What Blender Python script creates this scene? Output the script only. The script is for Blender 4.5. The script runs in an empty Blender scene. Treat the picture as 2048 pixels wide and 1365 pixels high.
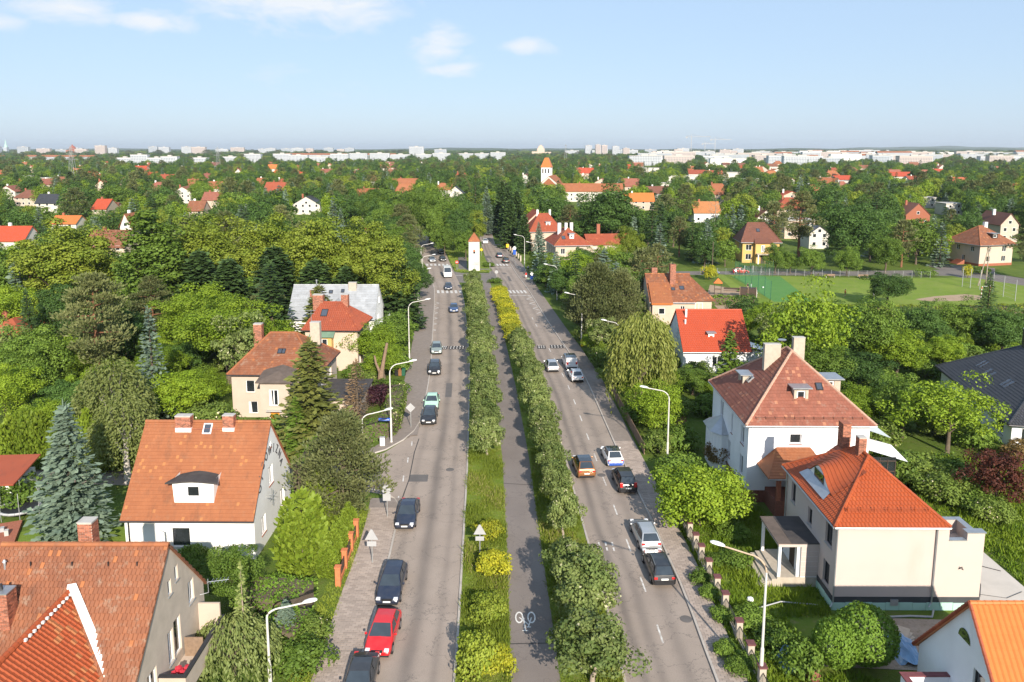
import bpy, math, random
import numpy as np
from mathutils import Vector, Matrix

R = math.radians
PI = math.pi
rnd = random.Random(11)
SC = bpy.context.scene
COL = SC.collection

# ------------------------------------------------------------------ camera, sky, sun, exposure
cam_data = bpy.data.cameras.new('camera')
cam_data.sensor_width = 36.0
cam_data.lens = 1560.0 / 2048.0 * 36.0
cam_data.shift_y = -140.5 / 2048.0
cam_data.clip_start = 0.5
cam_data.clip_end = 60000.0
cam = bpy.data.objects.new('camera', cam_data)
COL.objects.link(cam)
cam.location = (0.0, 0.0, 32.0)
cam.rotation_euler = (PI / 2 - math.atan(244.0 / 1560.0), 0.0, 0.0)
SC.camera = cam

SUN_EL, SUN_AZ = R(27.2), R(15)        # the sun stands behind the camera, a little to its right
sun_data = bpy.data.lights.new('sun', 'SUN')
sun_data.energy = 4.1
sun_data.angle = R(0.55)
sun_data.color = (1.0, 0.90, 0.77)
sun = bpy.data.objects.new('sun', sun_data)
COL.objects.link(sun)
sun_dir = Vector((math.sin(SUN_AZ) * math.cos(SUN_EL), -math.cos(SUN_AZ) * math.cos(SUN_EL), math.sin(SUN_EL)))
sun.rotation_euler = sun_dir.to_track_quat('Z', 'Y').to_euler()
sun.location = (20, -60, 60)

world = bpy.data.worlds.new('World')
SC.world = world
world.use_nodes = True
wn, wl = world.node_tree.nodes, world.node_tree.links
for n in list(wn):
 wn.remove(n)
w_out = wn.new('ShaderNodeOutputWorld')
w_bg = wn.new('ShaderNodeBackground')
w_sky = wn.new('ShaderNodeTexSky')
w_sky.sky_type = 'NISHITA'
w_sky.sun_disc = False
w_sky.sun_elevation = SUN_EL
w_sky.sun_rotation = PI - SUN_AZ          # 0 is +Y, turning towards +X
w_sky.air_density = 1.0
w_sky.dust_density = 0.6
w_sky.ozone_density = 2.5
w_bg.inputs['Strength'].default_value = 0.112
# thin fair-weather clouds: noise on a flat layer high above, breaking up a few broad patches
w_tc = wn.new('ShaderNodeTexCoord')
w_sep = wn.new('ShaderNodeSeparateXYZ')
wl.new(w_tc.outputs['Generated'], w_sep.inputs[0])

def wmath(op, a, b=None, c=None, clamp=False):
 m = wn.new('ShaderNodeMath')
 m.operation = op
 m.use_clamp = clamp
 for i, q in enumerate((a, b, c)):
  if q is None:
   continue
  if isinstance(q, (int, float)):
   m.inputs[i].default_value = q
  else:
   wl.new(q, m.inputs[i])
 return m.outputs[0]

az = wmath('ARCTAN2', w_sep.outputs['X'], w_sep.outputs['Y'])
el = wmath('ARCSINE', w_sep.outputs['Z'])
w_vec = wn.new('ShaderNodeCombineXYZ')
wl.new(wmath('MULTIPLY', az, 9.0), w_vec.inputs['X'])
wl.new(wmath('MULTIPLY', el, 22.0), w_vec.inputs['Y'])
w_noise = wn.new('ShaderNodeTexNoise')
w_noise.inputs['Scale'].default_value = 1.7
w_noise.inputs['Detail'].default_value = 8.0
w_noise.inputs['Roughness'].default_value = 0.62
w_noise.inputs['Distortion'].default_value = 0.35
wl.new(w_vec.outputs[0], w_noise.inputs['Vector'])
CLOUDS = [  # azimuth, elevation, half width, half height, weight (radians)
 (-0.497, 0.147, 0.050, 0.017, .95), (-0.415, 0.143, 0.050, 0.013, .95), (-0.565, 0.131, 0.03, 0.008, .7),
 (-0.255, 0.178, 0.105, 0.038, 1.0), (-0.205, 0.158, 0.07, 0.02, .8), (-0.090, 0.125, 0.034, 0.024, .95),
 (-0.072, 0.097, 0.036, 0.010, .8), (0.022, 0.125, 0.034, 0.013, .85), (-0.64, 0.16, 0.06, 0.025, .8),
 (-0.37, 0.150, 0.05, 0.012, .45), (-0.35, 0.075, 0.12, 0.02, .3), (-0.21, 0.07, 0.09, 0.02, .32),
 (0.30, 0.05, 0.05, 0.006, .3), (0.63, 0.06, 0.06, 0.012, .35), (-0.28, 0.095, 0.1, 0.02, .25),
 (0.9, 0.2, 0.12, 0.03, .8), (1.5, 0.16, 0.1, 0.03, .8), (2.2, 0.22, 0.14, 0.03, .8), (-1.2, 0.2, 0.12, 0.03, .8),
 (-1.9, 0.17, 0.1, 0.03, .8), (-2.6, 0.25, 0.14, 0.03, .8), (0.4, 0.36, 0.2, 0.05, .7), (-0.6, 0.4, 0.2, 0.06, .7)]
acc = None
for (ca, ce, cw, ch, wt) in CLOUDS:
 dx = wmath('DIVIDE', wmath('SUBTRACT', az, ca), cw)
 dy = wmath('DIVIDE', wmath('SUBTRACT', el, ce), ch)
 r2 = wmath('ADD', wmath('MULTIPLY', dx, dx), wmath('MULTIPLY', dy, dy))
 gs = wmath('MULTIPLY', wmath('EXPONENT', wmath('MULTIPLY', r2, -0.8)), wt)
 acc = gs if acc is None else wmath('MAXIMUM', acc, gs)
dens = wmath('ADD', acc, wmath('MULTIPLY', wmath('SUBTRACT', w_noise.outputs['Fac'], 0.5), 1.9))
w_mask = wmath('MULTIPLY', wmath('SUBTRACT', dens, 0.30), 1.5, clamp=True)
w_mask = wmath('MULTIPLY', w_mask, wmath('MINIMUM', wmath('MULTIPLY', acc, 2.2), 1.0))
w_mask = wmath('MULTIPLY', w_mask, 0.9)
w_mix = wn.new('ShaderNodeMixRGB')
wl.new(w_mask, w_mix.inputs['Fac'])
# thin even haze whitens the whole sky
w_veil = wn.new('ShaderNodeMixRGB')
w_veil.inputs['Fac'].default_value = 0.8
wl.new(w_sky.outputs[0], w_veil.inputs['Color1'])
w_veil.inputs['Color2'].default_value = (2.15, 2.85, 3.85, 1.0)
wl.new(w_veil.outputs[0], w_mix.inputs['Color1'])
w_mix.inputs['Color2'].default_value = (4.1, 4.25, 4.45, 1.0)
wl.new(w_mix.outputs[0], w_bg.inputs['Color'])
wl.new(w_bg.outputs[0], w_out.inputs['Surface'])

SC.view_settings.view_transform = 'Standard'
SC.view_settings.look = 'None'
SC.view_settings.gamma = 1.0
SC.view_settings.use_curve_mapping = False
SC.view_settings.exposure = 1.0
SC.render.engine = 'CYCLES'
SC.cycles.max_bounces = 7
SC.cycles.diffuse_bounces = 4
SC.cycles.transmission_bounces = 3
SC.cycles.transparent_max_bounces = 8
SC.cycles.use_denoising = True

# ------------------------------------------------------------------ materials
def nodes_of(name):
 m = bpy.data.materials.new(name)
 m.use_nodes = True
 nt = m.node_tree
 for n in list(nt.nodes):
  nt.nodes.remove(n)
 out = nt.nodes.new('ShaderNodeOutputMaterial')
 return m, nt, out

def c4(c):
 return (c[0], c[1], c[2], 1.0)

def mixrgb(nt, fac, a, b, mode='MIX'):
 m = nt.nodes.new('ShaderNodeMixRGB')
 m.blend_type = mode
 for i, q in ((0, fac), (1, a), (2, b)):
  if isinstance(q, (int, float)):
   m.inputs[i].default_value = q
  elif isinstance(q, tuple):
   m.inputs[i].default_value = c4(q)
  else:
   nt.links.new(q, m.inputs[i])
 return m.outputs[0]

def nmath(nt, op, a, b=0.0, clamp=False):
 m = nt.nodes.new('ShaderNodeMath')
 m.operation = op
 m.use_clamp = clamp
 for i, q in enumerate((a, b)):
  if isinstance(q, (int, float)):
   m.inputs[i].default_value = q
  else:
   nt.links.new(q, m.inputs[i])
 return m.outputs[0]

def noise(nt, scale, detail=4.0, rough=0.55, coord='Object', stretch=None):
 tc = nt.nodes.new('ShaderNodeTexCoord')
 n = nt.nodes.new('ShaderNodeTexNoise')
 n.inputs['Scale'].default_value = scale
 n.inputs['Detail'].default_value = detail
 n.inputs['Roughness'].default_value = rough
 src = tc.outputs[coord]
 if stretch:
  mp = nt.nodes.new('ShaderNodeMapping')
  mp.inputs['Scale'].default_value = stretch
  nt.links.new(src, mp.inputs['Vector'])
  src = mp.outputs[0]
 nt.links.new(src, n.inputs['Vector'])
 return n.outputs['Fac']

def ramp01(nt, fac, lo, hi):
 r = nt.nodes.new('ShaderNodeMapRange')
 r.inputs['From Min'].default_value = lo
 r.inputs['From Max'].default_value = hi
 nt.links.new(fac, r.inputs['Value'])
 return r.outputs[0]

def attr(nt, name):
 a = nt.nodes.new('ShaderNodeAttribute')
 a.attribute_name = name
 return a.outputs['Fac']

def bump(nt, h, strength, dist=0.05):
 b = nt.nodes.new('ShaderNodeBump')
 b.inputs['Strength'].default_value = strength
 b.inputs['Distance'].default_value = dist
 nt.links.new(h, b.inputs['Height'])
 return b.outputs[0]

def mat(name, col, rough=0.8, var=0.12, scale=1.5, col2=None, cov=(0.45, 0.75), tone=0.0, metal=0.0, spec=0.4, bmp=0.0,
  bscale=20.0, coat=0.0, streak=False):
 m, nt, out = nodes_of(name)
 p = nt.nodes.new('ShaderNodeBsdfPrincipled')
 p.inputs['Roughness'].default_value = rough
 p.inputs['Metallic'].default_value = metal
 p.inputs['Specular IOR Level'].default_value = spec
 p.inputs['Coat Weight'].default_value = coat
 f = ramp01(nt, noise(nt, scale), 0.3, 0.7)
 c = mixrgb(nt, f, tuple(q * (1 - var) for q in col), tuple(min(1, q * (1 + var)) for q in col))
 if col2:
  g = ramp01(nt, noise(nt, scale * 0.37 + 0.11, 6.0, 0.65, stretch=(1, 1, 0.25) if streak else None), *cov)
  c = mixrgb(nt, g, c, col2)
 if tone:
  k = nmath(nt, 'ADD', nmath(nt, 'MULTIPLY', nmath(nt, 'SUBTRACT', attr(nt, 'tone'), 0.5), 2 * tone), 1.0)
  c = mixrgb(nt, 1.0, c, k, 'MULTIPLY')
 nt.links.new(c, p.inputs['Base Color'])
 if bmp:
  nt.links.new(bump(nt, noise(nt, bscale, 6.0), bmp), p.inputs['Normal'])
 nt.links.new(p.outputs[0], out.inputs[0])
 return m

def leaf_mat(name, a, b, c3=None, transl=0.22, rough=0.6):
 """leaf colours run from a to b by the leaf's own tone and by the tree; c3 tints a share of the leaves"""
 m, nt, out = nodes_of(name)
 oi = nt.nodes.new('ShaderNodeObjectInfo')
 t = attr(nt, 'tone')
 f = nmath(nt, 'ADD', nmath(nt, 'MULTIPLY', t, 0.75), nmath(nt, 'MULTIPLY', oi.outputs['Random'], 0.25))
 c = mixrgb(nt, f, a, b)
 if c3:
  c = mixrgb(nt, ramp01(nt, t, 0.86, 0.9), c, c3)
 br = nmath(nt, 'ADD', nmath(nt, 'MULTIPLY', oi.outputs['Random'], 0.3), 0.85)
 c = mixrgb(nt, 1.0, c, br, 'MULTIPLY')
 d = nt.nodes.new('ShaderNodeBsdfPrincipled')
 d.inputs['Roughness'].default_value = rough
 d.inputs['Specular IOR Level'].default_value = 0.25
 nt.links.new(c, d.inputs['Base Color'])
 tr = nt.nodes.new('ShaderNodeBsdfTranslucent')
 tc = mixrgb(nt, 1.0, c, (1.25, 1.25, 0.55), 'MULTIPLY')
 nt.links.new(tc, tr.inputs['Color'])
 mx = nt.nodes.new('ShaderNodeMixShader')
 mx.inputs[0].default_value = transl
 nt.links.new(d.outputs[0], mx.inputs[1])
 nt.links.new(tr.outputs[0], mx.inputs[2])
 nt.links.new(mx.outputs[0], out.inputs[0])
 return m

def tile_mat(name, a, b, odd, lichen=None, lcov=(0.55, 0.8), rough=0.75):
 """fired clay tiles: each tile's own tone between a and b, odd replacements, grey lichen blotches"""
 m, nt, out = nodes_of(name)
 p = nt.nodes.new('ShaderNodeBsdfPrincipled')
 p.inputs['Roughness'].default_value = rough
 p.inputs['Specular IOR Level'].default_value = 0.3
 t = attr(nt, 'tone')
 big = ramp01(nt, noise(nt, 0.45, 5.0, 0.6), 0.35, 0.65)
 c = mixrgb(nt, nmath(nt, 'ADD', nmath(nt, 'MULTIPLY', t, 0.6), nmath(nt, 'MULTIPLY', big, 0.4)), a, b)
 c = mixrgb(nt, ramp01(nt, t, 0.93, 0.96), c, odd)
 if lichen:
  g = ramp01(nt, noise(nt, 1.6, 8.0, 0.72), *lcov)
  c = mixrgb(nt, nmath(nt, 'MULTIPLY', g, 0.8), c, lichen)
 soot = ramp01(nt, noise(nt, 0.9, 9.0, 0.75, stretch=(1.6, .7, .5)), 0.52, 0.72)
 c = mixrgb(nt, nmath(nt, 'MULTIPLY', soot, 0.45 if lichen else 0.14), c, (0.07, 0.045, 0.035))
 nt.links.new(c, p.inputs['Base Color'])
 nt.links.new(bump(nt, noise(nt, 25.0, 4.0), 0.25, 0.02), p.inputs['Normal'])
 nt.links.new(p.outputs[0], out.inputs[0])
 return m

M = {}
M['white'] = mat('white_render', (0.80, 0.79, 0.76), 0.85, 0.04, 0.7, (0.66, 0.65, 0.61), (0.58, 0.85), bmp=0.1)
M['bluewhite'] = mat('cool_white_render', (0.76, 0.77, 0.79), 0.85, 0.05, 0.6, (0.58, 0.58, 0.57), (0.6, 0.8), bmp=0.1, streak=True)
M['beige'] = mat('beige_render', (0.50, 0.418, 0.375), 0.85, 0.03, 0.5, (0.43, 0.36, 0.305), (0.6, 0.85), streak=True, bmp=0.08)
M['cream'] = mat('cream_render', (0.47, 0.385, 0.315), 0.88, 0.06, 0.8, (0.44, 0.36, 0.28), (0.6, 0.85), bmp=0.1, streak=True)
M['sand'] = mat('sand_render', (0.52, 0.415, 0.33), 0.88, 0.05, 0.8, bmp=0.1)
M['greyrender'] = mat('grey_render', (0.46, 0.39, 0.32), 0.92, 0.09, 1.2, (0.36, 0.30, 0.24), (0.5, 0.8), bmp=0.25, streak=True)
M['yellowwall'] = mat('yellow_render', (0.56, 0.37, 0.13), 0.88, 0.06, 0.8, bmp=0.1)
M['greenrender'] = mat('pale_green_board', (0.36, 0.55, 0.47), 0.8, 0.05, 1.0)
M['tar'] = mat('dark_membrane', (0.045, 0.05, 0.055), 0.75, 0.15, 1.0)
M['bitumen'] = mat('bitumen_roofing', (0.05, 0.045, 0.045), 0.85, 0.2, 1.5, (0.09, 0.075, 0.065), (0.5, 0.8))
M['bitumen_brown'] = mat('brown_bitumen_roofing', (0.11, 0.085, 0.07), 0.85, 0.2, 1.5)
M['frame'] = mat('white_window_frame', (0.8, 0.8, 0.8), 0.4, 0.03)
M['woodframe'] = mat('brown_window_frame', (0.25, 0.12, 0.05), 0.6, 0.1)
M['glass'] = mat('window_glass', (0.02, 0.024, 0.028), 0.04, 0.3, 0.8, spec=0.9)
M['skyglass'] = mat('roof_window_glass', (0.05, 0.06, 0.08), 0.03, 0.2, 0.8, spec=1.0)
M['curtain'] = mat('curtain', (0.6, 0.58, 0.55), 0.9, 0.1, 4)
M['zinc'] = mat('zinc_sheet', (0.42, 0.44, 0.46), 0.45, 0.1, 2.0, metal=0.7)
M['towerwall'] = mat('stained_whitewash', (0.56, 0.555, 0.54), 0.9, 0.08, 1.0, (0.36, 0.35, 0.33), (0.42, 0.75), bmp=.2, streak=True)
M['darkmetal'] = mat('dark_metal', (0.05, 0.05, 0.055), 0.45, 0.1, 2.0, metal=0.5)
M['brick'] = mat('red_brick', (0.30, 0.105, 0.06), 0.85, 0.2, 6.0, tone=0.45)
M['mortar'] = mat('mortar', (0.42, 0.36, 0.30), 0.95, 0.1, 8.0)
M['darkbrick'] = mat('dark_brick', (0.20, 0.075, 0.05), 0.85, 0.2, 6.0, tone=0.4)
M['concrete'] = mat('concrete', (0.44, 0.42, 0.39), 0.9, 0.1, 2.0, (0.33, 0.31, 0.28), (0.5, 0.8), bmp=0.15)
M['stone'] = mat('pale_stone', (0.42, 0.365, 0.295), 0.9, 0.1, 3.0, bmp=0.2)
M['oakdoor'] = mat('orange_wood', (0.62, 0.22, 0.025), 0.55, 0.12, 5.0)
M['darkwood'] = mat('dark_wood', (0.06, 0.04, 0.03), 0.75, 0.2, 5.0)
M['wood'] = mat('weathered_wood', (0.22, 0.15, 0.10), 0.85, 0.2, 5.0, tone=0.2)
M['tiles_old'] = tile_mat('weathered_clay_tiles', (0.155, 0.06, 0.034), (0.29, 0.112, 0.054), (0.35, 0.13, 0.05), (0.30, 0.23, 0.17), (0.53, 0.74))
M['tiles_orange'] = tile_mat('orange_clay_tiles', (0.245, 0.086, 0.038), (0.335, 0.128, 0.056), (0.385, 0.16, 0.06), (0.25, 0.14, 0.085), (0.56, 0.8))  # orange is the clay's own colour, with a few paler tiles
M['tiles_new'] = tile_mat('new_red_tiles', (0.30, 0.062, 0.02), (0.365, 0.082, 0.026), (0.38, 0.09, 0.028), None, rough=0.5)
M['tiles_bright'] = tile_mat('bright_orange_tiles', (0.47, 0.14, 0.034), (0.52, 0.165, 0.04), (0.54, 0.18, 0.045), None, rough=0.45)
M['tiles_scarlet'] = tile_mat('scarlet_tiles', (0.36, 0.06, 0.026), (0.40, 0.072, 0.03), (0.40, 0.072, 0.03), None, rough=0.55)
M['tiles_dark'] = tile_mat('brown_clay_tiles', (0.12, 0.052, 0.038), (0.19, 0.078, 0.05), (0.23, 0.1, 0.065), (0.25, 0.2, 0.16), (0.6, 0.8))
M['tiles_hip'] = tile_mat('reddish_clay_tiles', (0.19, 0.068, 0.045), (0.295, 0.108, 0.07), (0.36, 0.155, 0.09), (0.30, 0.23, 0.18), (0.56, 0.76))
M['tiles_slate'] = tile_mat('graphite_tiles', (0.035, 0.037, 0.043), (0.055, 0.057, 0.063), (0.05, 0.05, 0.06), None, rough=0.4)
M['tiles_red'] = tile_mat('red_clay_tiles', (0.25, 0.058, 0.03), (0.32, 0.082, 0.04), (0.36, 0.1, 0.045), (0.22, 0.11, 0.07), (0.6, 0.85))
M['metalroof'] = mat('grey_sheet_roof', (0.37, 0.385, 0.40), 0.5, 0.09, 1.0, (0.27, 0.28, 0.29), (0.5, 0.8), metal=0.25, tone=0.12)
M['ridge_mortar'] = mat('limed_ridge', (0.42, 0.26, 0.19), 0.9, 0.2, 6.0)
M['flash'] = mat('white_flashing', (0.66, 0.64, 0.62), 0.8, 0.12, 3.0, (0.45, 0.42, 0.4), (0.55, 0.8))

# ------------------------------------------------------------------ mesh building
class MB:
 def __init__(self):
  self.v, self.f, self.t = [], [], []

 def add(self, vs, fs, tone=0.5):
  b = len(self.v)
  self.v.extend(tuple(q) for q in vs)
  for f in fs:
   self.f.append(tuple(i + b for i in f))
   self.t.append(tone)
  return self

 def quad(self, a, b, c, d, tone=0.5):
  return self.add((a, b, c, d), ((0, 1, 2, 3),), tone)

 def box(self, x0, y0, z0, x1, y1, z1, tone=0.5, rz=0.0, pivot=None):
  vs = [(x0, y0, z0), (x1, y0, z0), (x1, y1, z0), (x0, y1, z0), (x0, y0, z1), (x1, y0, z1), (x1, y1, z1), (x0, y1, z1)]
  if rz:
   px, py = pivot or ((x0 + x1) / 2, (y0 + y1) / 2)
   c, s = math.cos(rz), math.sin(rz)
   vs = [(px + (x - px) * c - (y - py) * s, py + (x - px) * s + (y - py) * c, z) for x, y, z in vs]
  return self.add(vs, ((0, 3, 2, 1), (4, 5, 6, 7), (0, 1, 5, 4), (1, 2, 6, 5), (2, 3, 7, 6), (3, 0, 4, 7)), tone)

 def prism(self, poly, z0, z1, tone=0.5):
  """poly counter-clockwise seen from above"""
  n = len(poly)
  vs = [(p[0], p[1], z0) for p in poly] + [(p[0], p[1], z1) for p in poly]
  fs = [tuple(range(n - 1, -1, -1)), tuple(range(n, 2 * n))]
  fs += [(i, (i + 1) % n, n + (i + 1) % n, n + i) for i in range(n)]
  return self.add(vs, fs, tone)

 def slab(self, poly, th, tone=0.5):
  """3-D polygon given thickness straight down"""
  n = len(poly)
  vs = [tuple(p) for p in poly] + [(p[0], p[1], p[2] - th) for p in poly]
  fs = [tuple(range(n)), tuple(range(2 * n - 1, n - 1, -1))]
  fs += [(i, n + i, n + (i + 1) % n, (i + 1) % n) for i in range(n)]
  return self.add(vs, fs, tone)

 def tube(self, pts, rad, n=6, tone=0.5, cap=True):
  pts = [Vector(p) for p in pts]
  if not hasattr(rad, '__len__'):
   rad = [rad] * len(pts)
  vs, fs = [], []
  for i, p in enumerate(pts):
   d = (pts[min(i + 1, len(pts) - 1)] - pts[max(i - 1, 0)])
   d = d.normalized() if d.length > 1e-6 else Vector((0, 0, 1))
   a = d.cross(Vector((0, 0, 1)) if abs(d.z) < 0.9 else Vector((1, 0, 0))).normalized()
   b = d.cross(a).normalized()
   for k in range(n):
    t = 2 * PI * k / n
    vs.append(tuple(p + (a * math.cos(t) + b * math.sin(t)) * rad[i]))
  for i in range(len(pts) - 1):
   for k in range(n):
    k2 = (k + 1) % n
    fs.append((i * n + k, i * n + k2, (i + 1) * n + k2, (i + 1) * n + k))
  if cap:
   fs.append(tuple(range(n)))
   fs.append(tuple(range((len(pts) - 1) * n + n - 1, (len(pts) - 1) * n - 1, -1)))
  return self.add(vs, fs, tone)

 def lathe(self, prof, n=10, c=(0, 0, 0), tone=0.5):
  vs, fs = [], []
  for r, z in prof:
   for k in range(n):
    t = 2 * PI * k / n
    vs.append((c[0] + r * math.cos(t), c[1] + r * math.sin(t), c[2] + z))
  for i in range(len(prof) - 1):
   for k in range(n):
    k2 = (k + 1) % n
    fs.append((i * n + k, i * n + k2, (i + 1) * n + k2, (i + 1) * n + k))
  fs.append(tuple(range(n - 1, -1, -1)))
  fs.append(tuple(range((len(prof) - 1) * n, len(prof) * n)))
  return self.add(vs, fs, tone)

 def build(self, name, m, parent=None, smooth=False, bevel=0.0):
  me = bpy.data.meshes.new(name)
  me.from_pydata(self.v, [], self.f)
  a = me.attributes.new('tone', 'FLOAT', 'FACE')
  a.data.foreach_set('value', self.t)
  if smooth:
   me.polygons.foreach_set('use_smooth', [True] * len(me.polygons))
  me.materials.append(m)
  me.update()
  return link(name, me, parent, bevel)

def link(name, me, parent=None, bevel=0.0):
 o = bpy.data.objects.new(name, me)
 COL.objects.link(o)
 if parent is not None:
  o.parent = parent
 if bevel:
  b = o.modifiers.new('bevel', 'BEVEL')
  b.width = bevel
  b.segments = 2
  b.limit_method = 'ANGLE'
  b.angle_limit = R(25)
 return o

def tag(o, label, cat, group=None, kind=None):
 o['label'] = label
 o['category'] = cat
 if group:
  o['group'] = group
 if kind:
  o['kind'] = kind
 return o

def struct(o, kind='structure'):
 o['kind'] = kind
 return o

def stuffpart(o):
 o['kind'] = 'stuff'
 return o

def thing(name, label, cat, loc=(0, 0, 0), rz=0.0, group=None):
 o = bpy.data.objects.new(name, None)
 o.empty_display_size = 0.3
 COL.objects.link(o)
 o.location = loc
 o.rotation_euler = (0, 0, rz)
 return tag(o, label, cat, group)

def dup(root, loc, rz=0.0, label=None, group=None, scale=None):
 r = root.copy()
 COL.objects.link(r)
 r.location = loc
 r.rotation_euler = (0, 0, rz)
 if scale:
  r.scale = scale
 if label:
  r['label'] = label
 if group:
  r['group'] = group
 elif 'group' in r.keys() and group is not None:
  del r['group']
 for ch in list(root.children):
  c = ch.copy()
  COL.objects.link(c)
  c.parent = r
  for g in ch.children:
   d = g.copy()
   COL.objects.link(d)
   d.parent = c
 return r

def quads_mesh(name, V, tone, m):
 """V: (n, 4, 3) corners of n separate quads; tone: (n,)"""
 V = np.asarray(V, dtype=np.float32)
 n = V.shape[0]
 me = bpy.data.meshes.new(name)
 me.vertices.add(4 * n)
 me.vertices.foreach_set('co', V.reshape(-1))
 me.loops.add(4 * n)
 me.loops.foreach_set('vertex_index', np.arange(4 * n, dtype=np.int32))
 me.polygons.add(n)
 me.polygons.foreach_set('loop_start', np.arange(0, 4 * n, 4, dtype=np.int32))
 a = me.attributes.new('tone', 'FLOAT', 'FACE')
 a.data.foreach_set('value', np.asarray(tone, dtype=np.float32))
 me.materials.append(m)
 me.update(calc_edges=True)
 return me

def lerp_line(pts, y):
 """x on a polyline given as (x, y) with rising y"""
 if y <= pts[0][1]:
  (x0, y0), (x1, y1) = pts[0], pts[1]
 elif y >= pts[-1][1]:
  (x0, y0), (x1, y1) = pts[-2], pts[-1]
 else:
  for (x0, y0), (x1, y1) in zip(pts, pts[1:]):
   if y0 <= y <= y1:
    break
 return x0 + (x1 - x0) * (y - y0) / (y1 - y0)

# ------------------------------------------------------------------ the ground, roads and pavements
def road_mat(name, a, b, lanes, dark):
 """worn asphalt; u runs across the carriageway, v along it in metres; rubber and oil darken the lanes"""
 m, nt, out = nodes_of(name)
 p = nt.nodes.new('ShaderNodeBsdfPrincipled')
 p.inputs['Roughness'].default_value = 0.85
 p.inputs['Specular IOR Level'].default_value = 0.25
 f = ramp01(nt, noise(nt, 0.25, 6.0, 0.6), 0.35, 0.7)
 c = mixrgb(nt, f, a, b)
 uv = nt.nodes.new('ShaderNodeUVMap')
 sp = nt.nodes.new('ShaderNodeSeparateXYZ')
 nt.links.new(uv.outputs[0], sp.inputs[0])
 wob = nmath(nt, 'MULTIPLY', nmath(nt, 'SUBTRACT', noise(nt, 0.09, 3.0), 0.5), 0.10)
 u = nmath(nt, 'ADD', sp.outputs['X'], wob)
 for (uc, uw, k) in lanes:
  d = nmath(nt, 'DIVIDE', nmath(nt, 'SUBTRACT', u, uc), uw)
  g = nmath(nt, 'EXPONENT', nmath(nt, 'MULTIPLY', nmath(nt, 'MULTIPLY', d, d), -1.0))
  g = nmath(nt, 'MULTIPLY', g, nmath(nt, 'ADD', nmath(nt, 'MULTIPLY', noise(nt, 0.35, 5.0, 0.6, stretch=(1, 0.25, 1)), 0.9), 0.1))
  c = mixrgb(nt, nmath(nt, 'MULTIPLY', g, k), c, dark)
 sp2 = ramp01(nt, noise(nt, 0.6, 9.0, 0.75), 0.55, 0.72)
 c = mixrgb(nt, nmath(nt, 'MULTIPLY', sp2, 0.2), c, dark)
 ck = nmath(nt, 'ABSOLUTE', nmath(nt, 'SUBTRACT', noise(nt, 0.22, 10.0, 0.62), 0.5))
 ck = nmath(nt, 'LESS_THAN', ck, 0.0035)
 c = mixrgb(nt, nmath(nt, 'MULTIPLY', ck, 0.55), c, dark)
 gr = ramp01(nt, noise(nt, 14.0, 2.0), 0.25, 0.75)
 c = mixrgb(nt, 1.0, c, mixrgb(nt, gr, (0.9, 0.9, 0.9), (1.1, 1.1, 1.1)), 'MULTIPLY')
 nt.links.new(c, p.inputs['Base Color'])
 nt.links.new(bump(nt, noise(nt, 40.0, 3.0), 0.2, 0.02), p.inputs['Normal'])
 nt.links.new(p.outputs[0], out.inputs[0])
 return m

def ground_mat(name, a, b, c3, s=0.25):
 m, nt, out = nodes_of(name)
 p = nt.nodes.new('ShaderNodeBsdfPrincipled')
 p.inputs['Roughness'].default_value = 0.95
 p.inputs['Specular IOR Level'].default_value = 0.1
 c = mixrgb(nt, ramp01(nt, noise(nt, s, 6.0, 0.65), 0.35, 0.65), a, b)
 c = mixrgb(nt, ramp01(nt, noise(nt, s * 4.1, 8.0, 0.7), 0.52, 0.75), c, c3)
 nt.links.new(c, p.inputs['Base Color'])
 nt.links.new(bump(nt, noise(nt, 6.0, 8.0, 0.7), 0.8, 0.15), p.inputs['Normal'])
 nt.links.new(p.outputs[0], out.inputs[0])
 return m

M['asphalt_l'] = road_mat('worn_asphalt_left', (0.29, 0.238, 0.198), (0.335, 0.277, 0.232), [(0.50, 0.085, .95), (0.80, 0.05, .5), (0.14, 0.06, .4)], (0.09, 0.08, 0.075))
M['asphalt_r'] = road_mat('worn_asphalt_right', (0.28, 0.232, 0.195), (0.325, 0.27, 0.228), [(0.20, 0.06, .9), (0.40, 0.07, .6), (0.72, 0.08, .5)], (0.09, 0.08, 0.075))
M['asphalt_c'] = road_mat('cycle_path_asphalt', (0.185, 0.158, 0.142), (0.215, 0.185, 0.165), [(0.5, 0.3, .2)], (0.11, 0.095, 0.09))
M['asphalt_d'] = road_mat('patched_asphalt', (0.15, 0.135, 0.125), (0.19, 0.17, 0.155), [], (0.1, 0.09, 0.085))
M['patch'] = mat('asphalt_patch', (0.12, 0.11, 0.105), 0.9, 0.12, 1.0, bmp=0.2)
M['seam'] = mat('tarred_seam', (0.05, 0.046, 0.045), 0.8, 0.2, 2.0)
M['paint'] = mat('road_paint', (0.64, 0.63, 0.60), 0.75, 0.1, 7.0, (0.33, 0.29, 0.26), (0.42, 0.66))
M['paver'] = mat('paving_blocks', (0.33, 0.27, 0.23), 0.9, 0.08, 0.4, tone=0.16)
M['joint'] = mat('paving_bed', (0.22, 0.185, 0.16), 0.95, 0.12, 2.0)
M['kerb'] = mat('kerb_stone', (0.40, 0.36, 0.32), 0.9, 0.1, 1.5, (0.25, 0.22, 0.19), (0.55, 0.8))
M['earth'] = ground_mat('garden_soil_and_grass', (0.075, 0.125, 0.02), (0.12, 0.165, 0.03), (0.13, 0.135, 0.05))
M['lawn'] = ground_mat('mown_lawn', (0.14, 0.215, 0.03), (0.20, 0.26, 0.05), (0.23, 0.235, 0.085), 0.12)
M['verge'] = ground_mat('rough_verge', (0.11, 0.175, 0.022), (0.18, 0.225, 0.04), (0.22, 0.19, 0.08), 0.5)
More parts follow.
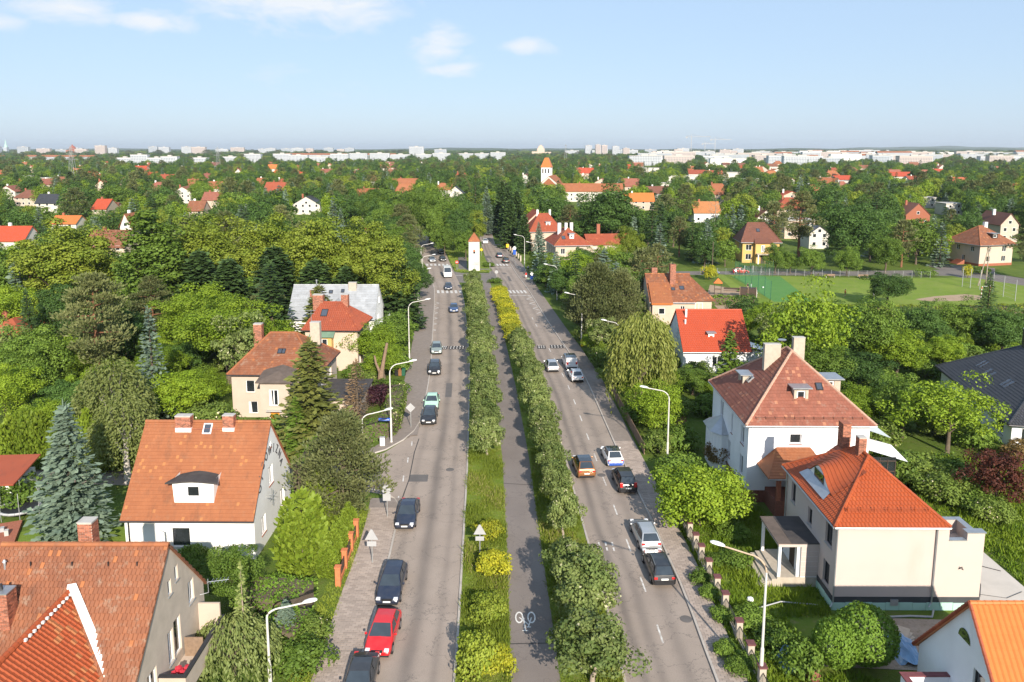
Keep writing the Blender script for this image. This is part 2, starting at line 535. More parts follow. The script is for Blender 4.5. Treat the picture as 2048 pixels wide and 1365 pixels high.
M['turf'] = ground_mat('green_artificial_turf', (0.09, 0.215, 0.06), (0.105, 0.235, 0.065), (0.12, 0.21, 0.06), 0.3)
M['dirt'] = ground_mat('trodden_dirt', (0.34, 0.25, 0.17), (0.40, 0.30, 0.21), (0.30, 0.22, 0.15), 0.4)
M['gravel'] = ground_mat('dusty_gravel', (0.30, 0.25, 0.2), (0.36, 0.31, 0.26), (0.18, 0.16, 0.1), 0.7)
M['slab'] = mat('concrete_slab', (0.50, 0.46, 0.41), 0.9, 0.06, 0.5, (0.40, 0.37, 0.33), (0.5, 0.8))

def sheet(name, poly, z, m, kind='structure'):
 mb = MB()
 mb.add([(x, y, z) for x, y in poly], [tuple(range(len(poly)))])
 o = mb.build(name, m)
 if kind:
  struct(o, kind)
 return o

def strip(name, left, right, y0, y1, z, m, step=4.0, parent=None):
 """a ribbon between two polylines, with u across and v along"""
 n = max(2, int((y1 - y0) / step) + 1)
 ys = [y0 + (y1 - y0) * i / (n - 1) for i in range(n)]
 vs, fs = [], []
 for y in ys:
  vs.append((lerp_line(left, y), y, z))
  vs.append((lerp_line(right, y), y, z))
 for i in range(n - 1):
  fs.append((2 * i, 2 * i + 1, 2 * i + 3, 2 * i + 2))
 me = bpy.data.meshes.new(name)
 me.from_pydata(vs, [], fs)
 uvl = me.uv_layers.new(name='UVMap')
 for poly in me.polygons:
  for li in poly.loop_indices:
   vi = me.loops[li].vertex_index
   uvl.data[li].uv = (float(vi % 2), ys[vi // 2])
 me.materials.append(m)
 o = link(name, me, parent)
 if parent is None:
  struct(o)
 return o

def kerb(name, line, y0, y1, side, w=0.16, h=0.13):
 """a real step along a polyline; side +1 puts the stone to the right of the line"""
 ys = np.arange(y0, y1 + 0.01, 4.0)
 mb = MB()
 for a, b in zip(ys, ys[1:]):
  xa, xb = lerp_line(line, a), lerp_line(line, b)
  q = [(xa, a + .02), (xa + side * w, a + .02), (xb + side * w, b - .02), (xb, b - .02)]
  if side < 0:
   q = q[::-1]
  mb.prism(q, -0.05, h, rnd.random())
 return struct(mb.build(name, M['kerb']))

LL = [(-9.3, 20), (-9.5, 44), (-9.5, 50.6), (-9.6, 56.4), (-9.8, 61.4), (-10.4, 75), (-10.8, 88), (-11.3, 101.5), (-12.0, 112.4), (-13.8, 133), (-16.0, 158.6), (-17.9, 177.9), (-20.3, 192), (-22.3, 207.6), (-24.8, 218), (-31, 245), (-42, 290), (-54, 340)]
LR = [(-3.1, 20), (-3.7, 48.2), (-4.6, 74.7), (-5.8, 101), (-6.6, 115.3), (-7.8, 132), (-9.8, 157), (-12.4, 183.6), (-15.4, 202.8), (-17.5, 218), (-20.6, 240.2), (-32, 290), (-44, 340)]
BL = [(0.4, 20), (-0.1, 45.1), (-0.4, 58.8), (-1.0, 77.2), (-2.3, 101), (-3.5, 120), (-6.0, 160.5), (-8.3, 186)]
BR = [(3.4, 20), (2.9, 45.1), (2.4, 58.8), (1.8, 77.2), (0.6, 101), (-0.6, 120), (-3.2, 160), (-5.3, 186)]
RL = [(7.6, 20), (6.7, 51.1), (6.0, 67.8), (5.7, 75.9), (5.0, 93), (4.3, 104), (3.2, 118), (1.5, 139.6), (-2.4, 185), (-5.2, 205.2), (-6.8, 219.3), (-8.6, 238.6), (-10.5, 265), (-13, 300), (-16, 340)]
RR = [(12.4, 20), (12.4, 45), (12.5, 52.6), (12.1, 63.6), (11.2, 81.4), (10.4, 104.7), (8.9, 121.3), (6.9, 140), (3.7, 176), (1.0, 199.3), (-0.4, 215.2), (-3.0, 238.6), (-5.9, 261.6), (-8.0, 300), (-10.5, 340)]
SRO = [(14.9, 20), (14.3, 43.4), (14.4, 56.1), (14.1, 66.8), (13.5, 82), (12.7, 105), (11.3, 122), (9.5, 140), (6.2, 176), (2.6, 219.3), (-0.4, 240), (-3.4, 262), (-5.5, 300)]
SLO = [(-12.0, 20), (-12.2, 45.1), (-12.4, 51.5), (-12.4, 58.2), (-12.8, 66.0), (-13.2, 69)]
SLO2 = [(-13.7, 80), (-13.8, 84), (-14.6, 98), (-15.7, 116.2), (-17.2, 133), (-19.3, 158.6), (-21.2, 178), (-23.6, 192)]

ground = MB()
ground.add([(-14000, -80, 0), (14000, -80, 0), (14000, 24000, 0), (-14000, 24000, 0)], [(0, 1, 2, 3)])
struct(ground.build('ground', M['earth']))
strip('road', LL, LR, 22, 340, 0.012, M['asphalt_l'])
strip('road', RL, RR, 22, 340, 0.012, M['asphalt_r'])
strip('bicycle_path', BL, BR, 22, 186, 0.06, M['asphalt_c'])
# the open crossing in front of the tower and the mouth of the side street
sheet('road_junction', [(-21.5, 186.0), (1.9, 186.0), (1.0, 199), (-0.4, 215.2), (-6.8, 219.3), (-5.4, 206.0), (-6.0, 200.6), (-13.2, 200.8), (-15.2, 203.2), (-17.6, 219), (-24.4, 216), (-22.3, 207.6)], 0.008, M['asphalt_d'])
sheet('side_street', [(-10.25, 66.4), (-9.9, 88.5), (-11.1, 86.0), (-11.9, 82.9), (-13.6, 79.2), (-14.9, 77.9), (-22, 76.9), (-60, 79), (-60, 72.0), (-24, 70.4), (-13.2, 69.4), (-12.2, 69.0), (-11.0, 67.6)], 0.006, M['asphalt_l'])
# pavements
strip('pavement', SLO, LL, 22, 68.0, 0.10, M['joint'])
strip('pavement', SLO2, LL, 84.0, 186, 0.10, M['joint'])
pav_r = strip('pavement', RR, SRO, 22, 262, 0.10, M['joint'])
kerb('kerb', LL, 22, 66, -1)
kerb('kerb', LL, 88, 216, -1)
kerb('kerb', LR, 22, 182, 1)
kerb('kerb', RL, 22, 182, -1)
kerb('kerb', RR, 22, 300, 1)
# rounded kerb into the side street
mb = MB()
for arc in ([(-10.2, 66.4), (-10.8, 67.9), (-12.0, 69.3), (-13.6, 70.0), (-17, 70.4), (-24, 70.7)], [(-11.0, 88), (-11.25, 85.4), (-12.1, 82.6), (-13.6, 79.8), (-15.2, 78.3), (-18, 77.7), (-24, 77.4)]):
 mb.tube([(x, y, 0.05) for x, y in arc], 0.10, 4)
struct(mb.build('kerb', M['kerb']))
sheet('pavement', [(-16.5, 77.95), (-15.2, 78.3), (-13.7, 79.8), (-12.2, 82.6), (-11.3, 84.05), (-13.8, 84.05), (-14.6, 81.2)], 0.098, M['joint'])
# median strips
for nm, a, b in (('median_strip', [(x + .16, y) for x, y in LR], BL), ('median_strip', BR, [(x - .16, y) for x, y in RL])):
 strip(nm, a, b, 22, 182, 0.075, M['verge'])
# islands round the tower
sheet('traffic_island', [(-15.0, 204.2), (-12.6, 202.0), (-6.5, 201.8), (-5.8, 204.2), (-7.1, 219), (-8.9, 238), (-11, 264), (-13.4, 300), (-16.4, 340), (-43.5, 340), (-31.5, 290), (-20.3, 240), (-17.2, 218)], 0.11, M['verge'])
sheet('footpath', [(-15.6, 208.5), (-11.9, 208.5), (-8.2, 207.5), (-6.3, 207.5), (-6.0, 205.6), (-11.9, 205.6), (-15.2, 206.2)], 0.114, M['asphalt_d'])
sheet('footpath', [(-14.5, 208.6), (-12.2, 208.6), (-13.5, 230), (-16, 230)], 0.118, M['asphalt_d'])

# block paving: real blocks where the pavements are near
def pave(name, left, right, y0, y1, parent, bw=0.42, bl=0.21):
 mb = MB()
 y = y0
 row = 0
 while y < y1:
  xl, xr = lerp_line(left, y) + .17, lerp_line(right, y) - .02
  x = xl - (bw / 2 if row % 2 else 0)
  while x < xr:
   a, b = max(x + .012, xl), min(x + bw - .012, xr)
   if b - a > 0.05:
    z = 0.118 + rnd.random() * 0.006
    mb.add([(a, y + .01, z), (b, y + .01, z), (b, y + bl - .01, z), (a, y + bl - .01, z), (a, y + .01, .09), (b, y + .01, .09), (b, y + bl - .01, .09), (a, y + bl - .01, .09)], [(0, 1, 2, 3), (4, 5, 1, 0), (5, 6, 2, 1), (7, 4, 0, 3)], rnd.random())
   x += bw
  y += bl
  row += 1
 return struct(stuffpart(mb.build(name, M['paver'])), 'stuff')

pv = pave('paving_blocks', RR, SRO, 36, 82, None)
pv = pave('paving_blocks', [(x - .17, y) for x, y in SLO], [(x - .17, y) for x, y in LL], 36, 66, None)

# road markings, about 4 mm proud of the asphalt
mk = MB()

def mark(pts, z=0.017):
 mk.add([(x, y, z) for x, y in pts], [tuple(range(len(pts)))])

RC = [((a[0] * .5 + lerp_line(RR, a[1]) * .5) + 0.25, a[1]) for a in RL]
for yc in (41.5, 47.7, 53.7, 59.5, 65.8, 71.9, 77.9, 83.8, 89.9, 96.0, 102.2, 108.2, 116.2, 122, 139.6, 145.6):
 for q in ((yc - 1.0, yc + 1.0),):
  xa, xb = lerp_line(RC, q[0]), lerp_line(RC, q[1])
  mark([(xa - .06, q[0]), (xa + .06, q[0]), (xb + .06, q[1]), (xb - .06, q[1])])

def zebra(y, xa, xb, n, ln=3.6, skew=-0.13):
 for i in range(n):
  x = xa + (xb - xa) * (i + .25) / n
  w = (xb - xa) / n * .55
  mark([(x, y), (x + w, y), (x + w + skew * ln, y + ln), (x + skew * ln, y + ln)], 0.02)

zebra(172.0, -17.0, -11.0, 6)
zebra(172.0, -5.9, -3.4, 2)
zebra(172.0, -0.6, 3.6, 5)
zebra(213.5, -24.0, -17.3, 6)
zebra(213.5, -6.0, -0.8, 6)
mark([(-1.5, 168.9), (4.2, 168.9), (4.2, 169.2), (-1.5, 169.2)], 0.02)
mark([(-6.4, 209.6), (-0.2, 209.6), (-0.2, 209.9), (-6.4, 209.9)], 0.02)
mark([(-14.4, 196.4), (-11.2, 196.8), (-11.2, 197.2), (-14.4, 196.8)], 0.02)
# zigzags of the bus bays
for (ax, ay, bx, by, amp, n) in ((-14.4, 133.5, -16.4, 163.0, 0.85, 12), (5.6, 150.0, 3.3, 170.0, 0.85, 8)):
 pts = [(ax + (bx - ax) * i / n + (amp if i % 2 else -amp), ay + (by - ay) * i / n) for i in range(n + 1)]
 for (p, q) in zip(pts, pts[1:]):
  mark([(p[0], p[1]), (p[0] + .22, p[1]), (q[0] + .22, q[1]), (q[0], q[1])], 0.02)
# worn give-way dashes on the side street
for i in range(4):
 t = i / 3.0
 mark([(-10.5 - .5 * t, 67.2 + 4.6 * i), (-10.38 - .5 * t, 67.2 + 4.6 * i), (-10.5 - .5 * t, 68.6 + 4.6 * i), (-10.62 - .5 * t, 68.6 + 4.6 * i)], 0.016)
struct(mk.build('road_markings', M['paint']))

# the painted bicycle on the cycle path
bk = MB()

def bline(p, q, w=0.09, z=0.066):
 d = Vector((q[0] - p[0], q[1] - p[1], 0)).normalized()
 n = Vector((-d.y, d.x, 0)) * w / 2
 bk.add([(p[0] - n.x, p[1] - n.y, z), (q[0] - n.x, q[1] - n.y, z), (q[0] + n.x, q[1] + n.y, z), (p[0] + n.x, p[1] + n.y, z)], [(0, 1, 2, 3)])

bcx, bcy = 0.92, 48.71
for k, ox in enumerate((-0.42, 0.42)):
 cx, cy = bcx + ox, bcy + 0.75
 for i in range(14):
  t0, t1 = 2 * PI * i / 14, 2 * PI * (i + 1) / 14
  zz = .066
  bk.add([(cx + .20 * math.cos(t0), cy + .52 * math.sin(t0), zz), (cx + .29 * math.cos(t0), cy + .68 * math.sin(t0), zz), (cx + .29 * math.cos(t1), cy + .68 * math.sin(t1), zz), (cx + .20 * math.cos(t1), cy + .52 * math.sin(t1), zz)], [(0, 1, 2, 3)])
bline((bcx - .42, bcy + .75), (bcx - .05, bcy + .3), .08, .067)
bline((bcx - .05, bcy + .3), (bcx + .22, bcy - .1), .08, .068)
bline((bcx + .42, bcy + .75), (bcx + .18, bcy - .35), .08, .069)
bline((bcx - .12, bcy + .7), (bcx - .02, bcy - .75), .08, .07)
bline((bcx - .22, bcy - .75), (bcx + .16, bcy - .75), .10, .071)
bline((bcx + .05, bcy - .35), (bcx + .36, bcy - .35), .10, .072)
struct(bk.build('bicycle_marking', mat('fresh_road_paint', (0.66, 0.65, 0.62), 0.75, 0.08, 6.0, (0.45, 0.42, 0.39), (0.6, 0.8))))

# asphalt patches, tarred seams, speed cushions, manholes
pt = MB()

def patch(poly, z=0.0165, mbx=None):
 (mbx or pt).add([(x, y, z) for x, y in poly], [tuple(range(len(poly)))])

patch([(-10.12, 71.78), (-8.22, 71.78), (-8.30, 73.43), (-10.13, 73.43)])
patch([(-8.73, 97.89), (-7.89, 97.89), (-8.22, 104.04), (-9.05, 104.04)])
patch([(-2.32, 198.74), (-1.16, 198.74), (-1.83, 201.21), (-2.87, 201.21)], .0166)
patch([(-0.73, 187.98), (0.00, 187.98), (-0.76, 195.55), (-1.27, 195.55)])
patch([(-7.69, 228.52), (-5.77, 228.52), (-6.66, 233.97), (-8.63, 233.97)])
patch([(-7.20, 222.29), (-6.48, 222.29), (-7.54, 228.52), (-8.28, 228.52)], .0168)
struct(pt.build('road_patches', M['patch']))
sm = MB()
for pts in ([(-10.19, 66.82), (-10.08, 72.25), (-10.41, 79.25), (-10.39, 83.17)], [(-0.29, 46.55), (2.88, 46.65)], [(-1.02, 71.33), (2.11, 70.87)]):
 for p, q in zip(pts, pts[1:]):
  d = Vector((q[0] - p[0], q[1] - p[1], 0)).normalized()
  n = Vector((-d.y, d.x, 0)) * .05
  z = .066 if p[0] > -1.5 else .017
  sm.add([(p[0] - n.x, p[1] - n.y, z), (q[0] - n.x, q[1] - n.y, z), (q[0] + n.x, q[1] + n.y, z), (p[0] + n.x, p[1] + n.y, z)], [(0, 1, 2, 3)])
struct(sm.build('road_seams', M['seam']))

def manhole(x, y, r=0.42, z=0.02):
 o = MB().lathe([(r, 0), (r, .012), (r * .8, .016), (r * .8, .012)], 16, (0, 0, 0)).build('manhole_cover', M['patch'])
 o.location = (x, y, z - .004)
 return tag(o, 'round iron manhole cover set in the asphalt', 'manhole cover', 'manhole covers in the carriageways')

for q in ((-6.26, 74.65), (8.88, 73.31), (11.98, 49.34), (4.35, 113.38)):
 manhole(*q)

def cushion(x, y, w, ln, lab):
 t = thing('speed_cushion', lab, 'speed bump', (x, y, 0.012))
 MB().add([(-w / 2, -ln / 2, 0), (w / 2, -ln / 2, 0), (w / 2, ln / 2, 0), (-w / 2, ln / 2, 0), (-w / 2 + .25, -ln / 2 + .35, .06), (w / 2 - .25, -ln / 2 + .35, .06), (w / 2 - .25, ln / 2 - .35, .06), (-w / 2 + .25, ln / 2 - .35, .06)],
   [(4, 5, 6, 7), (0, 1, 5, 4), (1, 2, 6, 5), (2, 3, 7, 6), (3, 0, 4, 7)]).build('rubber_pad', M['seam'], t)
 n = max(3, int(w / .45))
 p = MB()
 for i in range(n):
  xx = -w / 2 + .3 + (w - .6) * i / (n - 1)
  for s in (-1, 1):
   p.box(xx - .08, s * ln * .22 - .32, .055, xx + .08, s * ln * .22 + .32, .066)
 p.build('white_studs', M['paint'], t)['kind'] = 'stuff'

cushion(-8.95, 123.49, 2.6, 2.2, 'black rubber speed bump with white studs on the left carriageway by the median')
cushion(-11.07, 123.49, 1.2, 2.2, 'short studded speed bump beside the grey parked hatchback')
cushion(7.52, 124.14, 2.6, 2.2, 'studded speed bump across the shaded lane of the right carriageway')
cushion(4.81, 123.81, 1.4, 2.2, 'short studded speed bump next to the median trees')
stm = MB()
px, py = 7.66, 59.32
for r in range(2):
 for c in range(3):
  stm.box(px - .6 + c * .55, py - .75 + r * .85, .0, px - .46 + c * .55, py - .2 + r * .85, .018)
struct(stm.build('worn_road_studs', M['paint']))

# lawns and yards
sheet('playing_field', [(52.39, 198.74), (84.86, 193.22), (116.00, 193.22), (119.16, 185.82), (123.58, 176.35), (111.98, 156.32), (49.73, 159.97)], 0.01, M['lawn'])
sheet('turf_pitch', [(55.63, 195.55), (68.08, 195.55), (63.61, 162.12), (55.46, 162.12)], 0.016, M['turf'])
sheet('dirt_patch', [(86.73, 164.90), (92.89, 168.36), (100.84, 170.74), (103.34, 168.94), (100.38, 164.34), (93.03, 162.67), (87.72, 162.67)], 0.017, M['dirt'])
sheet('back_road', [(20.13, 198.74), (86.20, 196.34), (107.88, 196.34), (112.34, 196.34), (115.71, 171.34), (131.92, 181.64), (125.15, 199.56), (130.91, 208.98), (121.25, 217.35), (114.82, 214.49), (114.57, 206.32), (89.37, 203.73), (20.62, 203.73)], 0.008, M['asphalt_d'])
sheet('playground_sand', [(42.17, 166.61), (47.15, 183.01), (51.59, 177.64), (51.05, 164.34), (48.14, 151.39), (41.59, 152.84)], 0.012, M['dirt'])
sheet('lawn', [(-40, 53), (-31.5, 53), (-31.5, 62), (-38, 64), (-44, 60)], 0.02, M['lawn'])
sheet('lawn', [(-19.5, 48), (-13.2, 47), (-13.6, 66), (-19.8, 66)], 0.02, M['earth'])
sheet('lawn', [(14.6, 37), (22, 36), (22.3, 62), (14.5, 66)], 0.02, M['verge'])
sheet('gravel_yard', [(18.8, 44.4), (31, 43.6), (31, 49.2), (22.4, 49.6)], 0.026, M['gravel'])
# ------------------------------------------------------------------ houses
def clip_poly(poly, axis, val, keep_less):
 out = []
 for i in range(len(poly)):
  a, b = poly[i], poly[(i + 1) % len(poly)]
  ia = (a[axis] <= val) if keep_less else (a[axis] >= val)
  ib = (b[axis] <= val) if keep_less else (b[axis] >= val)
  if ia:
   out.append(a)
  if ia != ib:
   t = (val - a[axis]) / (b[axis] - a[axis])
   out.append((a[0] + (b[0] - a[0]) * t, a[1] + (b[1] - a[1]) * t))
 return out

def wall_face(mb, to3, inward, poly, holes, depth=0.16):
 """a convex wall outline (u, z) with rectangular openings and their reveals"""
 us = sorted(set([min(p[0] for p in poly), max(p[0] for p in poly)] + [h[0] for h in holes] + [h[2] for h in holes]))
 zs = sorted(set([min(p[1] for p in poly), max(p[1] for p in poly)] + [h[1] for h in holes] + [h[3] for h in holes]))
 for u0, u1 in zip(us, us[1:]):
  for z0, z1 in zip(zs, zs[1:]):
   cu, cz = (u0 + u1) / 2, (z0 + z1) / 2
   if any(h[0] < cu < h[2] and h[1] < cz < h[3] for h in holes):
    continue
   c = poly
   for ax, v, less in ((0, u0, False), (0, u1, True), (1, z0, False), (1, z1, True)):
    c = clip_poly(c, ax, v, less)
    if len(c) < 3:
     break
   if len(c) >= 3:
    mb.add([to3(u, z) for u, z in c], [tuple(range(len(c)))])
 iv = Vector(inward) * depth
 for (a, b, c, d) in holes:
  ring = [(a, b), (c, b), (c, d), (a, d)]
  for p, q in zip(ring, ring[1:] + ring[:1]):
   P, Q = Vector(to3(*p)), Vector(to3(*q))
   mb.add([P, Q, Q + iv, P + iv], [(0, 1, 2, 3)])

FACES = {  # to3(u, z, depth inward) for a footprint w x d
 'S': (lambda w, d: (lambda u, z, k=0: (u, k, z)), (0, 1, 0)),
 'N': (lambda w, d: (lambda u, z, k=0: (u, d - k, z)), (0, -1, 0)),
 'W': (lambda w, d: (lambda u, z, k=0: (k, u, z)), (1, 0, 0)),
 'E': (lambda w, d: (lambda u, z, k=0: (w - k, u, z)), (-1, 0, 0)),
}

def window(parent, f, u0, z0, u1, z1, depth=0.15, bars=1, fm='frame', sill=None, glass='glass', name='window', fw=0.07, curtain=False):
 """frame + mullions as the part; the pane and sill are its sub-parts"""
 mb = MB()

 def bar(a, b, c, d, k0, k1):
  P = [f(a, b, k0), f(c, b, k0), f(c, d, k0), f(a, d, k0), f(a, b, k1), f(c, b, k1), f(c, d, k1), f(a, d, k1)]
  mb.add(P, ((0, 1, 2, 3), (4, 7, 6, 5), (0, 4, 5, 1), (1, 5, 6, 2), (2, 6, 7, 3), (3, 7, 4, 0)))
 k0, k1 = depth - .06, depth
 bar(u0, z0, u0 + fw, z1, k0, k1)
 bar(u1 - fw, z0, u1, z1, k0, k1)
 bar(u0 + fw, z0, u1 - fw, z0 + fw, k0, k1)
 bar(u0 + fw, z1 - fw, u1 - fw, z1, k0, k1)
 for i in range(bars):
  c = u0 + (u1 - u0) * (i + 1) / (bars + 1)
  bar(c - fw * .5, z0 + fw, c + fw * .5, z1 - fw, k0 + .004, k1)
 w = mb.build(name, M[fm], parent)
 g = MB()
 g.add([f(u0, z0, k1 - .015), f(u1, z0, k1 - .015), f(u1, z1, k1 - .015), f(u0, z1, k1 - .015)], [(0, 1, 2, 3)])
 g.build('pane', M[glass], w)
 if curtain:
  g = MB()
  g.add([f(u0 + .08, z0, k1 - .02), f(u0 + (u1 - u0) * .35, z0, k1 - .02), f(u0 + (u1 - u0) * .25, z1, k1 - .02), f(u0 + .08, z1, k1 - .02)], [(0, 1, 2, 3)])
  g.build('curtain', M['curtain'], w)
 if sill:
  s = MB()
  P = [f(u0 - .06, z0 - .07, -.06), f(u1 + .06, z0 - .07, -.06), f(u1 + .06, z0 - .07, depth), f(u0 - .06, z0 - .07, depth),
   f(u0 - .06, z0 - .025, -.06), f(u1 + .06, z0 - .025, -.06), f(u1 + .06, z0 + .004, depth - .065), f(u0 - .06, z0 + .004, depth - .065)]
  s.add(P, ((0, 3, 2, 1), (4, 5, 6, 7), (0, 1, 5, 4), (1, 2, 6, 5), (2, 3, 7, 6), (3, 0, 4, 7)))
  s.build('sill', M[sill], w)
 return w

def tile_slope(mb, poly, tw=0.26, th=0.34, lift=0.035, prof='flat', wild=0.5, stag=True, warp=None, thin=0.0):
 """overlapping tiles over one planar roof slope; poly[0]->poly[1] is the eave"""
 A, B = Vector(poly[0]), Vector(poly[1])
 P = [Vector(p) for p in poly]
 ux = (B - A).normalized()
 nrm = (P[1] - P[0]).cross(P[2] - P[0]).normalized()
 if nrm.z < 0:
  nrm = -nrm
 uy = nrm.cross(ux).normalized()
 if uy.z < 0:
  uy = -uy
 uv = [((p - A).dot(ux), (p - A).dot(uy)) for p in P]
 vmax = max(q[1] for q in uv)

 def span(v):
  xs = []
  v = min(max(v, 0.001), vmax - 0.001)
  for i in range(len(uv)):
   a, b = uv[i], uv[(i + 1) % len(uv)]
   if (a[1] - v) * (b[1] - v) <= 0 and abs(a[1] - b[1]) > 1e-6:
    t = (v - a[1]) / (b[1] - a[1])
    xs.append(a[0] + (b[0] - a[0]) * t)
  return (min(xs), max(xs)) if len(xs) >= 2 else None
 rows = max(1, int(math.ceil(vmax / th)))
 th = vmax / rows
 if prof == 'flat':
  pr = [(0.0, 0.0), (1.0, 0.0)]
 elif prof == 'wave':
  pr = [(0.0, 0.0), (0.28, 0.045), (0.6, 0.012), (1.0, 0.0)]
 else:
  pr = [(0.0, 0.0), (0.5, 0.03), (1.0, 0.0)]
 np_ = len(pr)
 for r in range(rows):
  v0, v1 = r * th, min((r + 1) * th + 0.02, vmax)
  s0, s1 = span(v0), span(v1)
  if not s0 or not s1:
   continue
  lo, hi = min(s0[0], s1[0]), max(s0[1], s1[1])
  u = math.floor(lo / tw) * tw - (tw * .5 if (stag and r % 2) else 0)
  while u < hi:
   t = min(1.0, max(0.0, 0.5 + rnd.gauss(0, .2) * wild / .5))
   if rnd.random() < 0.03 * wild / .5:
    t = 1.0
   z = lift + rnd.random() * 0.008
   vs = []
   for (pu, pz) in pr:
    ua = u + .005 + (tw - .01) * pu
    a = min(max(ua, s0[0]), s0[1])
    vs.append(A + ux * a + uy * v0 + nrm * (z + pz))
   for (pu, pz) in pr:
    ua = u + .005 + (tw - .01) * pu
    a = min(max(ua, s1[0]), s1[1])
    vs.append(A + ux * a + uy * v1 + nrm * (.006 + pz))
   if (vs[np_ - 1] - vs[0]).length > 0.03 or (vs[-1] - vs[np_]).length > 0.03:
    for (pu, pz) in pr:
     ua = u + .005 + (tw - .01) * pu
     a = min(max(ua, s0[0]), s0[1])
     vs.append(A + ux * a + uy * v0 + nrm * (-.01))
    if warp:
     vs = [warp(q) for q in vs]
    fs = []
    for i in range(np_ - 1):
     fs.append((i, i + 1, np_ + i + 1, np_ + i))
     fs.append((2 * np_ + i, 2 * np_ + i + 1, i + 1, i))
    mb.add(vs, fs, t)
   u += tw
 return mb

def ridge_line(mb, a, b, r=0.13, seg=0.38):
 a, b = Vector(a), Vector(b)
 n = max(1, int((b - a).length / seg))
 for i in range(n):
  p, q = a + (b - a) * (i / n), a + (b - a) * ((i + 1.12) / n)
  if i == n - 1:
   q = b
  mb.tube([p, q], [r * 1.08, r * .92], 7, rnd.random())

def chimney(parent, x0, y0, x1, y1, z0, z1, m='brick', cap='concrete', bricks=True, pots=0, base_white=0.0, name='chimney'):
 mb = MB()
 mb.box(x0, y0, z0, x1, y1, z1)
 c = mb.build(name, M['mortar'] if bricks else M[m], parent)
 if bricks:
  bb = MB()
  z, r = z0 + base_white, 0
  while z < z1 - .08:
   for (ax, lo, hi, fx) in (('x', x0, x1, y0), ('x', x0, x1, y1), ('y', y0, y1, x0), ('y', y0, y1, x1)):
    u = lo - (.13 if r % 2 else 0)
    while u < hi:
     a, b = max(u + .007, lo - .012), min(u + .25, hi + .012)
     if b - a > .03:
      e = .014
      if ax == 'x':
       bb.box(a, fx - e, z + .007, b, fx + e, z + .083, rnd.random())
      else:
       bb.box(fx - e, a, z + .007, fx + e, b, z + .083, rnd.random())
     u += .26
   z += .09
   r += 1
  stuffpart(bb.build('bricks', M[m], c))
  if base_white:
   MB().box(x0 - .03, y0 - .03, z0, x1 + .03, y1 + .03, z0 + base_white).build('flashing', M['frame'], c)
 k = MB()
 k.box(x0 - .03, y0 - .03, z1, x1 + .03, y1 + .03, z1 + .06)
 k.build('cap', M[cap], c)
 if pots:
  p = MB()
  for i in range(pots):
   px = x0 + (x1 - x0) * (i + .5) / pots
   p.lathe([(.09, 0), (.08, .3)], 8, (px, (y0 + y1) / 2, z1 + .088))
  p.build('flue', M['darkmetal'], c)
 return c

def roof_slopes(kind, w, d, ez, rz, o, og, ridge):
 """list of slopes (eave first) and ridge lines in house coordinates"""
 if kind == 'hip':
  (ax, ay), (bx, by) = ridge
  E = [(-o, -o, ez), (w + o, -o, ez), (w + o, d + o, ez), (-o, d + o, ez)]
  A, B = (ax, ay, rz), (bx, by, rz)
  if abs(bx - ax) >= abs(by - ay):
   S = [[E[0], E[1], B, A], [E[1], E[2], B], [E[2], E[3], A, B], [E[3], E[0], A]]
   L = [(A, B), (E[0], A), (E[3], A), (E[1], B), (E[2], B)]
  else:
   S = [[E[0], E[1], A], [E[1], E[2], B, A], [E[2], E[3], B], [E[3], E[0], A, B]]
   L = [(A, B), (E[0], A), (E[1], A), (E[2], B), (E[3], B)]
  if A == B:
   S = [s[:2] + [A] for s in S]
   L = L[1:]
  return S, L
 if kind == 'gx':
  m = ridge if ridge else d / 2
  A, B = (-og, m, rz), (w + og, m, rz)
  return [[(-og, -o, ez), (w + og, -o, ez), B, A], [(w + og, d + o, ez), (-og, d + o, ez), A, B]], [(A, B)]
 m = ridge if ridge else w / 2
 A, B = (m, -og, rz), (m, d + og, rz)
 return [[(w + o, -og, ez), (w + o, d + og, ez), B, A], [(-o, d + og, ez), (-o, -og, ez), A, B]], [(A, B)]

